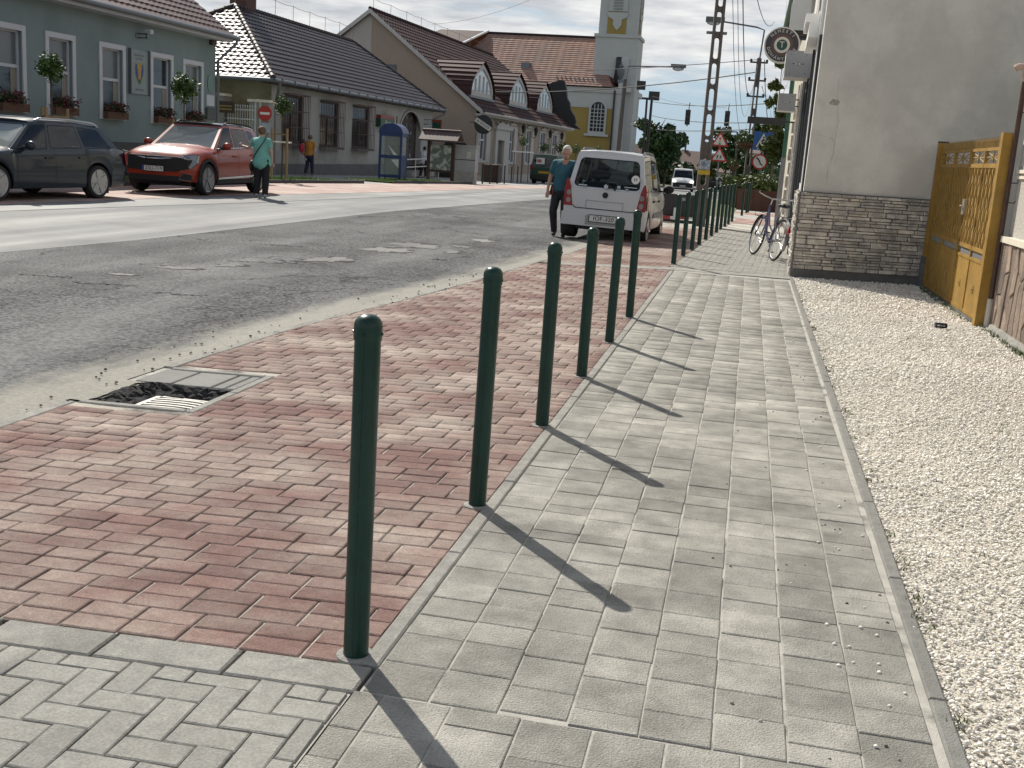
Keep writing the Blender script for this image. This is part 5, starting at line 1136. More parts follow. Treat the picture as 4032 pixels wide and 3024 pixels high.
# dormers
m_dglass = glass('dormer_sky_glass', (.45, .5, .53), .08)  # pale blue-white glass colour stands in for the reflected sky
for i, (bl, br, apx_, ) in enumerate((((55, 545), (345, 620), (220, 165)), ((540, 660), (780, 720), (690, 320)), ((893, 735), (1097, 790), (1020, 425)))):
    din = -.55
    for _ in range(12): din = .5*din+.5*(.5-(b3((bl[0]+br[0])/2, (bl[1]+br[1])/2, din)[1]-ez3-.2)/pitch)
    a, za_ = b3(*bl, din); b, zb_ = b3(*br, din); c, zc_ = b3(*apx_, din); z0 = (za_+zb_)/2; hw = (b-a)/2; m_ = (a+b)/2
    def out_(k, e=0):
        H_ = zc_-z0; top = [(m_+(hw-e)*(1-(t/k)**2.3), z0+max(e, 0)*.6+(H_-e*1.3)*(t/k)) for t in range(k+1)]; return top + [(2*m_-y_, z_) for y_, z_ in top[-2::-1]]
    P0 = out_(8); P1 = out_(8, .4 if i == 0 else .36); Ld = 3.3
    dm = MB(); n = len(P0)
    for k in range(n-1): dm.prism([(din+.1, *P0[k]), (din+.1, *P0[k+1]), (din+.1, *P1[k+1]), (din+.1, *P1[k])], (.12, 0, 0))
    dm.prism([(din+.1, m_-hw, z0), (din+.1, m_+hw, z0), (din+.1, m_+hw, z0+.3), (din+.1, m_-hw, z0+.3)], (.12, 0, 0))
    d_ = dm.build('dormer', m_cw, rs3)
    MB().prism([(din+.12, *q) for q in P1], (.03, 0, 0)).build('pane', m_dglass, d_)
    for f in (-.5, -.17, .17, .5):
        yy = m_+f*hw; zt = z0+(zc_-z0-.6)*(1-abs(f))**.435*.98; MB().box(din+.15, din+.2, yy-.09, yy+.09, z0+.3, zt).build('mullion', m_cw, d_)
    ro = MB(); V = []
    for k, q in enumerate(out_(8, -.15)): V += [(din+.35, *q), (din-Ld, *q)]
    ro.add(V, [(2*k, 2*k+2, 2*k+3, 2*k+1) for k in range(n-1)]); ro.build('dormer_roof', m_tbrown, d_)
    for r in range(2, 15, 1):
        q0, q1 = out_(8, -.15)[r], out_(8, -.2)[r]; MB().path([(din+.36, q0[0], q0[1]+.02), (din-Ld, q0[0], q0[1]+.02)], .05, 5).build('tile_course', m_tbrown, d_)
    MB().box(din, din+.3, a-.1, b+.1, z0-.15, z0).build('sill', m_gut, d_)
# wall lanterns and hanging round sign
for i, (a, b) in enumerate(((795, 985), (950, 1020), (1130, 1050), (1275, 1075))):
    s_, z_ = b3(a, b, .5); o = thing('wall_lantern', 'black wall lantern on the restaurant front, %s counted from the portal' % ORD[i], 'lantern', O3+Vector((B3D[0]*s_+.35, B3D[1]*s_, z_)), -B3A, 'lanterns on the restaurant front')
    MB().lathe([(.09, -.3), (.16, .1), (.19, .12), (.12, .25), (.03, .34), (.02, .42)], 6).build('lamp_body', m_dark, o); MB().path([(.0, 0, -.35), (-.12, 0, -.5), (-.32, 0, -.35), (-.35, 0, -.6)], .03, 6).build('bracket', m_dark, o)
s_, z_ = b3(258, 925, .9)
bs = thing('beer_sign', 'round black beer sign with a slanted white band on the restaurant corner', 'sign', O3+Vector((.9, B3D[1]*s_, z_)))
disc('disc', .58, -.08, .08, m_dark, bs); disc('green_face', .5, -.1, -.082, mat('beer_green', (.02, .03, .025), .4), bs)
o = MB().box(-.56, .56, -.115, -.103, -.14, .14).build('band', m_cream, bs); o.rotation_euler.y = R(30)
o = text('lettering', 'BORSODI', .22, m_dark, bs, (0, -.118, 0), FACE_S, .002); o.matrix_local = Matrix.Translation((0, -.118, 0)) @ Matrix.Rotation(R(30), 4, 'Y') @ Matrix.Rotation(R(90), 4, 'X')
MB().path([(-.9, 0, .1), (-.55, 0, .1)], .03, 6).build('arm', m_dark, bs)
# passage arch between the houses
pa_ = onY(*Z3(370, 1150), 69.3); 
aw = thing('passage_arch', 'dark arched doorway in the restaurant gable wall', 'doorway', (pa_.x, 69.5, O3.z))
hw = 1.05; zt = onY(*Z3(370, 1060), 69.3).z-O3.z
MB().prism([(hw*math.cos(t), -.03, zt-hw*1.3+hw*1.3*math.sin(t)) for t in np.linspace(0, math.pi, 16)] + [(-hw, -.03, 0), (hw, -.03, 0)], (0, .06, 0)).build('door_leaf', m_dark, aw)
# ---------------------------------------------------------------- church
CY = 126.0
ZC = lambda a, b: (2100+a*.3616, b*.3616)
ch = thing('church', 'yellow and white baroque church with tower and orange tiled roof', 'church', (-12, CY, gz(-12, CY)))
OC = Vector((-12, CY, gz(-12, CY)))
cy = lambda a, b, Y=CY: onY(*ZC(a, b), Y)-OC
m_cy = mat('church_yellow', (.32, .235, .07), .9, .06, 1); m_cwh = mat('church_white', (.46, .47, .46), .85, .05, 1)
ezc = cy(600, 950).z; xc1 = cy(952, 965).x; hx = onY(*Z3(640, 265), CY+7).x-OC.x; xl = hx-4.2; rzc = onY(*Z3(1000, 275), CY+7).z-OC.z
MB().box(xl, xc1, 0, 14, -2, ezc).build('nave', m_cy, ch)
MB().box(xl, xc1+.05, -.08, -.002, ezc-2.2, ezc).box(xl, xc1+.15, -.25, -.085, ezc-.5, ezc).build('cornice', m_cwh, ch)
px0 = cy(860, 1200).x; MB().box(px0, xc1+.06, -.12, -.003, -2, ezc-2.21).build('corner_pilaster', m_cwh, ch)
t, b = tiled_roof('roof_tiles', m_torange, ch, (xl, -.5, ezc+.1), (cy(870, 945).x, -.5, ezc+.1), (onY(*ZC(680, 405), CY+7).x-OC.x, 7, rzc), (hx, 7, rzc), cw=.8, ch=.42, wave=.02, step=.05); b.build('roof', m_wood, ch)
xr1 = onY(*ZC(680, 405), CY+7).x-OC.x
MB().add([(cy(870, 945).x, -.5, ezc+.1), (xc1, 5, ezc+2.5), (xr1, 7, rzc)], [(0, 1, 2)]).add([(xl, 14.5, ezc), (xc1, 14.5, ezc), (xr1, 7, rzc), (xl, 7, rzc)], [(0, 1, 2, 3)]).build('rear_roof', mat('church_roof_red', (.16, .04, .035), .7, .1), ch)
MB().path([(xl, 7, rzc+.1), (xr1, 7, rzc+.1)], .16, 6).build('ridge', m_tdark, ch)
hl = onY(1735, 130, CY+7).x-OC.x
MB().prism([(hl-6, -8, ezc+.5), (hx-4.6, -8, ezc+.5), (hx-.2, 7, rzc+.15), (hl, 7, rzc+.15)], (0, 0, .1)).build('side_roof', m_tbrown, ch)
MB().box(hl-5, hx-5.3, -7.5, 0, -2, ezc+.4).build('side_wall', m_cy, ch)
MB().path([(hx-4.6, -8, ezc+.65), (hx-.2, 7, rzc+.3)], .13, 6).build('verge_flashing', m_white, ch)
dv = onY(*ZC(165, 510), CY+3.5)-OC; 
vx = onY(*Z3(925, 505), CY+2.5)-OC; MB().box(vx.x-.5, vx.x+.5, 1.6, 3, vx.z-.6, vx.z+.3).build('roof_vent', m_gut, ch); 
for k in range(14):
    xx = cy(250+k*48, 860).x; MB().box(xx-.06, xx+.06, .35, .6, ezc+.65, ezc+1.0).build('snow_guard', m_gut, ch)
# arched nave window
wx0, wx1 = cy(628, 1250).x, cy(775, 1250).x; wz0, wz1 = cy(700, 1430).z, cy(715, 1110).z; wc, wr = (wx0+wx1)/2, (wx1-wx0)/2
def archp(x, r, z0, z1, n=14): return [(x+r*math.cos(t), z1-r+r*math.sin(t)) for t in np.linspace(0, math.pi, n)] + [(x-r, z0), (x+r, z0)]
MB().prism([(x, -.16, z) for x, z in archp(wc, wr*1.32, wz0-.3, wz1+.45)], (0, .158, 0)).build('window_surround', m_cwh, ch)
wn = MB().prism([(x, -.2, z) for x, z in archp(wc, wr, wz0, wz1)], (0, .035, 0)).build('window', m_glass, ch)
for k in range(1, 4): xx = wx0+(wx1-wx0)*k/4; MB().box(xx-.04, xx+.04, -.23, -.2, wz0, wz1-wr*.3).build('glazing_bar', m_cwh, wn)
for k in range(1, 7): z_ = wz0+(wz1-wz0)*k/8; MB().box(wx0, wx1, -.225, -.2, z_-.035, z_+.035).build('glazing_bar', m_cwh, wn)
MB().box(wx0-.6, wx1+.6, -.35, -.165, wz0-.55, wz0-.3).build('window_sill', m_cwh, ch)
MB().path([(cy(893, 975).x, -.3, ezc-.2), (cy(893, 975).x, -.3, -1)], .12, 6).build('downpipe', m_dark, ch)
# tower
TY = CY+1.5
tx0 = onY(*ZC(702, 450), TY).x-OC.x; tx1 = onY(*ZC(1128, 430), TY).x-OC.x; tw = tx1-tx0
tz0 = onY(*ZC(900, 580), TY).z-OC.z; tz1 = onY(*ZC(900, 395), TY).z-OC.z
t_o = 1.5
MB().box(tx0-.25, tx1+.25, t_o-.25, t_o+tw+.25, -2, tz1-.15).build('tower_base', m_cwh, ch)
MB().box(tx0-.4, tx1+.4, t_o-.4, t_o+tw+.4, tz1-.15, tz1+.2).build('tower_ledge', m_cwh, ch)
ttop = tz1+14
MB().box(tx0, tx1, t_o, t_o+tw, tz1+.2, ttop).build('tower', m_cwh, ch)
def panel(x0, x1, z0, z1): 
    MB().box(x0, x1, t_o-.06, t_o-.002, z0, z1).build('yellow_panel', m_cy, ch); w = x1-x0; a = tx1; y0_ = t_o+(x0-tx0); MB().box(a+.002, a+.06, y0_, y0_+w, z0, z1).build('yellow_panel', m_cy, ch)
pxa, pxb = onY(*ZC(805, 300), TY).x-OC.x, onY(*ZC(1010, 300), TY).x-OC.x; pz0 = onY(*ZC(900, 390), TY).z-OC.z
panel(pxa, pxb, pz0, pz0+9.5)
wz = onY(*ZC(925, 125), TY).z-OC.z; wxa, wxb = onY(*ZC(880, 60), TY).x-OC.x, onY(*ZC(980, 60), TY).x-OC.x; cw_ = (wxa+wxb)/2; hw_ = (wxb-wxa)/2
for face in (0, 1):
    def pt(x, d, z): return (x, t_o-d, z) if not face else (tx1+d, t_o+(x-tx0), z)
    mb = MB(); mb.prism([pt(cw_+dx, .07, wz-.1+dz) for dx, dz in ((-hw_-.7, 0), (hw_+.7, 0), (hw_+.55, -.5), (hw_*.9, -.8), (.5, -1.3), (.25, -1.7), (0, -1.9), (-.25, -1.7), (-.5, -1.3), (-hw_*.9, -.8), (-hw_-.55, -.5))], (0, -.1, 0) if not face else (.1, 0, 0)); mb.build('window_apron', m_cwh, ch)
    mb = MB(); mb.prism([pt(cw_-hw_-.55, .07, wz), pt(cw_+hw_+.55, .07, wz), pt(cw_+hw_+.55, .07, wz+5.5), pt(cw_-hw_-.55, .07, wz+5.5)], (0, -.09, 0) if not face else (.09, 0, 0)); mb.build('belfry_surround', m_cwh, ch)
    mb = MB()
    for k in range(16): z_ = wz+.15+k*.32; mb.prism([pt(cw_-hw_, .17, z_), pt(cw_+hw_, .17, z_), pt(cw_+hw_, .17, z_+.2), pt(cw_-hw_, .17, z_+.2)], (0, -.05, 0) if not face else (.05, 0, 0))
    mb.build('louvre', mat('louvre_grey', (.28, .28, .28), .8), ch)
MB().box(tx0-.5, tx1+.5, t_o-.5, t_o+tw+.5, ttop, ttop+.6).build('tower_cornice', m_cwh, ch)
MB().lathe([(tw*.62, 0), (tw*.6, .8), (tw*.42, 2.4), (tw*.2, 3.4), (tw*.22, 4.6), (tw*.1, 5.6), (.1, 9)], 8, c=((tx0+tx1)/2, t_o+tw/2, ttop+.6)).build('spire', mat('copper_spire', (.06, .10, .09), .6), ch)
# street front: scrolled gable, volutes, pilasters
fx1 = xc1+.55; fz = lambda a, b: cy(a, b, CY).z
fg = [(0, -2), (0, ezc+.6), (.8, ezc+1.0), (1.0, ezc+3.2), (2.0, ezc+4.4), (2.6, ezc+7.5), (3.2, ezc+8.8), (10.8, ezc+8.8), (11.4, ezc+7.5), (12, ezc+4.4), (13, ezc+3.2), (13.2, ezc+1), (14, ezc+.6), (14, -2)]
MB().prism([(xc1-.3, y_, z_) for y_, z_ in fg], (.85, 0, 0)).build('street_front', m_cwh, ch)
MB().prism([(xc1-.9, y_-.02, z_) for y_, z_ in fg[1:7]] + [(xc1-.9, 3.4, ezc+8.4), (xc1-.9, 1.4, ezc+3.4), (xc1-.9, .6, ezc+.4)], (.59, 0, 0)).build('gable_flashing', mat('flashing_dark', (.02, .022, .026), .5), ch)
for y_ in (1.0, 4.2, 9.0, 12.2): MB().box(fx1, fx1+.25, y_, y_+.9, -2, ezc-.3).build('pilaster', m_cwh, ch)
for y_ in (2.1, 5.4, 10.0): MB().box(fx1+.002, fx1+.05, y_, y_+1.9 if y_ != 5.4 else y_+3.2, 1, ezc-1.6).box(fx1+.002, fx1+.05, y_+.2, y_+1.6, ezc+1.6, ezc+5).build('yellow_panel', m_cy, ch)
MB().box(fx1+.06, fx1+.4, 5.6, 8.4, -1, 4.2).build('portal', m_cwh, ch)
MB().box(fx1, fx1+.5, 0, 14, ezc-.3, ezc+.3).build('front_cornice', m_cwh, ch)
ur = cy(955, 690); MB().lathe([(.35, 0), (.3, .3), (.18, .4), (.4, .9), (.42, 1.3), (.2, 1.6), (.28, 1.75), (.1, 2.0), (.05, 2.3)], 10, c=(ur.x, .4, ezc+.7)).build('urn', m_gut, ch, smooth=True)
# ---------------------------------------------------------------- furniture
def ground_at(px_, py_): p = onG(px_, py_); return Vector((p.x, p.y, p.z))
# phone booth
bp_ = Vector((-15.2, 46.4, gz(-15.2, 46.4)))
pb_ = thing('phone_booth', 'dark blue domed phone booth with cracked glass standing on the lawn edge', 'phone booth', bp_, R(3))
m_blue = mat('booth_blue', (.012, .035, .13), .4, .1, 3); m_bgl = glass('booth_glass', (.45, .48, .46), .25, .35)
W2 = .5; Hh = 1.88; fr = MB()
for sx_ in (-1, 1):
    for sy_ in (-1, 1): fr.cbox((sx_*(W2-.04), sy_*(W2-.04), .15+Hh/2), (.09, .09, Hh))
for z_ in (.2, 1.02, Hh+.06): fr.box(-W2, W2, -W2, -W2+.06, z_-.06, z_+.06).box(-W2, -W2+.06, -W2+.061, W2, z_-.06, z_+.06).box(W2-.06, W2, -W2+.061, W2, z_-.06, z_+.06).box(-W2+.061, W2-.061, W2-.06, W2, z_-.06, z_+.06)
fr.build('frame', m_blue, pb_)
for z0, z1 in ((.26, .96), (1.08, Hh)): MB().box(-W2+.09, W2-.09, -W2+.03, -W2+.04, z0, z1).build('pane', m_bgl, pb_)
MB().box(W2-.04, W2-.03, -W2+.09, W2-.09, 1.08, Hh).build('pane', m_bgl, pb_); MB().box(W2-.045, W2-.005, -W2+.09, W2-.09, .26, .96).build('side_panel', m_blue, pb_)
MB().box(-W2+.09, W2-.09, W2-.05, W2-.03, .26, Hh).build('back_panel', mat('booth_back', (.3, .32, .32), .5, .15, 3), pb_)
sh = MB().prism([(-.1, -W2+.02, 1.5), (.05, -W2+.02, 1.35), (.32, -W2+.02, 1.1), (.15, -W2+.02, 1.1)], (0, .006, 0)).prism([(.05, -W2+.02, .9), (.38, -W2+.02, .93), (.38, -W2+.02, .55)], (0, .006, 0)); sh.build('broken_pane', mat('frosted', (.6, .62, .6), .4), pb_)
MB().box(-.2, .15, .1, .4, 1.0, 1.5).build('telephone', m_dark, pb_)
dm = MB(); V = []; nA = 14
for k in range(nA+1):
    a = math.pi*k/nA; V += [(-W2*1.06*math.cos(a), -W2*1.06, Hh+.12+.42*math.sin(a)), (-W2*1.06*math.cos(a), W2*1.06, Hh+.12+.42*math.sin(a))]
dm.add(V, [(2*k, 2*k+2, 2*k+3, 2*k+1) for k in range(nA)] + [tuple(range(0, 2*nA+2, 2)), tuple(range(1, 2*nA+2, 2))]); dm.build('domed_roof', m_blue, pb_, smooth=True)
MB().tube((.1, 0, Hh+.5), (.1, 0, Hh+.85), .025, n=8).build('roof_spike', m_dark, pb_)
for sx_ in (-1, 1):
    for sy_ in (-1, 1): MB().cbox((sx_*(W2-.05), sy_*(W2-.05), .05), (.07, .07, .25)).build('foot', m_dark, pb_)
# notice board with tiled roof
nb_ = thing('notice_board', 'wooden notice board with a small tiled roof and papers', 'notice board', Vector((-14.55, 51.7, gz(-14.55, 51.7))), R(-6))
m_bw = mat('board_wood', (.05, .026, .02), .75, .2, 8, stretch=(1, 1, .2)); m_pap = mat('papers', (.42, .43, .41), .8, .35, 5, col2=(.12, .15, .13), mscale=4, mix=(.45, .55))
for x in (-.62, .62): MB().cbox((x, 0, .95), (.14, .14, 2.0)).build('post', m_bw, nb_)
MB().box(-.53, .53, -.05, .05, .55, 1.72).build('board', m_pap, nb_); MB().box(-.53, .53, -.06, .06, .45, .55).build('lower_rail', m_bw, nb_)
for sy_ in (-1, 1): MB().prism([(-.98, 0, 2.32), (.98, 0, 2.32), (.98, sy_*.5, 1.88), (-.98, sy_*.5, 1.88)], (0, 0, .07)).build('roof_slope', m_tred, nb_)
for k in range(10): MB().tube((-.98+k*.196, 0, 2.39), (-.79+k*.196, 0, 2.39), .07, .06, 8).build('ridge_tile', m_tred, nb_, smooth=True)
# post box
mbx = thing('post_box', 'small red post box on a pole beside the notice board', 'post box', Vector((-14.05, 52.2, gz(-14.05, 52.2))))
m_pbr = mat('postbox_red', (.38, .05, .03), .45, .1)
MB().box(-.24, .24, -.2, .2, .85, 1.5).prism([(-.26, -.22, 1.5), (.26, -.22, 1.5), (.26, .0, 1.64), (-.26, .0, 1.64)], (0, .2, -.02)).build('box', m_pbr, mbx); MB().box(-.14, .14, -.215, -.2, 1.32, 1.37).build('slot', m_dark, mbx); MB().tube((0, .1, 0), (0, .1, .9), .035).build('pole', m_dark, mbx)
# utility cabinet
kc = Vector((-13.45, 52.3, gz(-13.45, 52.3))); kb = thing('utility_cabinet', 'tall pale grey utility cabinet on a concrete base', 'cabinet', kc)
m_cab = mat('cabinet_grey', (.33, .34, .34), .6, .1, 3)
MB().box(-.5, .5, -.3, .3, 0, .55).build('base', m_conc, kb); c2 = MB().box(-.52, .52, -.32, .32, .55, 1.72).build('case', m_cab, kb); MB().box(-.56, .56, -.36, .36, 1.72, 1.8).build('lid', m_cab, kb)
MB().box(-.53, .53, -.335, -.322, 1.1, 1.13).build('joint', m_dark, c2); MB().box(.1, .3, -.335, -.322, 1.2, 1.5).build('label', mat('faded_label', (.5, .48, .4), .6), c2)
# brown planter
pp = ground_at(1868, 707); pt_ = thing('planter', 'brown wooden planter box by the restaurant corner', 'planter', (-13.6, 58.5, gz(-13.6, 58.5)))
for k in range(6): MB().box(-.45+k*.15, -.305+k*.15, -.46, -.43, .05, .95).build('board', m_bw, pt_)
MB().box(-.46, .46, -.429, .45, .05, .9).build('body', m_bw, pt_); MB().box(-.5, .5, -.5, .5, .951, 1.0).build('rim', mat('planter_rim', (.12, .06, .04), .7), pt_)
# ramp railing
rl_ = thing('ramp_railing', 'white tubular railing along the post office ramp', 'railing', (-17.6, 58, gz(-17.6, 58)))
for z_ in (1.0, .6): MB().path([(0, -4.6, z_-.1), (0, -3.5, z_-.05), (0, 0, z_), (0, 7, z_+.1)], .035, 6).build('rail', m_wi, rl_, smooth=True)
for yy in (-4.6, -2.4, -.4, 1.8, 4.2, 7): MB().tube((0, yy, -.1), (0, yy, 1.0), .03, n=6).build('post', m_wi, rl_)
# ---------------------------------------------------------------- young ball trees with stakes
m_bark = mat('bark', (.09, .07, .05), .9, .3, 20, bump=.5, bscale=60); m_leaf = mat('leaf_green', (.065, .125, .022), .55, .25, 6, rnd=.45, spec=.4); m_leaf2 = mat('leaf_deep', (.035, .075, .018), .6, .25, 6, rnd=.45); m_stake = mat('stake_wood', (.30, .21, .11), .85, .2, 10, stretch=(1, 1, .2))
def ball_tree(X, cpx, rpx, label, group, stakes=True, Y=None, seed=0, nl=700):
    c = onX(*cpx, X) if Y is None else onY(*cpx, Y); depth = (c-Vector((0, 0, CAMZ))).dot(CF); r = rpx/F_PX*depth; g0 = gz(c.x, c.y)
    t = thing('young_tree', label, 'tree', (c.x, c.y, g0), 0, group); h = c.z-g0
    tk = MB().path([(0, 0, -.05), (.02, .01, h*.4), (-.01, 0, h*.75), (0, 0, h)], [.032, .028, .024, .015], 8)
    for k in range(5): a = k*1.26+seed; tk.path([(0, 0, h-r*.7), (r*.4*math.cos(a), r*.4*math.sin(a), h), (r*.7*math.cos(a), r*.7*math.sin(a), h+r*.4)], [.014, .01, .004], 5)
    tk.build('trunk', m_bark, t, smooth=True)
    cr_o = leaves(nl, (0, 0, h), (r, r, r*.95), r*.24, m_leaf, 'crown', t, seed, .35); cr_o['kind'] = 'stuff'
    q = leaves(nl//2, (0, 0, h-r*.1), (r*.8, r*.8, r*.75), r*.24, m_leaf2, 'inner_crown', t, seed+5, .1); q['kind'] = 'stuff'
    if stakes:
        st = thing('tree_stakes', 'wooden stakes tied round '+label, 'stakes', (c.x, c.y, g0), R(20*seed), 'stakes round the young trees'); hs_ = 1.55
        for k in range(3): a = k*2.094+.4; MB().tube((.33*math.cos(a), .33*math.sin(a), -.1), (.33*math.cos(a), .33*math.sin(a), hs_+.2), .04, .038, 8).build('stake', m_stake, st)
        for k in range(3):
            a, b = k*2.094+.4, (k+1)*2.094+.4; MB().tube((.33*math.cos(a), .33*math.sin(a), hs_), (.33*math.cos(b), .33*math.sin(b), hs_), .028, n=6).build('crossbar', m_stake, st)
        MB().path([(.3*math.cos(a), .3*math.sin(a), hs_-.25) for a in np.linspace(0, 2*math.pi, 12, endpoint=False)], .025, 4, closed=True).build('tie', m_white, st)
ball_tree(-15.6, Z1(392, 515), 57, 'the ball tree before the second mint house window', 'young ball trees', seed=1)
ball_tree(-15.6, Z1(1418, 668), 55, 'the ball tree by the mint house corner', 'young ball trees', seed=2)
ball_tree(-15.4, Z2(612, 812), 37, 'the ball tree before the post office corner', 'young ball trees', seed=3)
for i, (a, b) in enumerate(((770, 1140), (1035, 1210), (1240, 1215), (1430, 1245), (1700, 1260))):
    p = ZB(a, b); ball_tree(0, p, 21 if i != 2 else 25, 'small ball tree before the restaurant, %s counted from the portal' % ORD[i], 'ball trees before the restaurant', Y=[70, 82, 92, 104, 112][i], seed=i+10, nl=300, stakes=False)
st0 = onY(*ZB(770, 1360), 70)
ts = thing('tree_stakes', 'pale stakes with a top ring round a small restaurant tree', 'stakes', (st0.x, 70, gz(st0.x, 70)))
for dx in (-.6, -.1, .35): MB().tube((dx, 0, 0), (dx, 0, 1.9), .03, n=6).build('stake', m_gut, ts)
MB().box(-.75, .6, -.2, .2, 1.9, 1.98).build('ring', m_white, ts)
# ================================================================ vehicles
m_car_int = mat('car_interior', (.02, .02, .022), .8, .1); m_rub = mat('car_rubber', (.012, .012, .013), .7, .1); m_chrome = mat('car_chrome', (.6, .62, .65), .15, metal=1)
m_cglass = glass('car_glass', (.015, .02, .024), .03, .22); m_cgd = glass('car_glass_dark', (.012, .016, .02), .03, .6); m_tyr = m_tyre
m_lred = mat('lamp_red', (.25, .008, .008), .15, .1, 8, coat=.5); m_lwh = mat('lamp_clear', (.26, .22, .22), .1, .1, 8, coat=.5); m_hl = mat('headlamp', (.25, .27, .3), .08, .2, 12, coat=.6)
m_plate = mat('plate_white', (.62, .62, .60), .5, .03); m_ink = mat('plate_ink', (.01, .01, .01), .6)
def hole_panel(c4, mg, rad, bulge=0., inner=(0, 0, 1), k=5, seal=.018):
    a, b, c, d = [Vector(p) for p in c4]; wv = ((b-a).length+(c-d).length)/2; hv = ((d-a).length+(c-b).length)/2
    n = (b-a).cross(d-a).normalized()
    def P(u, v, o=0): return a*(1-u)*(1-v)+b*u*(1-v)+c*u*v+d*(1-u)*v + n*(bulge*(1-(2*u-1)**4)*(1-(2*v-1)**2)+o)
    ml, mr, mb_, mt = mg; u0, u1, v0, v1 = ml/wv, 1-mr/wv, mb_/hv, 1-mt/hv
    def ring(e):
        uu0, uu1, vv0, vv1 = u0+e/wv, u1-e/wv, v0+e/hv, v1-e/hv; ru, rv = rad/wv, rad/hv; pts = []
        for cx, cy, a0 in ((uu1-ru, vv0+rv, -90), (uu1-ru, vv1-rv, 0), (uu0+ru, vv1-rv, 90), (uu0+ru, vv0+rv, 180)):
            for i in range(k+1): t = R(a0+90*i/k); pts.append((cx+ru*math.cos(t), cy+rv*math.sin(t)))
        return pts
    I = ring(0); G = ring(seal); m = len(I)
    O = []
    for i, (u, v) in enumerate(I):
        q = i//(k+1); f = (i % (k+1))/k
        O.append({0: (1, 0), 1: (1, 1), 2: (0, 1), 3: (0, 0)}[q])
    fr = MB(); V = [P(*p) for p in I] + [P(*p) for p in O]; fr.add(V, [(i, (i+1) % m, m+(i+1) % m, m+i) for i in range(m)])
    sl_ = MB(); sl_.add([P(*p, .002) for p in I] + [P(*p, .002) for p in G], [(i, (i+1) % m, m+(i+1) % m, m+i) for i in range(m)])
    gl = MB(); cu, cv = (u0+u1)/2, (v0+v1)/2; gl.add([P(cu, cv, -.001)] + [P(cu+(u-cu)*.5, cv+(v-cv)*.5, -.001) for u, v in G] + [P(u, v, -.001) for u, v in G], [(0, 1+i, 1+(i+1) % m) for i in range(m)] + [(1+i, 1+m+i, 1+m+(i+1) % m, 1+(i+1) % m) for i in range(m)])
    return fr, sl_, gl
def smooth_interp(x, X, Y):
    return float(np.interp(x, X, Y))
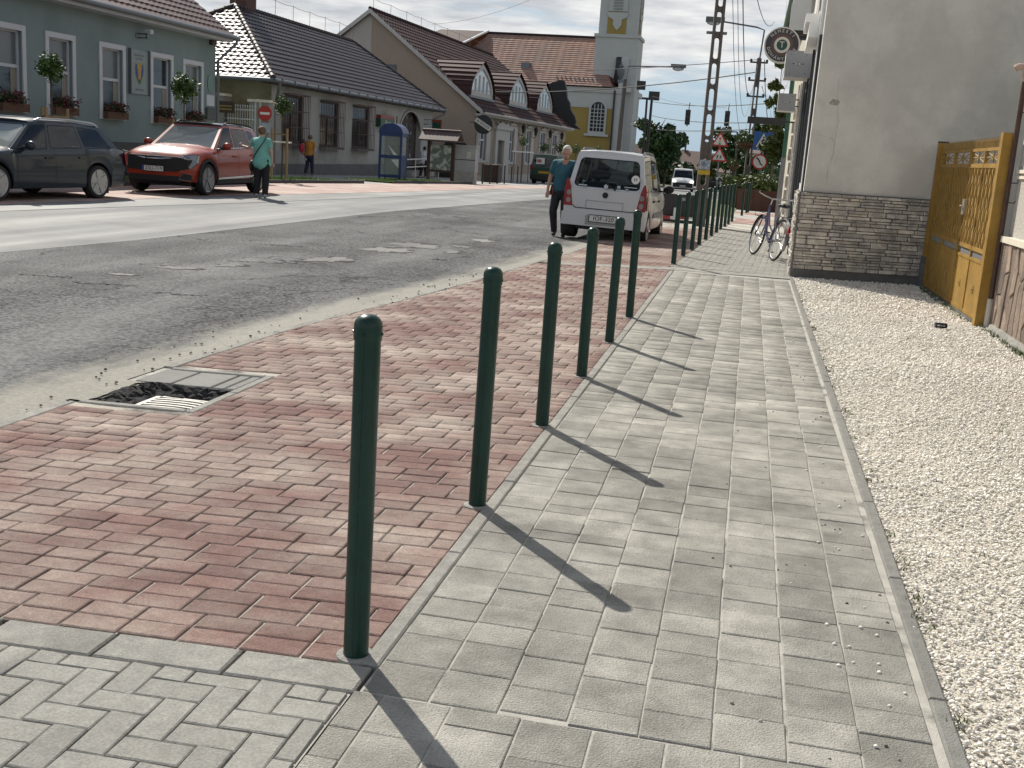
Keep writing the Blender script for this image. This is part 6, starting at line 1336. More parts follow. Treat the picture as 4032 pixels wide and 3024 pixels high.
def make_car(name, label, cat, loc, rz, S, group=None):
    t = thing(name, label, cat, loc, rz, group); paint = S['paint']; L2, W2, r = S['L']/2, S['W']/2, S['r']; Ra = r+.055
    st = sorted(set([round(v, 3) for v in list(np.linspace(-L2, L2, 34)) + [xw+Ra*math.cos(a) for xw in (S['xf'], S['xr']) for a in np.linspace(0, math.pi, 13)] + [xw+s*(Ra+.003) for xw in (S['xf'], S['xr']) for s in (-1, 1)]]))
    def zl(x):
        z = S.get('sill', .22)
        for xw in (S['xf'], S['xr']):
            if abs(x-xw) < Ra: z = max(z, r+math.sqrt(max(0, Ra**2-(x-xw)**2)))
        z = max(z, float(np.interp(x, [-L2, -L2+.12, L2-.15, L2], S.get('ends', (.36, z*0+.24, .22, .32)))) if abs(x) > L2-.2 else z); return z
    V = []; n = 9
    for x in st:
        w = W2*float(np.interp(x, *S['plan'])); zb = float(np.interp(x, *S['belt'])); zd = float(np.interp(x, *S['deck'])); l0 = zl(x); h = zb-l0
        half = [(w*.955, l0), (w*.985, l0+h*.12), (w*S.get('mid', 1), l0+h*.45), (w*.995, l0+h*.75), (w*.97, l0+h*.93), (w*.94, zb), (w*.80, zb+(zd-zb)*.55), (w*.45, zb+(zd-zb)*.93), (0, zd)]
        V.append(half)
    body = MB(); vs = []
    for x, half in zip(st, V): vs += [(x, y, z) for y, z in half] + [(x, -y, z) for y, z in half[-2::-1]]
    m = 2*n-1; fs = [(i*m+k, i*m+k+1, (i+1)*m+k+1, (i+1)*m+k) for i in range(len(st)-1) for k in range(m-1)]
    fs += [tuple(range(m)), tuple(range((len(st)-1)*m, len(st)*m))[::-1]]
    body.add(vs, fs); bo = body.build('body', paint, t, smooth=True, sharp=38)
    MB().box(-L2+.25, L2-.3, -W2*.72, W2*.72, .2, .55).box(-L2+.1, L2-.12, -W2*.6, W2*.6, .28, .5).build('underbody', m_car_int, t)
    # wheels
    for xw in (S['xf'], S['xr']):
        for sg in (-1, 1):
            yc = sg*(W2-.115); w_ = thing_part_wheel(t, xw, yc, sg, r, S)
    # greenhouse
    G = S['green']; ps = G['pil']          # list of (xbelt, xroof) from front to rear
    wb_, wr = G['wb'], G['wr']; zbel = lambda x: float(np.interp(x, *S['belt'])); zr = lambda x: float(np.interp(x, *G['roof']))
    gm = S.get('glass', m_cglass)
    Bp = [(xb, wb_*float(np.interp(xb, *G.get('wbx', ([0, 1], [1, 1])))), zbel(xb)-.01) for xb, _ in ps]; Tp = [(xt, wr*float(np.interp(xt, *G.get('wrx', ([0, 1], [1, 1])))), zr(xt)-.03) for _, xt in ps]
    mir = lambda p: (p[0], -p[1], p[2])
    def addp(nm, c4, mg, rad, bul, gmat):
        f, s, g_ = hole_panel(c4, mg, rad, bul); fo = f.build(nm+'_frame', S.get('pilmat', paint) if nm != 'windscreen' else paint, t, smooth=True); s.build('seal', m_rub, fo); g_.build(nm, gmat, t, smooth=True)
    for i in range(len(ps)-1):
        for sd in (1, -1):
            a, b, c, d = Bp[i], Bp[i+1], Tp[i+1], Tp[i]
            mg = G['mg'][i]
            if sd == 1: addp('side_window', (b, a, d, c)[::1] if 0 else (a, b, c, d)[::-1] if 0 else (b, a, d, c), (mg[1], mg[0], mg[2], mg[3]), G.get('rad', .05), .012, gm) if 0 else addp('side_window', (b, a, d, c), (mg[1], mg[0], mg[2], mg[3]), G.get('rad', .05), .0, gm)
            else: addp('side_window', (mir(a), mir(b), mir(c), mir(d)), mg, G.get('rad', .05), .0, gm)
    a, d = Bp[0], Tp[0]; addp('windscreen', (a, mir(a), mir(d), d), G['ws'], .08, .05, S.get('wsglass', gm))
    a, d = Bp[-1], Tp[-1]; addp('rear_window', (mir(a), a, d, mir(d)), G['rw'], .09, .02, gm)
    # roof
    X = np.linspace(Tp[0][0], Tp[-1][0], 14); rf = MB(); vs = []
    for x in X:
        w = wr*float(np.interp(x, *G.get('wrx', ([0, 1], [1, 1])))); z = zr(x)
        vs += [(x, w, z-.03), (x, w*.96, z+.0), (x, w*.5, z+.025), (x, 0, z+.03), (x, -w*.5, z+.025), (x, -w*.96, z), (x, -w, z-.03)]
    rf.add(vs, [(i*7+k, i*7+k+1, (i+1)*7+k+1, (i+1)*7+k) for i in range(13) for k in range(6)]); rf.build('roof', S.get('roofmat', paint), t, smooth=True, sharp=50)
    vr = vs[-7:]; v0 = vs[:7]; MB().add(list(v0)+[Tp[0], mir(Tp[0])], [(0, 1, 2, 3, 4, 5, 6)]).add(vr, [(0, 1, 2, 3, 4, 5, 6)]).build('roof_edge', S.get('roofmat', paint), t)
    # seats inside
    for x in S.get('seats', ()):
        for y in (-.36, .36): MB().box(x-.12, x+.1, y-.24, y+.24, .5, zbel(0)+.12).ell((x-.08, y, zbel(0)+.28), (.07, .13, .11), 10, 6).build('seat', m_car_int, t, smooth=True)
    # mirrors
    xm, zm = S['mirror']
    for sd in (1, -1):
        q = MB().ell((xm, sd*(W2+.09), zm), (.07, .115, .085), 12, 8).build('mirror', S.get('mirmat', paint), t, smooth=True); MB().box(xm-.03, xm+.03, sd*(W2-.09), sd*(W2+.02), zm-.07, zm-.03).build('mirror_arm', m_rub, t)
    if 'rails' in S:
        x0, x1, mm = S['rails']
        for sd in (1, -1):
            y = sd*wr*.93; P = [(x0, y, zr(x0)), (x0-.12, y, zr(x0-.12)+.03)] + [(x, y, zr(x)+.035) for x in np.linspace(x0-.2, x1+.2, 8)] + [(x1+.12, y, zr(x1+.12)+.03), (x1, y, zr(x1))]
            MB().path(P, .02, 6).build('roof_rail', mm, t, smooth=True)
    # door seams and handles
    for sd in (1, -1):
        for x in S.get('seams', ()):
            zb = zbel(x); l0 = zl(x); h = zb-l0; w = W2*float(np.interp(x, *S['plan'])); pts = [(w*.955, l0+.03), (w*.985, l0+h*.12), (w*S.get('mid', 1), l0+h*.45), (w*.995, l0+h*.75), (w*.97, l0+h*.93), (w*.94, zb)]
            mb = MB()
            for p, q in zip(pts[:-1], pts[1:]): mb.quad((x-.006, sd*(p[0]+.0015), p[1]), (x+.006, sd*(p[0]+.0015), p[1]), (x+.006, sd*(q[0]+.0015), q[1]), (x-.006, sd*(q[0]+.0015), q[1]))
            mb.build('door_seam', m_rub, t, recalc=False)
        for x in S.get('handles', ()):
            zb = zbel(x); w = W2*float(np.interp(x, *S['plan'])); MB().box(x-.1, x+.1, sd*(w*.985), sd*(w*.985+.03), zb-.17, zb-.135).build('door_handle', S.get('handmat', paint), t)
    return t
def thing_part_wheel(t, xw, yc, sg, r, S):
    w_ = MB().lathe([(r-.078, -.045), (r-.075, -.1), (r-.02, -.1), (r, -.075), (r, .075), (r-.02, .1), (r-.075, .1), (r-.078, .045)], 30, c=(xw, yc, r), axis='y').build('wheel', m_tyr, t, smooth=True, sharp=50)
    ro = r-.075; o = sg*.1; yy = yc+o
    MB().lathe([(ro, -sg*.02), (ro+.004, 0), (ro-.02, -sg*.012), (ro-.03, -sg*.05)], 28, c=(xw, yy, r), axis='y').build('rim', S['rimmat'], w_, smooth=True)
    MB().lathe([(ro-.01, -.005), (ro-.01, .005)], 24, c=(xw, yy-sg*.047, r), axis='y').build('brake_disc', m_rub, w_)
    mb = MB(); ns = S.get('spokes', 5); wd = S.get('spw', .05)
    for k in range(ns):
        a = 2*math.pi*k/ns+.3; c, s = math.cos(a), math.sin(a); tx, tz = -s, c
        P = [(c*.03+tx*q, c*0+s*.03+tz*q) for q in (wd*.6, -wd*.6)] + [(c*(ro-.015)+tx*q, s*(ro-.015)+tz*q) for q in (-wd, wd)]
        mb.prism([(xw+p[0], yy-sg*.004, r+p[1]) for p in P], (0, -sg*.03, 0))
    mb.lathe([(.065, -.02), (.06, .004)], 14, c=(xw, yy, r), axis='y'); mb.build('spokes', S['rimmat'], w_); return w_
def plate(t, x, z, sgn, body, w=.50, h=.11, blue=True):
    o = MB().box(x if sgn < 0 else x-.008, x+.008 if sgn < 0 else x, -w/2, w/2, z-h/2, z+h/2).build('number_plate', m_plate, t)
    MB().box(x-.006 if sgn < 0 else x-.012, x+.012 if sgn < 0 else x+.006, -w/2-.012, w/2+.012, z-h/2-.012, z-h/2).box(x-.006, x+.006, -w/2-.012, w/2+.012, z+h/2, z+h/2+.012).box(x-.006, x+.006, -w/2-.012, -w/2, z-h/2, z+h/2).box(x-.006, x+.006, w/2, w/2+.012, z-h/2, z+h/2).build('plate_rim', m_rub, o)
    me = text_mesh(body, h*.98, .001, spacing=1.05); me.materials.append(m_ink); q = link('plate_text', me, o)
    q.location = (x+sgn*.010 if sgn > 0 else x-.0035, 0 + (-.02 if sgn < 0 else .02), z); q.rotation_euler = (R(90), 0, R(90) if sgn > 0 else R(-90))
    if sgn > 0: q.location.x = x+.003
    if blue: MB().box(x-.0045 if sgn < 0 else x+.0005, x-.001 if sgn < 0 else x+.0035, (w/2-.045) if sgn < 0 else -w/2+.004, (w/2-.004) if sgn < 0 else -w/2+.045, z-h/2+.004, z+h/2-.004).build('plate_band', mat('plate_blue', (.03, .06, .35), .5), o)
    return o
# ---------------------------------------------------------------- silver small van-like hatchback
m_silver = mat('paint_silver', (.52, .52, .53), .32, .03, 3, metal=.35, coat=.5, spec=.5)
wl = onG(2235, 957); 
SW = dict(L=3.5, W=1.6, r=.285, xf=1.12, xr=-1.20, paint=m_silver, rimmat=m_rimm, spokes=8, sill=.24,
    plan=([-1.75, -1.70, -1.5, -.9, .8, 1.3, 1.6, 1.75], [.955, .985, 1.0, 1.0, 1.0, .97, .85, .62]), belt=([-1.75, -1.2, 1.0, 1.6, 1.75], [.94, .95, .91, .78, .6]), deck=([-1.75, .72, .95, 1.55, 1.75], [.95, .95, .99, .83, .62]), ends=(.27, .24, .22, .3),
    green=dict(pil=[(.98, .35), (.18, .12), (-.75, -.72), (-1.72, -1.52)], wb=.755, wr=.62, roof=([-1.6, -1.45, -.6, .1, .4], [1.60, 1.645, 1.655, 1.63, 1.585]), mg=[(.05, .03, .03, .06), (.03, .03, .03, .06), (.03, .10, .03, .07)], ws=(.07, .07, .05, .06), rw=(.085, .085, .06, .075), wbx=([-1.8, -1.3, 1.2], [.965, 1, .97]), wrx=([-1.6, 0, .5], [.99, 1, .98])),
    seats=(-.65, .3), mirror=(.75, 1.0), mirmat=m_rub, rails=(.2, -1.35, m_gut), seams=(.95, .15, -.78), handles=(-.0, -.85), handmat=m_rub, ends_=0)
wg = make_car('parked_hatchback', 'silver high-roofed hatchback parked half on the red paving', 'car', (-2.56, 22.35, -.075), R(90-2), SW)
wg.rotation_euler.x = R(1.2)
XR = -1.752
for sd in (1, -1):
    y0, y1 = sd*.63, sd*.775
    tl = MB().prism([(XR+.035, sd*.60, .62), (XR+.03, sd*.775, .62), (XR+.03, sd*.765, 1.0), (XR+.03, sd*.735, 1.13), (XR+.035, sd*.69, 1.08), (XR+.035, sd*.655, .95)], (-.045, 0, 0)).build('tail_light', m_lred, wg)
    MB().prism([(XR+.2, sd*.803, .64), (XR+.2, sd*.797, 1.02), (XR+.04, sd*.785, 1.05), (XR+.04, sd*.79, .64)], (0, sd*.004, 0)).build('tail_light_side', m_lred, tl)
    for z_ in (.72, .86): MB().prism([(XR-.0105, sd*(.685+.045*math.cos(a)), z_+.05*math.sin(a)) for a in np.linspace(0, 6.28, 14, endpoint=False)], (-.004, 0, 0)).build('lens', m_lwh, tl)
bmp = MB()
bm_ = [(-.80, .30), (.80, .30), (.80, .55), (.62, .60), (.53, .50), (-.53, .50), (-.62, .60), (-.80, .55)]
bmp.prism([(XR+.06, y, z) for y, z in ((-.79, .27), (.79, .27), (.79, .50), (.7, .56), (-.7, .56), (-.79, .50))], (-.10, 0, 0)); bb = bmp.build('bumper', m_silver, wg)
MB().box(XR-.042, XR-.038, -.33, .33, .295, .475).build('plate_recess', mat('recess_grey', (.30, .30, .30), .5), wg)
plate(wg, XR-.055, .42, -1, 'IOF-320', .50, .115, False)
MB().box(XR-.012, XR-.001, -.35, .35, .74, .745).box(XR-.012, XR-.001, -.35, -.345, .60, .74).box(XR-.012, XR-.001, .345, .35, .60, .74).build('tailgate_groove', m_gut, wg)
MB().prism([(XR-.003, y, z) for y, z in ((-.56, .585), (.56, .585), (.6, .64), (.585, .64), (.55, .60), (-.55, .60), (-.585, .64), (-.6, .64))], (-.006, 0, 0)).build('tailgate_seam', m_rub, wg)
MB().lathe([(.055, 0), (.05, -.025), (.02, -.03)], 18, c=(XR-.004, -.0, .86), axis='x').build('tailgate_handle', m_rub, wg, smooth=True)
emb = MB().lathe([(.042, 0), (.04, -.006)], 20, c=(XR-.006, 0, 1.02), axis='x').build('badge', m_chrome, wg)
MB().box(XR-.010, XR-.003, .36, .52, 1.005, 1.025).box(XR-.010, XR-.003, -.58, -.34, 1.035, 1.05).box(XR-.010, XR-.003, -.42, -.36, 1.0, 1.015).build('model_script', m_chrome, wg)
wp = MB().path([(XR+.0, -.02, 1.06), (XR-.03, -.05, 1.045), (XR-.02, -.16, .99)], .014, 6).ell((XR-.03, -.17, .985), (.02, .025, .025), 8, 6).path([(XR+.0, -.02, 1.07), (XR+.02, .02, 1.13)], .012, 6).build('wiper', m_rub, wg)
st_ = MB().lathe([(.078, 0), (.078, -.003)], 20, c=(XR+.018, -.53, 1.19), axis='x').build('country_sticker', m_white, wg); me = text_mesh('H', .09, .001); me.materials.append(m_ink); q = link('sticker_letter', me, st_); q.location = (XR+.013, -.53, 1.19); q.rotation_euler = (R(90), 0, R(-90))
for sd in (1, -1): MB().box(-.72, .86, sd*.80, sd*.812, .47, .56).build('side_moulding', m_gut, wg)
MB().box(-1.70, -1.55, -.5, .5, .20, .3).path([(-1.6, .45, .26), (-1.72, .45, .25)], .03, 8).build('rear_underside', m_rub, wg)
# ---------------------------------------------------------------- red SUV facing the near side
m_sred = mat('paint_red', (.30, .035, .014), .35, .05, 3, coat=.6, metal=.0, spec=.3); m_sblk = mat('paint_black_roof', (.012, .012, .014), .15, .05, coat=.8)
fl = onG(808, 770); GS = .16
hdg = math.atan2(-math.cos(.0), -math.sin(.0))       # heading of its nose, along the parking lane
SS = dict(L=4.5, W=1.86, r=.36, xf=1.42, xr=-1.26, paint=m_sred, rimmat=mat('rim_dark', (.3, .3, .31), .3, .1, metal=.8), spokes=5, spw=.035, sill=.3, glass=m_cgd, wsglass=glass('suv_screen_reflect', (.10, .115, .115), .03),  # wsglass: grey windscreen reflection is painted into the glass colour
    plan=([-2.25, -2.1, -1.6, 1.3, 1.8, 2.1, 2.25], [.80, .93, 1, 1, .96, .84, .70]), belt=([-2.25, -1.9, -1.0, .9, 1.5, 2.05, 2.25], [.98, 1.10, 1.09, 1.02, .98, .87, .66]), deck=([-2.25, -1.9, .75, 1.0, 1.6, 2.05, 2.25], [1.0, 1.1, 1.05, 1.13, 1.06, .95, .70]), ends=(.4, .34, .30, .34),
    green=dict(pil=[(1.08, .22), (.0, -.1), (-.95, -.92), (-1.92, -1.55)], wb=.865, wr=.66, roof=([-1.8, -1.5, -.7, .0, .3], [1.53, 1.585, 1.63, 1.635, 1.60]), mg=[(.12, .03, .04, .06), (.03, .03, .04, .06), (.03, .32, .08, .08)], ws=(.07, .07, .03, .04), rw=(.12, .12, .06, .06), wbx=([-2, -1.3, .9, 1.2], [.88, 1, 1, .93]), wrx=([-1.6, -.6, .3], [.9, 1, .97])),
    seats=(-.75, .25), mirror=(.72, 1.13), rails=(.1, -1.45, m_rub), roofmat=m_sblk, seams=(.95, -.12, -1.02), handles=(.1, -.85), mid=1.0)
# place so that the near front wheel stands where the photograph shows it
ca, sa = math.cos(hdg), math.sin(hdg); lw = Vector((1.42*ca-(.93-.1)*sa, 1.42*sa+(.93-.1)*ca, 0))
sc = Vector((fl.x, fl.y, 0))-lw; suv = make_car('suv', 'orange-red SUV with black roof parked nose to the street', 'car', (sc.x, sc.y, gz(sc.x, sc.y)+.01), hdg, SS)
XF = 2.25
gr = MB().prism([(XF-.16, y, z) for y, z in ((-.86, .80), (-.80, .60), (-.55, .52), (.55, .52), (.80, .60), (.86, .80), (.60, .845), (-.60, .845))], (.185, 0, 0)).build('grille', m_rub, suv)
MB().path([(XF-.10, -.84, .86), (XF-.0, -.6, .83), (XF+.02, -.2, .79), (XF+.03, .2, .79), (XF+.0, .6, .83), (XF-.10, .84, .86)], .016, 6).build('grille_chrome', m_chrome, suv)
MB().box(XF+.02, XF+.035, -.2, .2, .775, .83).build('grille_plate', m_chrome, suv)
for sd in (1, -1):
    hl_ = MB().prism([(XF-.22, sd*.70, .88), (XF-.42, sd*.90, .89), (XF-.36, sd*.905, .73), (XF-.2, sd*.83, .60), (XF-.13, sd*.76, .66)], (.10, sd*.015, 0)).build('headlight', m_hl, suv)
    MB().path([(XF-.06, sd*.66, .885), (XF-.08, sd*.74, .75), (XF-.10, sd*.82, .60)], .014, 5).path([(XF-.06, sd*.66, .885), (XF-.25, sd*.915, .905)], .014, 5).build('drl', m_chrome, hl_)
    MB().prism([(XF-.05, sd*.62, .36), (XF-.14, sd*.88, .36), (XF-.14, sd*.86, .46), (XF-.06, sd*.70, .48)], (.06, 0, 0)).build('fog_recess', m_rub, suv)
    MB().path([(XF-.0, sd*.60, .355), (XF-.10, sd*.86, .345)], .018, 5).path([(XF-.0, sd*.60, .355), (XF-.01, sd*.70, .49)], .016, 5).build('fog_trim', m_chrome, suv)
    MB().prism([(.98, sd*.92, .36), (-.82, sd*.925, .40), (-.95, sd*.928, .46), (-.8, sd*.93, .45), (.95, sd*.925, .40)], (0, sd*.02, 0)).build('sill_trim', m_chrome, suv)
    MB().box(-.95, 1.03, sd*.90, sd*.93, .26, .355).build('sill_cladding', m_rub, suv)
    for xw in (1.42, -1.26):
        mb = MB(); an = np.linspace(-.1, math.pi+.1, 18); 
        for a, b in zip(an[:-1], an[1:]): mb.prism([(xw+q*math.cos(w_), sd*.915, .36+q*math.sin(w_)) for q, w_ in ((.405, a), (.405, b), (.475, b), (.475, a))], (0, sd*.018, 0))
        mb.build('arch_cladding', m_rub, suv)
    MB().path([(1.05, sd*.875, 1.06), (0, sd*.872, 1.09), (-1.2, sd*.868, 1.12), (-1.75, sd*.80, 1.24)], .012, 5).build('window_chrome', m_chrome, suv)
MB().box(XF-.1, XF+.02, -.62, .62, .30, .42).build('lower_grille', m_rub, suv); 
plate(suv, XF+.045, .565, 1, 'ZSU-719', .52, .115)
text('bonnet_badge', 'KIA', .085, m_chrome, suv, (XF-.035, 0, .885), (R(62), 0, R(90)), .004)
# ---------------------------------------------------------------- dark estate car
m_oct = mat('paint_slate', (.014, .024, .033), .35, .05, 3, coat=.5, metal=.0, spec=.3)
rw_ = onG(378, 781); fw_ = onG(2, 792); hd2 = math.atan2(fw_.y-rw_.y, fw_.x-rw_.x)
SO = dict(L=4.68, W=1.81, r=.325, xf=1.38, xr=-1.31, paint=m_oct, rimmat=mat('rim_grey', (.42, .42, .42), .35, .1, metal=.6), spokes=5, spw=.075, sill=.22, glass=m_cgd, wsglass=glass('estate_screen', (.22, .25, .24), .03),
    plan=([-2.34, -2.2, -1.7, 1.3, 1.9, 2.2, 2.34], [.80, .92, 1, 1, .95, .82, .62]), belt=([-2.34, -2.0, -1.0, .9, 1.6, 2.15, 2.34], [.90, .98, .955, .91, .87, .74, .55]), deck=([-2.34, -2.0, .75, 1.05, 1.7, 2.15, 2.34], [.92, .98, .95, .99, .93, .80, .6]), ends=(.36, .26, .22, .3),
    green=dict(pil=[(1.02, .3), (.02, -.12), (-.95, -.9), (-2.12, -1.68)], wb=.83, wr=.63, roof=([-1.9, -1.6, -.8, .0, .4], [1.36, 1.42, 1.465, 1.46, 1.42]), mg=[(.10, .025, .03, .05), (.025, .03, .03, .05), (.04, .20, .03, .06)], ws=(.06, .06, .03, .04), rw=(.1, .1, .06, .06), wbx=([-2.2, -1.4, .9, 1.2], [.9, 1, 1, .95]), wrx=([-1.8, -.6, .3], [.93, 1, .98])),
    seats=(-.75, .25), mirror=(.68, 1.0), rails=(.12, -1.6, mat('rail_alu', (.5, .5, .5), .35, metal=.7)), seams=(.9, -.08, -1.0), handles=(.1, -.82))
ca, sa = math.cos(hd2), math.sin(hd2); lw = Vector((-1.31*ca-.8*sa, -1.31*sa+.8*ca, 0)); oc_ = Vector((rw_.x, rw_.y, 0))-lw
es = make_car('estate_car', 'dark slate estate car with silver roof rails parked before the mint house', 'car', (oc_.x, oc_.y, gz(oc_.x, oc_.y)+.005), hd2, SO)
for sd in (1, -1):
    MB().prism([(-2.33, sd*.70, .92), (-2.20, sd*.865, .93), (-2.08, sd*.895, .90), (-2.17, sd*.87, .66), (-2.32, sd*.72, .66)], (-.02, sd*.012, 0)).build('tail_light', m_lred, es)
    MB().prism([(2.25, sd*.6, .72), (2.1, sd*.82, .74), (1.95, sd*.88, .72), (2.1, sd*.83, .6), (2.27, sd*.62, .6)], (.03, sd*.01, 0)).build('headlight', m_hl, es)
    MB().box(-1.60, -1.56, sd*.72, sd*.88, .1, .4).build('mud_flap', m_rub, es)
MB().box(-2.36, -2.30, -.5, .5, .5, .6).build('plate_recess', m_rub, es); plate(es, 2.36, .45, 1, '', .52, .11, False)
# ---------------------------------------------------------------- vans and far cars
def van(name, label, loc, rz, paint, W=1.9, Hh=1.95, Ln=4.8, front=True):
    S = dict(L=Ln, W=W, r=.33, xf=Ln/2-.95, xr=-Ln/2+1.0, paint=paint, rimmat=m_rimm, sill=.26, glass=m_cgd,
        plan=([-Ln/2, -Ln/2+.1, Ln/2-.7, Ln/2-.15, Ln/2], [.96, 1, 1, .9, .75]), belt=([-Ln/2, Ln/2-1.3, Ln/2-.3, Ln/2], [1.1, 1.1, .95, .6]), deck=([-Ln/2, Ln/2-1.4, Ln/2-1.0, Ln/2-.25, Ln/2], [1.1, 1.1, 1.2, 1.0, .65]), ends=(.34, .28, .25, .32),
        green=dict(pil=[(Ln/2-.95, Ln/2-1.65), (Ln/2-1.8, Ln/2-1.9), (-Ln/2+.04, -Ln/2+.18)], wb=W/2*.94, wr=W/2*.82, roof=([-Ln/2+.1, -Ln/2+.4, Ln/2-1.9, Ln/2-1.6], [Hh-.07, Hh-.03, Hh-.04, Hh-.1]), mg=[(.1, .05, .04, .12), (.8, 1.2, .04, .12)], ws=(.07, .07, .04, .06), rw=(.12, .12, .06, .12)), mirror=(Ln/2-1.2, 1.25), mirmat=m_rub)
    return make_car(name, label, 'van', loc, rz, S)
m_gvan = mat('paint_van_green', (.006, .04, .018), .35, .05, coat=.5); m_wvan = mat('paint_white', (.62, .63, .64), .35, .03, coat=.4)
gp_ = (-13.0, 73.5); gv = van('green_van', 'dark green van with a paper notice in its rear window', (*gp_, gz(*gp_)), R(88), m_gvan)
GXr = -2.41
for sd in (1, -1): MB().box(GXr-.01, GXr+.06, sd*.78, sd*.92, .9, 1.25).build('tail_light', m_lred, gv)
MB().box(GXr-.02, GXr-.005, -.35, .35, .72, .86).build('number_plate', mat('plate_yellow', (.45, .24, .02), .5), gv); MB().box(GXr+.03, GXr+.05, .0, .55, 1.3, 1.7).build('notice', m_plate, gv); MB().box(GXr+.02, GXr+.029, .2, .5, 1.4, 1.6).build('notice_print', mat('notice_pink', (.35, .12, .12), .6), gv)
MB().box(GXr-.06, GXr+.05, -.9, .9, .38, .58).build('bumper', m_rub, gv)
wp_ = (-5.9, 100.5); wv_ = van('white_van', 'white delivery van driving up the far street with its lamps on', (*wp_, gz(*wp_)), R(-86), m_wvan, 1.95, 1.97, 4.9)
VX = 2.45
MB().box(VX-.12, VX+.02, -.85, .85, .38, .78).build('grille', m_rub, wv_)
for sd in (1, -1): MB().box(VX-.2, VX+.02, sd*.62, sd*.9, .78, .98).build('headlight', mat('lamp_lit', (.8, .8, .75), .2, emis=(1, .97, .85, 2.0)), wv_)
plate(wv_, VX+.03, .5, 1, '', .5, .11, False)
for i, (x, y, col, hd, lab) in enumerate(((.6, 108, m_silver, -92, 'pale silver car driving up the far street behind the bollards'), (-4.2, 128, m_sblk, 95, 'black car parked at the far street bend'), (-2.2, 132, m_oct, 90, 'dark car parked beyond the far crossing'))):
    S2 = dict(SO); S2['paint'] = col; S2['rails'] = (.1, -1.5, m_rub); c2 = make_car('far_car', lab, 'car', (x, y, gz(x, y)), R(hd), S2)
# ================================================================ people
m_skin = mat('skin', (.42, .24, .17), .6, .06, 10); m_skinp = mat('skin_pale', (.50, .33, .26), .6, .06, 10)
def remesh(mb, voxel, smooth=4, name='m'):
    me = bpy.data.meshes.new(name); me.from_pydata(mb.v, [], mb.f); bm = bmesh.new(); bm.from_mesh(me); bmesh.ops.recalc_face_normals(bm, faces=bm.faces); bm.to_mesh(me); bm.free()
    o = bpy.data.objects.new('tmp', me); COL.objects.link(o)
    r = o.modifiers.new('r', 'REMESH'); r.mode = 'VOXEL'; r.voxel_size = voxel
    s = o.modifiers.new('s', 'SMOOTH'); s.iterations = smooth; s.factor = .5
    dg = bpy.context.evaluated_depsgraph_get(); dg.update(); out = bpy.data.meshes.new_from_object(o.evaluated_get(dg)); bpy.data.objects.remove(o); bpy.data.meshes.remove(me)
    out.polygons.foreach_set('use_smooth', [True]*len(out.polygons)); return out
def limb(mb, pts, rad, n=12):
    for (a, b), (r0, r1) in zip(zip(pts[:-1], pts[1:]), zip(rad[:-1], rad[1:])): mb.tube(a, b, r0, r1, n)
    for p, r in zip(pts, rad): mb.ell(p, r, n, 8)
def hand(mb, wrist, d, side, palm_n, s=1.0):
    w = Vector(wrist); d = Vector(d).normalized(); n = Vector(palm_n); n = (n-d*n.dot(d)).normalized(); l = d.cross(n)*side
    c = w+d*.045*s; 
    for k in range(4): mb.tube(w+d*.01, w+d*.085*s+l*(k-1.5)*.019*s, .016*s, .012*s, 8)
    for k, ln in enumerate((.065, .076, .07, .055)):
        b = w+d*.085*s+l*(k-1.5)*.02*s; k1 = b+d*ln*.5*s+n*.006*s; k2 = k1+d*ln*.38*s+n*.022*s; limb(mb, [b, k1, k2], [.0095*s, .009*s, .0075*s], 8)
    b = w+d*.03*s-l*.03*s; limb(mb, [b, b+d*.035*s-l*.022*s+n*.01*s, b+d*.07*s-l*.026*s+n*.02*s], [.012*s, .0105*s, .009*s], 8)
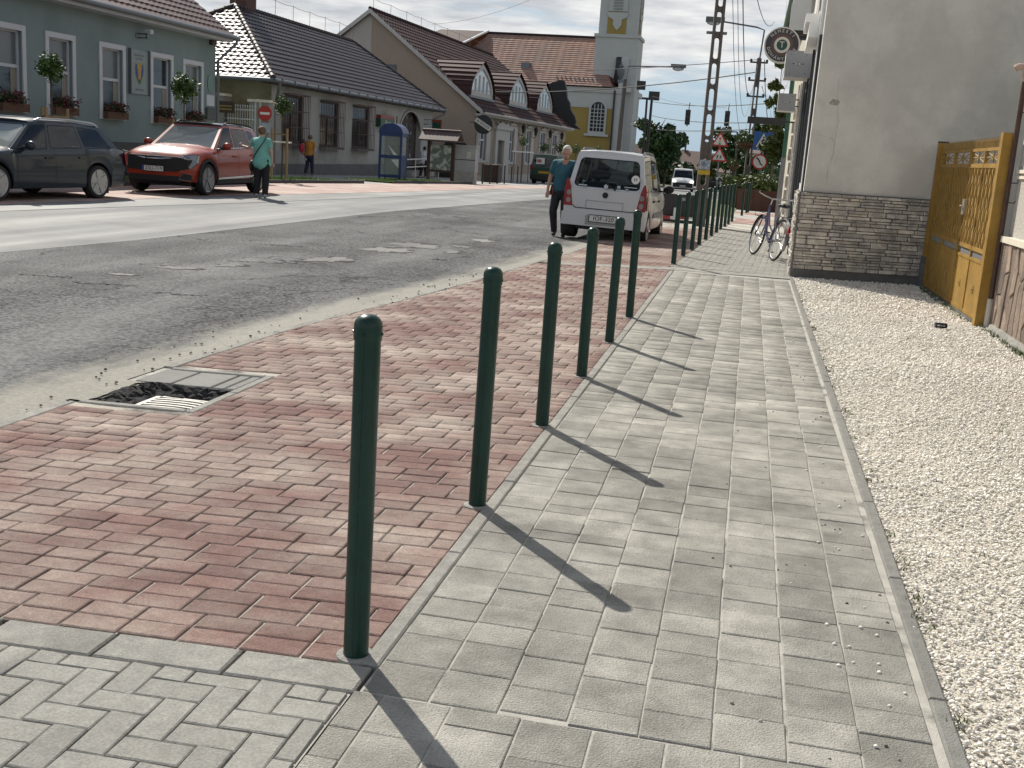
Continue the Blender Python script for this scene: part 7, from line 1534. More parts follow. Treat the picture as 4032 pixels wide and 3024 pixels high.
def person(label, loc, rz, J, C, voxel=.009, s=1.0, group=None):
    t = thing('person', label, 'person', loc, rz, group); t.scale = (s, s, s); V = lambda k: Vector(J[k])
    body = MB(); hd, nk = V('head'), V('neck'); f = Vector(J.get('face', (0, -1, -.1))).normalized(); sd_ = f.cross(Vector((0, 0, 1))).normalized()
    body.ell(hd+Vector((0, 0, .02)), (.078, .095, .105), 16, 12); body.ell(hd+f*.022-Vector((0, 0, .065)), (.058, .062, .05), 14, 8); limb(body, [hd-Vector((0, 0, .05))-f*.015, nk], [.052, .058])
    body.ell(hd+f*.098-Vector((0, 0, .01)), (.013, .016, .018), 8, 6); body.ell(hd+f*.094+Vector((0, 0, .03)), (.05, .012, .008), 8, 6)
    for q in (-1, 1): body.ell(hd+sd_*q*.079-Vector((0, 0, .005)), (.014, .018, .03), 8, 6)
    ch, hp = V('chest'), V('hip'); limb(body, [nk-Vector((0, 0, .03)), ch, (ch+hp)/2, hp], [.07, .115, .108, .115])
    for a in ('L', 'R'):
        limb(body, [ch+Vector((0, 0, .08)), V('sh'+a)], [.08, .058]); limb(body, [V('sh'+a), V('el'+a), V('wr'+a)], [.05, .038, .026]); hand(body, V('wr'+a), J.get('hd'+a, V('wr'+a)-V('el'+a)), 1 if a == 'L' else -1, J.get('pn'+a, (0, 0, -1) if 0 else f), 1)
        limb(body, [V('hp'+a), V('kn'+a), V('an'+a)], [.088, .058, .04]); 
    me = remesh(body, voxel, 3); me.materials.append(C['skin']); link('body', me, t)
    for q in (-1, 1): MB().ell(hd+f*.083+sd_*q*.03+Vector((0, 0, .015)), .0085, 8, 6).build('eye', m_blk, t)
    MB().ell(hd+f*.082-Vector((0, 0, .05)), (.024, .01, .005), 8, 6).build('mouth', mat('lips', (.22, .08, .07), .6), t)
    sh = MB(); limb(sh, [ch+Vector((0, 0, .12)), ch, (ch+hp)/2, hp+Vector((0, 0, C.get('hem', -.02)))], [.1, C.get('bust', .15), C.get('waist', .14), C.get('hipw', .145)], 18)
    for k in ((-.07, 0), (.07, 0)): limb(sh, [ch+sd_*k[0]+Vector((0, 0, .05)), (ch+hp)/2+sd_*k[0]*.8, hp+sd_*k[0]+Vector((0, 0, C.get('hem', -.02)))], [C.get('bust', .15)*.78, C.get('waist', .14)*.82, C.get('hipw', .145)*.82], 16)
    for a in ('L', 'R'):
        S_, E_ = V('sh'+a), V('el'+a); W_ = V('wr'+a); limb(sh, [ch+Vector((0, 0, .1)), S_], [.095, .07]); q = C.get('sleeve', .6)
        if q <= 1: limb(sh, [S_, S_+(E_-S_)*q], [.068, .062])
        else: limb(sh, [S_, E_, E_+(W_-E_)*(q-1)], [.068, .052, .042])
    me = remesh(sh, .013, 4); me.materials.append(C['top']); link('shirt', me, t)
    tr = MB(); limb(tr, [hp+Vector((0, 0, .06)), hp-Vector((0, 0, .06))], [.13, C.get('hipw', .145)*.98], 18)
    for a in ('L', 'R'):
        H_, K_, A_ = V('hp'+a), V('kn'+a), V('an'+a); limb(tr, [hp, H_, K_, K_+(A_-K_)*C.get('leg', .97)], [.12, .105*C.get('legw', 1), .078*C.get('legw', 1), .062*C.get('legw', 1)], 16)
        A2 = A_; tv = Vector(J.get('ft'+a, tuple(f))); tv.z = 0; tv.normalize(); so_ = MB(); limb(so_, [A2-Vector((0, 0, .03))-tv*.03, A2+tv*.07-Vector((0, 0, .05)), A2+tv*.15-Vector((0, 0, .06))], [.045, .04, .033], 12); so_.box(A2.x-.03, A2.x+.03, A2.y-.03, A2.y+.03, A2.z-.095, A2.z-.05)
        m2 = remesh(so_, .012, 4); m2.materials.append(C['shoe']); link('shoe', m2, t)
    me = remesh(tr, .013, 5); me.materials.append(C['leg_m']); link('trousers', me, t)
    hr = MB(); hb = hd-f*.018+Vector((0, 0, .035)); hr.ell(hb, (.088, .102, .105), 16, 12)
    for p, r in C.get('hairx', ()): hr.ell(hd+Vector(p), r, 12, 8)
    me = remesh(hr, .01, 3); bm = bmesh.new(); bm.from_mesh(me)
    dl = [v for v in bm.verts if (v.co-hd).dot(f) > .03 and v.co.z < hd.z+C.get('fringe', .075) or v.co.z < hd.z-C.get('nape', .06)]; bmesh.ops.delete(bm, geom=dl, context='VERTS'); bm.to_mesh(me); bm.free(); me.materials.append(C['hair']); link('hair', me, t)
    return t
cl = lambda n, c, r=.8: mat(n, c, r, .18, 7, bump=1.0, bscale=13, speck=(60, .1))
mp = onG(2200, 932)
pj = dict(head=(.075, -.16, 1.585), neck=(.055, -.10, 1.455), chest=(.03, -.05, 1.27), hip=(0, .0, .93), face=(.1, -1, -.35),
    shL=(-.15, -.05, 1.385), elL=(-.25, .02, 1.12), wrL=(-.275, -.04, .87), hdL=(0, -.1, -1), shR=(.215, -.08, 1.385), elR=(.295, -.03, 1.13), wrR=(.22, -.16, .935), hdR=(-.1, -.2, -1),
    hpL=(-.09, 0, .9), knL=(-.135, -.07, .49), anL=(-.125, .10, .095), hpR=(.09, 0, .9), knR=(.09, -.09, .49), anR=(.10, -.05, .09))
man = person('white-haired person in a teal polo shirt and dark trousers beside the silver hatchback', (mp.x, mp.y, mp.z+.005), R(-3), pj,
    dict(skin=m_skin, top=cl('polo_teal', (.028, .105, .145)), leg_m=cl('trousers_dark', (.018, .019, .024)), shoe=cl('shoe_dark', (.015, .014, .014)), hair=cl('hair_white', (.62, .6, .56)), sleeve=.62, bust=.155, waist=.15, hipw=.15, hem=-.03, legw=1.0, fringe=.07), .0075, 1.0)
mb = MB(); mb.ell((-.17, -.05, .9), (.05, .06, .09), 10, 8); mb.ell((-.2, -.06, .84), (.03, .035, .06), 8, 6); mb.build('belt_pouch', mat('pouch_dark', (.03, .015, .015), .7), man, smooth=True)
MB().path([(-.16, -.11, .93), (-.15, -.13, .84), (-.17, -.12, .78)], .012, 6).build('lanyard', mat('lanyard_red', (.3, .04, .03), .7), man)
w1 = onG(1022, 777)
wj = dict(head=(.0, .02, 1.475), neck=(.0, .0, 1.35), chest=(0, 0, 1.18), hip=(.02, 0, .86), face=(-.55, 1, -.1),
    shL=(-.185, .02, 1.28), elL=(-.36, .10, 1.10), wrL=(-.56, .18, 1.14), shR=(.185, 0, 1.28), elR=(.23, .03, 1.03), wrR=(.2, .14, .82),
    hpL=(-.085, 0, .83), knL=(-.09, .02, .45), anL=(-.10, -.02, .09), hpR=(.10, 0, .83), knR=(.11, .02, .45), anR=(.13, -.06, .09), pnL=(0, 1, 0), pnR=(0, 1, 0))
wo_ = person('person in a mint top with crossbody bag at the red SUV door', (w1.x+.03, w1.y, w1.z), 0, wj,
    dict(skin=m_skinp, top=cl('top_mint', (.17, .42, .36)), leg_m=cl('leggings_black', (.012, .012, .014)), shoe=cl('shoe_pale', (.4, .4, .42)), hair=cl('hair_brown', (.14, .085, .045)), sleeve=.45, bust=.165, waist=.16, hipw=.185, hem=-.06, legw=1.12, nape=.05, hairx=(((.03, -.10, .02), .055), ((.0, -.02, .06), (.09, .1, .08)))), .009, 1.03)
MB().path([(.13, -.07, 1.36), (.12, -.17, 1.25), (0, -.2, 1.08), (-.13, -.16, .9), (-.19, -.02, .82)], .012, 6).build('bag_strap', m_blk, wo_); MB().ell((-.24, .05, .70), (.06, .13, .14), 12, 8).build('handbag', m_blk, wo_, smooth=True)
w2p = onX(*Z2(812, 1340), -18.25)
oj = dict(head=(.02, .02, 1.50), neck=(.02, 0, 1.38), chest=(.01, 0, 1.2), hip=(0, 0, .88), face=(-.3, 1, 0), shL=(-.17, .02, 1.3), elL=(-.27, .1, 1.06), wrL=(-.16, .24, 1.0), shR=(.19, 0, 1.3), elR=(.25, -.02, 1.04), wrR=(.27, .06, .8),
    hpL=(-.09, 0, .86), knL=(-.09, .04, .47), anL=(-.1, -.12, .1), hpR=(.09, 0, .86), knR=(.1, .06, .47), anR=(.11, .1, .09))
po_ = person('person in an orange top carrying a small child along the post office wall', (w2p.x, w2p.y, gz(w2p.x, w2p.y)), 0, oj,
    dict(skin=m_skinp, top=cl('top_orange', (.42, .19, .03)), leg_m=cl('jeans_dark', (.015, .02, .045)), shoe=cl('shoe_grey', (.2, .2, .2)), hair=cl('hair_brown2', (.13, .08, .045)), sleeve=.5, bust=.155, waist=.14, hipw=.165, hem=-.03, nape=.06, hairx=(((0, -.08, .02), .05),)), .012, 1.03)
cj = dict(head=(0, 0, .78), neck=(0, 0, .67), chest=(0, 0, .56), hip=(0, 0, .36), face=(.3, 1, 0), shL=(-.1, 0, .63), elL=(-.13, .08, .5), wrL=(-.05, .15, .46), shR=(.1, 0, .63), elR=(.16, .06, .52), wrR=(.2, .12, .5), hpL=(-.06, 0, .34), knL=(.06, .15, .22), anL=(.08, .1, .05), hpR=(.06, 0, .34), knR=(.16, -.08, .2), anR=(.2, -.1, .05))
kid = person('small child in pink with a red bag, held on the hip of the orange-topped person', (w2p.x-.30, w2p.y+.05, gz(w2p.x, w2p.y)+.66), 0, cj,
    dict(skin=m_skinp, top=cl('top_pink', (.5, .2, .25)), leg_m=cl('leggings_pink', (.5, .22, .26)), shoe=cl('shoe_white', (.6, .6, .58)), hair=cl('hair_dark', (.08, .05, .035)), sleeve=1.4, bust=.1, waist=.1, hipw=.1, legw=.72), .012, .92)
MB().ell((-.03, -.16, .5), (.13, .09, .18), 12, 8).build('backpack', mat('bag_red', (.42, .02, .05), .7), kid, smooth=True)
w3 = onX(*Z2(1690, 1318), -17.9)
wj2 = dict(oj); wj2.update(face=(-.6, 1, 0), wrL=(-.2, .2, 1.0), wrR=(.2, .2, .95))
person('dark-haired person in a white shirt standing at the post office door', (w3.x, w3.y, gz(w3.x, w3.y)), 0, wj2,
    dict(skin=m_skin, top=cl('shirt_white', (.55, .56, .6)), leg_m=cl('trousers_black', (.012, .012, .015)), shoe=cl('shoe_white2', (.55, .55, .53)), hair=cl('hair_black', (.015, .012, .012)), sleeve=1.7, bust=.155, waist=.145, hipw=.145, hem=-.06), .012, 1.06)
# ================================================================ poles, signs, wires, far end of the street
m_pole = mat('concrete_pole', (.115, .10, .092), .9, .12, 4, bump=.3, bscale=30); m_cable = mat('cable', (.02, .02, .022), .7)
def slot_pole(name, label, x, y, h, w0, w1, d, slots, group=None):
    t = thing(name, label, 'pole', (x, y, gz(x, y)-.1), R(6), group); wid = lambda z: w0+(w1-w0)*z/h; fl_ = .27
    mb = MB()
    for sx_ in (-1, 1): mb.prism([(sx_*wid(0)/2, -d/2, 0), (sx_*wid(h)/2, -d/2, h), (sx_*(wid(h)/2-wid(h)*fl_), -d/2, h), (sx_*(wid(0)/2-wid(0)*fl_), -d/2, 0)], (0, d, 0))
    for (a, b) in slots:          # solid web pieces between slots, with rounded slot ends
        wa, wb = wid(a)*(.5-fl_)+.002, wid(b)*(.5-fl_)+.002; k = 6; ra = wa*.9
        lo = [(-wa+2*wa*i/k, a-0+ra*(1-math.sqrt(max(0, 1-(2*i/k-1)**2)))*-1) for i in range(k+1)]; hi = [(wb-2*wb*i/k, b+ra*(1-math.sqrt(max(0, 1-(2*i/k-1)**2)))) for i in range(k+1)]
        mb.prism([(p[0], -d/2+.02, p[1]) for p in lo+hi], (0, d-.04, 0))
    mb.build('shaft', m_pole, t); return t
pb = onG(2750, 888); px_, py_ = pb.x, pb.y
zat = lambda sy: onY(2500+487*.5423, sy, py_).z+.1-gz(px_, py_)
sl_edges = [(0, 35), (45, 80), (235, 270), (425, 455), (610, 640), (800, 825), (985, 1010), (1030, 1150), (1345, 1560)]
webs = [(0, .35)] + [(zat(b*.5423), zat(a*.5423)) for a, b in sl_edges[::-1] if a] + [(zat(35*.5423)+1.9, zat(35*.5423)+2.2), (zat(35*.5423)+4, 9.5)]
pole1 = slot_pole('concrete_pole', 'tall slotted concrete pole with posters standing among the bollards', px_, py_, 9.5, .30, .19, .2, webs)
q0 = zat(1230*.5423); po1 = MB().box(-.13, .13, -.125, -.103, q0, zat(1160*.5423)).build('poster', mat('poster_blue', (.2, .26, .36), .6, .5, 9, col2=(.45, .47, .5), mscale=8, mix=(.45, .55)), pole1); MB().box(-.14, .14, -.126, -.104, zat(1267*.5423), zat(1234*.5423)).build('yellow_poster', mat('poster_yellow', (.5, .34, .03), .6, .15, 20), pole1)
MB().box(-.26, .22, -.03, .03, zat(245*.5423), zat(225*.5423)).build('crossarm', m_gut, pole1)
m_lamp = mat('lamp_housing', (.10, .11, .12), .5); m_lens = mat('lamp_lens', (.55, .58, .6), .2, trans=.3)
def at(px, py, Y): return onY(px, py, Y)
Y2 = 60; b2 = at(2939, 705, Y2); t2 = at(2991, 222, Y2); g2 = gz(b2.x, Y2)
pole2 = slot_pole('lamp_pole', 'slotted concrete pole with a curved street lamp and cable clamps', b2.x, Y2, t2.z-g2, .36, .22, .25, [(0, .4)] + [(z, z+.35) for z in np.arange(1.6, t2.z-g2-.5, 1.45)] + [(t2.z-g2-1.2, t2.z-g2)])
h_ = t2.z-g2+.1
arm = MB().path([(0, 0, h_-.5), (.1, 0, h_+1.3), (-.3, 0, h_+1.42), (-2.0, 0, h_+1.6)], .045, 6).build('lamp_arm', m_gut, pole2); MB().box(-2.9, -1.95, -.16, .16, h_+1.55, h_+1.8).build('lamp_head', m_lamp, pole2); MB().ell((-2.5, 0, h_+1.52), (.35, .14, .14), 10, 6).build('lamp_lens', m_lens, pole2)
for z in (h_-.3, h_-1.2, h_-2.0): MB().box(-.45, .45, -.05, .05, z-.04, z+.04).ell((-.4, 0, z+.1), .07, 8, 6).ell((.4, 0, z+.1), .07, 8, 6).build('insulator_arm', m_cable, pole2)
# dark steel pole with lamp (right) and pole by the church
def steel(name, label, pts, Y, r, extra=None):
    P = [at(a, b, Y) for a, b in pts]; t = thing(name, label, 'pole', (P[0].x, Y, gz(P[0].x, Y)))
    MB().tube((0, 0, -.2), (P[-1].x-P[0].x, 0, P[-1].z-gz(P[0].x, Y)), r, r*.75, 10).build('shaft', m_pole if extra != 'dark' else m_dark, t, smooth=True); return t, P[-1]-Vector((P[0].x, Y, gz(P[0].x, Y)))
t, tp = steel('street_lamp', 'slim street lamp pole with flat lamp head beyond the road signs', [(2896, 700), (2904, 520)], 95, .11); MB().box(tp.x-1.0, tp.x, -.08, .08, tp.z-.05, tp.z+.05).box(tp.x-1.5, tp.x-.7, -.2, .2, tp.z-.02, tp.z+.16).build('lamp_head', m_lamp, t)
t, tp = steel('steel_pole', 'dark steel pole carrying the signal wires next to the church', [(2543, 640), (2568, 376)], 100, .15, 'dark')
t, tp = steel('steel_pole', 'second dark pole with a bracket hugging the church corner', [(2530, 640), (2548, 384)], 112, .14, 'dark'); MB().box(tp.x-.5, tp.x+.6, -.1, .1, tp.z-.2, tp.z).build('bracket', m_dark, t)
t, tp = steel('street_lamp', 'concrete lamp pole with floodlights in front of the church corner', [(2432, 600), (2462, 312)], 108, .24); 
MB().path([(tp.x, 0, tp.z-1.5), (tp.x+.2, 0, tp.z+1.2), (tp.x+4.4, 0, tp.z+1.35)], .07, 6).build('lamp_arm', m_gut, t); MB().box(tp.x+4.2, tp.x+5.6, -.25, .25, tp.z+1.3, tp.z+1.6).build('lamp_head', m_lamp, t); MB().ell((tp.x+4.9, 0, tp.z+1.2), (.55, .22, .22), 10, 6).build('lamp_lens', m_lens, t)
MB().cbox((tp.x+1.6, -.3, tp.z-.5), (.8, .4, .8)).build('floodlight', m_dark, t); MB().cbox((tp.x+2.9, -.3, tp.z-1.4), (1.0, .4, .8)).build('floodlight', m_dark, t)
cbx = at(2415, 580, 107); o = thing('switch_cabinet', 'grey electric cabinet at the foot of the church lamp pole', 'cabinet', (cbx.x, 107, gz(cbx.x, 107))); MB().box(-.9, .5, -.4, .4, 0, 2.7).build('case', m_cab, o); MB().box(.55, 1.7, -.4, .4, 0, 1.9).build('side_case', m_cab, o)
# warning signs
sp = at(2822, 745, 52); sg_ = thing('warning_signs', 'two red-rimmed triangular warning signs on one post, traffic light above children', 'sign', (sp.x, 52, gz(sp.x, 52)), 0)
m_srd = mat('sign_red_rim', (.40, .02, .025), .45); m_sw = mat('sign_white', (.62, .6, .58), .5)
zc1, zc2 = at(2835, 555, 52), at(2831, 615, 52)
MB().tube((0, .05, 0), (zc1.x-sp.x, .05, zc1.z+.3-gz(sp.x, 52)), .035, n=8).build('post', m_gut, sg_)
for i, c in enumerate((zc1, zc2)):
    cx, cz = c.x-sp.x, c.z-gz(sp.x, 52); tri = lambda s, y: [(cx+s*x, y, cz+s*z) for x, z in ((-.94, -.5), (-.86, -.58), (.86, -.58), (.94, -.5), (.06, .98), (-.06, .98))]
    f_ = MB().prism(tri(.41, -.01), (0, .02, 0)).build('triangle', m_srd, sg_); MB().prism(tri(.29, -.016), (0, .005, 0)).build('face', m_sw, f_)
    if i == 0:
        for dz, c_ in ((.10, (.5, .02, .02)), (-.02, (.5, .38, .1)), (-.13, (.02, .25, .12))): MB().lathe([(.048, -.022), (.048, -.017)], 14, c=(cx, 0, cz+dz), axis='y').build('signal_dot', mat('dot%d' % int(dz*100), c_, .5), f_)
    else:
        for dx, s_ in ((-.07, 1), (.08, .85)):
            g_ = MB(); y = -.02; x = cx+dx; z = cz-.05
            g_.lathe([(.022*s_, -.022), (.022*s_, -.017)], 10, c=(x, 0, z+.11*s_), axis='y'); g_.prism([(x-.03*s_, y, z+.08*s_), (x+.03*s_, y, z+.08*s_), (x+.02*s_, y, z-.01), (x-.02*s_, y, z-.01)], (0, .004, 0))
            for a, b in (((-.01, 0), (-.05, -.11)), ((.01, 0), (.05, -.09)), ((-.02, .07), (-.075, .03)), ((.02, .07), (.075, .05))): g_.tube((x+a[0]*s_, y, z+a[1]*s_), (x+b[0]*s_, y, z+b[1]*s_), .010, n=5)
            g_.build('child_figure', m_navy, f_)
# crossing sign and no-overtaking style round sign on the right
cs_ = at(3005, 555, 55); o = thing('crossing_sign', 'blue square pedestrian crossing sign above a round red-rimmed sign', 'sign', (cs_.x, 55, gz(cs_.x, 55))); zc = cs_.z-gz(cs_.x, 55)
MB().tube((.05, .06, -.1), (.05, .06, zc+.5), .04, n=8).build('post', m_gut, o)
f_ = MB().box(-.45, .42, -.02, .02, zc-.44, zc+.44).build('blue_plate', mat('sign_blue', (.015, .09, .30), .5), o); MB().prism([(-.32, -.026, zc-.3), (.3, -.026, zc-.3), (0, -.026, zc+.36)], (0, .005, 0)).build('white_triangle', m_sw, f_)
wk = MB().lathe([(.045, -.034), (.045, -.028)], 10, c=(.02, 0, zc+.16), axis='y'); wk.tube((.02, -.03, zc+.1), (-.02, -.03, zc-.08), .035, n=6)
for a, b in (((-.02, -.08), (-.12, -.26)), ((-.02, -.08), (.1, -.26)), ((.02, .08), (-.1, -.02)), ((.02, .08), (.13, -.02))): wk.tube((a[0], -.03, zc+a[1]), (b[0], -.03, zc+b[1]), .022, n=5)
wk.build('walker', m_navy, f_)
rd = MB().lathe([(.36, -.02), (.36, .02)], 26, c=(-.06, 0, zc-.98), axis='y').build('round_plate', m_srd, o); MB().lathe([(.29, -.026), (.29, -.021)], 24, c=(-.06, 0, zc-.98), axis='y').build('white_face', m_sw, rd); MB().path([(-.22, -.03, zc-.78), (-.1, -.03, zc-.9), (-.02, -.03, zc-1.06), (.08, -.03, zc-1.14)], .035, 6).build('turn_arrow', m_dark, rd)
# span wires with hanging signals
def wire(a, b, Ya, Yb, sag=.15, r=.012, label='thin overhead cable'):
    A, B = at(*a, Ya), at(*b, Yb); P = [A+(B-A)*t-Vector((0, 0, sag*4*t*(1-t))) for t in np.linspace(0, 1, 14)]
    o = MB().path([p-A for p in P], r, 5).build('cable', m_cable, loc=A); return o
WL = [((1400, 250), (2980, 235), 85, 60, .6, .02, 'cable from the restaurant roof to the lamp pole top'), ((1560, 330), (2972, 285), 85, 60, .8, .03, 'thick cable crossing the street below the lamp pole top'),
      ((2568, 400), (3040, 406), 100, 62, .25, .025, 'upper span wire from the dark pole over the hanging signals'), ((2568, 378), (2860, 425), 100, 70, .2, .012, 'slanting stay wire from the dark pole top'), ((2568, 456), (2950, 483), 100, 64, .2, .025, 'middle span wire below the hanging signals'),
      ((2580, 510), (3040, 504), 104, 66, .15, .03, 'lowest span wire over the far street'), ((2885, -10), (2970, 360), 20, 60, 2.2, .006, 'leftmost line of the overhead bundle'), ((2905, -10), (2975, 300), 20, 60, 2.0, .006, 'second line of the overhead bundle'), ((2925, -10), (2985, 250), 20, 60, 1.6, .010, 'black twisted line of the overhead bundle'),
      ((2980, -10), (3050, 85), 22, 40, .3, .008, 'wire running to the neighbour house gutter'), ((3010, 235), (3022, 470), 60, 58, .2, .02, 'loose wire hanging from the lamp pole'), ((3000, 340), (3048, 420), 60, 50, .2, .02, 'service wire from the lamp pole to the house'), ((1700, 95), (2085, 0), 80, 70, .3, .01, 'faint wire rising over the church roof')]
for w in WL: tag(wire(*w[:6]), w[6], 'cable')
for (a, b, lab) in ((2708, 461, 'left hanging traffic signal, nearer the church, on the span wires'), (2863, 466, 'right hanging traffic signal, nearer the slotted pole, on the span wires')):
    Yt = 80; c = at(a, b, Yt); o = thing('traffic_signal', lab, 'traffic light', c, 0, 'hanging traffic signals'); MB().box(-.17, .17, -.14, .14, -.52, .5).build('housing', m_dark, o)
    for z in (.32, 0, -.32): MB().lathe([(.12, -.26), (.13, -.145)], 14, c=(0, 0, z), axis='y').build('visor', m_dark, o)
    MB().tube((.03, 0, .5), (.06, 0, 1.0), .03, n=6).ell((-.0, 0, -.56), (.05, .05, .08), 8, 6).build('hanger', m_dark, o)
# toppled barrier board behind the bollards
bb_ = onG(2690, 878); o = thing('barrier_board', 'grey slotted barrier panel with red-white base lying behind the bollards', 'barrier', (bb_.x-.05, bb_.y+.35, bb_.z), R(-4))
MB().prism([(-.66, 0, .12), (.62, 0, .12), (.62, 0, .62), (.56, 0, .7), (-.56, 0, .7), (-.66, 0, .6)], (0, .06, 0)).build('panel', mat('barrier_grey', (.035, .032, .034), .6, .1), o)
for x, z, w in ((-.05, .58, .08), (.1, .35, .05), (.5, .5, .06)): MB().box(x-w, x+w, -.004, -.001, z-.04, z+.04).build('slot', m_conc, o)
for k in range(5): MB().box(-.68+k*.2, -.48+k*.2, -.28, .0, .05+.012*k, .14).build('base_stripe', m_white if k % 2 == 0 else mat('stripe_red', (.4, .05, .05), .5), o)
MB().tube((-.18, -.1, .1), (-.18, -.1, .36), .06, .05).build('white_bottle', m_white, o); MB().box(-.7, .4, -.3, .02, 0, .055).build('base', m_dark, o)
# ---------------------------------------------------------------- trees, houses at the far end
def tree(name, label, x, y, h, r, n, seed, m1=None, group='trees at the far end', rz=1.0, leaf=.5):
    g0 = gz(x, y); t = thing(name, label, 'tree', (x, y, g0), 0, group); rr_ = random.Random(seed)
    tk = MB().path([(0, 0, -.2), (.1, 0, h*.3), (0, .1, h*.6), (.05, 0, h*.85)], [r*.07, r*.055, r*.04, r*.015], 8)
    for k in range(7): a = k*.9+seed; z = h*(.35+.07*k); tk.path([(0, 0, z), (r*.5*math.cos(a), r*.5*math.sin(a), z+h*.12), (r*.85*math.cos(a), r*.85*math.sin(a), z+h*.2)], [r*.03, r*.02, r*.008], 5)
    tk.build('trunk', m_bark, t, smooth=True)
    P = []; g_ = np.random.default_rng(seed); nb = 16
    cs = [(g_.normal(0, .45)*r, g_.normal(0, .45)*r, h*.62+g_.normal(0, .2)*h*rz*.75) for _ in range(nb)]
    Vs, Fs, b0 = [], [], 0
    for k, c in enumerate(cs):
        q = leaves(n//nb, c, (r*g_.uniform(.3, .55),)*2+(r*g_.uniform(.28, .45),), leaf, m1 or m_leaf2, 'tmp', None, seed*31+k, .55)
        v = np.empty(len(q.data.vertices)*3, np.float32); q.data.vertices.foreach_get('co', v); Vs.append(v.reshape(-1, 3)); Fs.append(np.arange(len(Vs[-1])).reshape(-1, 4)+b0); b0 += len(Vs[-1]); me_ = q.data; bpy.data.objects.remove(q); bpy.data.meshes.remove(me_)
    np_mesh('crown', np.concatenate(Vs), np.concatenate(Fs), m1 or m_leaf2, t)['kind'] = 'stuff'; return t
def tree_px(cx, cy, Y, hpx, rpx, n, seed, label, m1=None, leaf=.5):
    c = at(cx, cy, Y); g0 = gz(c.x, Y); sc_ = (Vector((c.x, Y, c.z))).dot(CF)/F_PX; tree('broadleaf_tree', label, c.x, Y, (c.z-g0)/.62, rpx*sc_, n, seed, m1, leaf=leaf)
m_lf3 = mat('leaf_olive', (.075, .11, .025), .6, .25, 6, rnd=.45)
tree_px(2590, 560, 118, 0, 75, 2600, 21, 'dark broadleaf tree right beside the church front', leaf=.55)
tree_px(2625, 600, 135, 0, 60, 1500, 22, 'dark low tree behind the white van', leaf=.55)
tree_px(2860, 620, 112, 0, 62, 2400, 23, 'olive green tree behind the warning signs', m_lf3, leaf=.5)
tree_px(2925, 640, 105, 0, 55, 1800, 24, 'shady tree behind the slotted lamp pole', leaf=.5)
tree_px(3040, 570, 62, 0, 62, 2400, 25, 'leafy tree over the sidewalk beside the crossing sign', m_lf3, leaf=.32)
tree_px(3052, 500, 46, 0, 38, 1500, 26, 'tree crown showing under the round shop sign', m_lf3, leaf=.25)
tree_px(3000, 650, 85, 0, 60, 1800, 27, 'dense dark tree behind the crossing sign', leaf=.45)
tree_px(3075, 300, 52, 0, 30, 1200, 28, 'bright tree top peeking out behind the sign boxes', m_lf3, leaf=.25)
m_far = mat('far_wall', (.4, .36, .29), .9, .1, .5); m_farroof = mat('far_roof', (.13, .085, .07), .85, .2, .6)
def far_house(l, r, top, eave, Y, label, base=715, wallm=None):
    a, b = at(l, eave, Y), at(r, eave, Y); z1 = at((l+r)/2, top, Y).z; g0 = gz((a.x+b.x)/2, Y)-.5; o = thing('far_house', label, 'house', ((a.x+b.x)/2, Y, g0)); hw = (b.x-a.x)/2; ze = a.z-g0; zr = z1-g0
    MB().box(-hw*.95, hw*.95, 0, 9, -.5, ze).build('wall', wallm or m_far, o)
    MB().add([(-hw, -.5, ze-.1), (hw, -.5, ze-.1), (hw*.85, 4.5, zr), (-hw*.85, 4.5, zr), (-hw, 9.5, ze-.1), (hw, 9.5, ze-.1)], [(0, 1, 2, 3), (3, 2, 5, 4), (0, 3, 4), (1, 5, 2), (0, 4, 5, 1)]).build('roof', m_farroof, o)
    for k in range(2):
        x = hw*(-.45+.9*k); f_ = MB().box(x-.55, x+.55, -.06, -.002, ze*.35, ze*.75).build('window', m_white, o); MB().box(x-.45, x+.45, -.075, -.062, ze*.39, ze*.71).build('pane', m_glass, f_)
    MB().box(-hw*.3, -hw*.2, 4, 4.8, zr-.4, zr+1.0).build('chimney', m_farroof, o); return o
far_house(2640, 2760, 592, 660, 170, 'brown-roofed house at the street bend behind the white van')
far_house(2700, 2840, 600, 668, 150, 'second brown-roofed house behind the slotted pole')
far_house(2800, 2900, 640, 672, 140, 'small pale house behind the warning signs')
far_house(2950, 3060, 545, 598, 90, 'grey-roofed house with white eave behind the crossing sign')
far_house(2300, 2560, 560, 620, 230, 'distant house beyond the church')
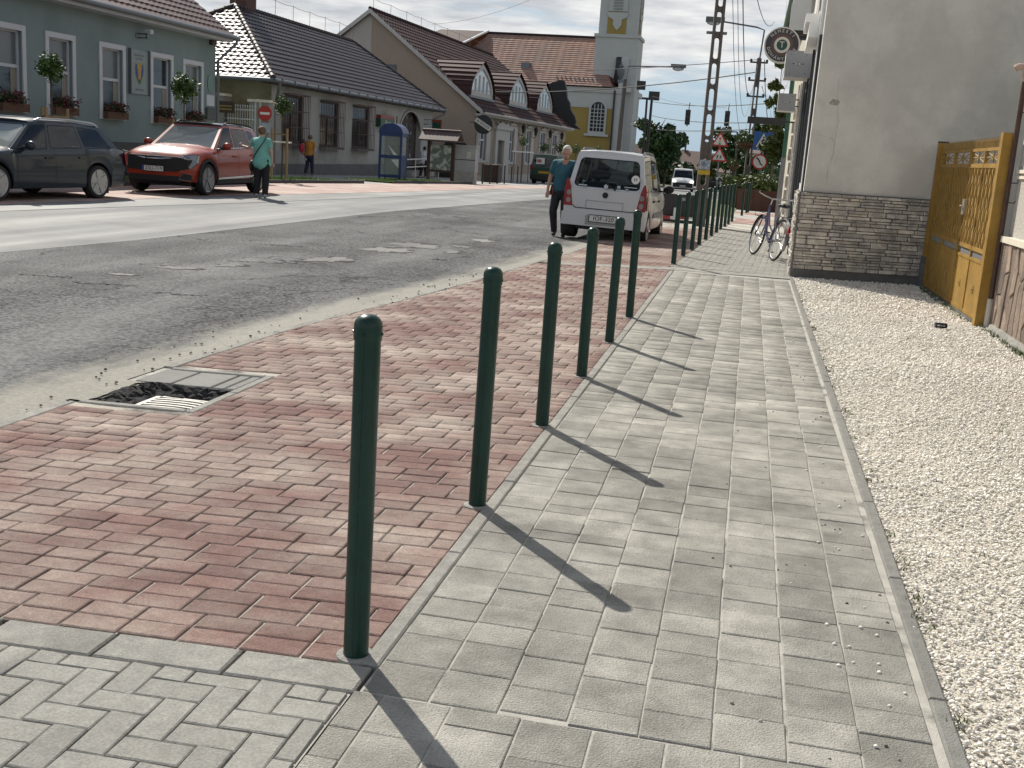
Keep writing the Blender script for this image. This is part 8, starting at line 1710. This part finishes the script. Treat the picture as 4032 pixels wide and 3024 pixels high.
# hedge, planters and hanging baskets on the right verge
for i, (a, b, Y) in enumerate(((2890, 735, 48), (2915, 738, 44), (2975, 725, 42))):
    c = at(a, b, Y); o = thing('planter_box', ['wooden planter with bushy plants behind the bollard row', 'second wooden planter with bushy plants by the bollard trio', 'long brown planter with flowers by the sidewalk bands'][i], 'planter', (c.x+.3, Y, gz(c.x, Y))); hw = [.8, .6, .9][i]
    for k in range(6): MB().box(-hw+k*hw/3, -hw+k*hw/3+hw/3-.015, -.4, -.37, 0, .75).build('board', mat('planter_red_wood', (.10, .045, .035), .8, .2, 5), o)
    MB().box(-hw, hw, -.369, .4, 0, .72).build('trough', mat('planter_red_wood', (.10, .045, .035), .8), o); leaves(500, (0, 0, .95), (hw, .45, .35), .16, m_lf3, 'plants', o, i+50, .2)['kind'] = 'stuff'
for (a, b, Y, lab) in ((2938, 565, 60, 'hanging flower basket on the slotted lamp pole'), (2888, 655, 95, 'small flower basket on the far street lamp')):
    c = at(a, b, Y); o = thing('flower_basket', lab, 'flower basket', c); MB().lathe([(.1, -.35), (.45, -.1), (.5, .05)], 12).build('bowl', m_fbox, o); leaves(350, (0, 0, .25), (.75, .6, .38), .18, m_lf3, 'plants', o, 3, .2)['kind'] = 'stuff'; MB().path([(0, 0, .0), (.2, 0, .1), (.62, 0, .12)], .03, 5).build('bracket', m_gut, o)
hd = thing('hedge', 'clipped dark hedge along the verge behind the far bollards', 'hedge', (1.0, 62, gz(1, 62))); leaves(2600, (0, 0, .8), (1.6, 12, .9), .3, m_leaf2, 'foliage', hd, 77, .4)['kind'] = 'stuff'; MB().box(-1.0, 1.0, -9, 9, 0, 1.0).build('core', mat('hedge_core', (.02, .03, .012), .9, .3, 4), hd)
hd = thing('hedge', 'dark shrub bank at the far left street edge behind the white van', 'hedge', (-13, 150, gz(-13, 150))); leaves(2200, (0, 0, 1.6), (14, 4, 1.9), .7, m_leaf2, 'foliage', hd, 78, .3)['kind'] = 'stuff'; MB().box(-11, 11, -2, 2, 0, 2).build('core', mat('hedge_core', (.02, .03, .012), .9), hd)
fn = thing('picket_fence', 'pale picket fence beyond the planters on the right', 'fence', (2.6, 70, gz(2.6, 70)))
for k in range(24): MB().box(-.02, .02, k*.35, k*.35+.2, 0, 1.3).build('picket', m_far, fn)
for z in (.4, 1.0): MB().box(.021, .06, 0, 8.4, z-.04, z+.04).build('rail', m_far, fn)
# dark tree belt on the horizon
g_ = np.random.default_rng(5); n = 9000; x = g_.uniform(-420, 420, n); y = 420+g_.uniform(0, 40, n); z = g_.random(n)**1.3*(11+5*np.sin(x*.05)+3*np.sin(x*.17+1)); q, _ = np.linalg.qr(g_.normal(size=(n, 3, 3))); base = np.array([(-1.6, 0, 0), (0, -1.2, 0), (1.6, 0, 0), (0, 1.2, 0)])
P = np.einsum('nij,kj->nki', q, base)*g_.uniform(.7, 1.5, (n, 1, 1))+np.stack([x, y, z-2.2], 1)[:, None]
o = np_mesh('far_wood', P.reshape(-1, 3), np.arange(4*n).reshape(-1, 4), m_leaf2); tag(o, 'dark belt of far-off trees along the horizon', 'trees', kind='stuff')
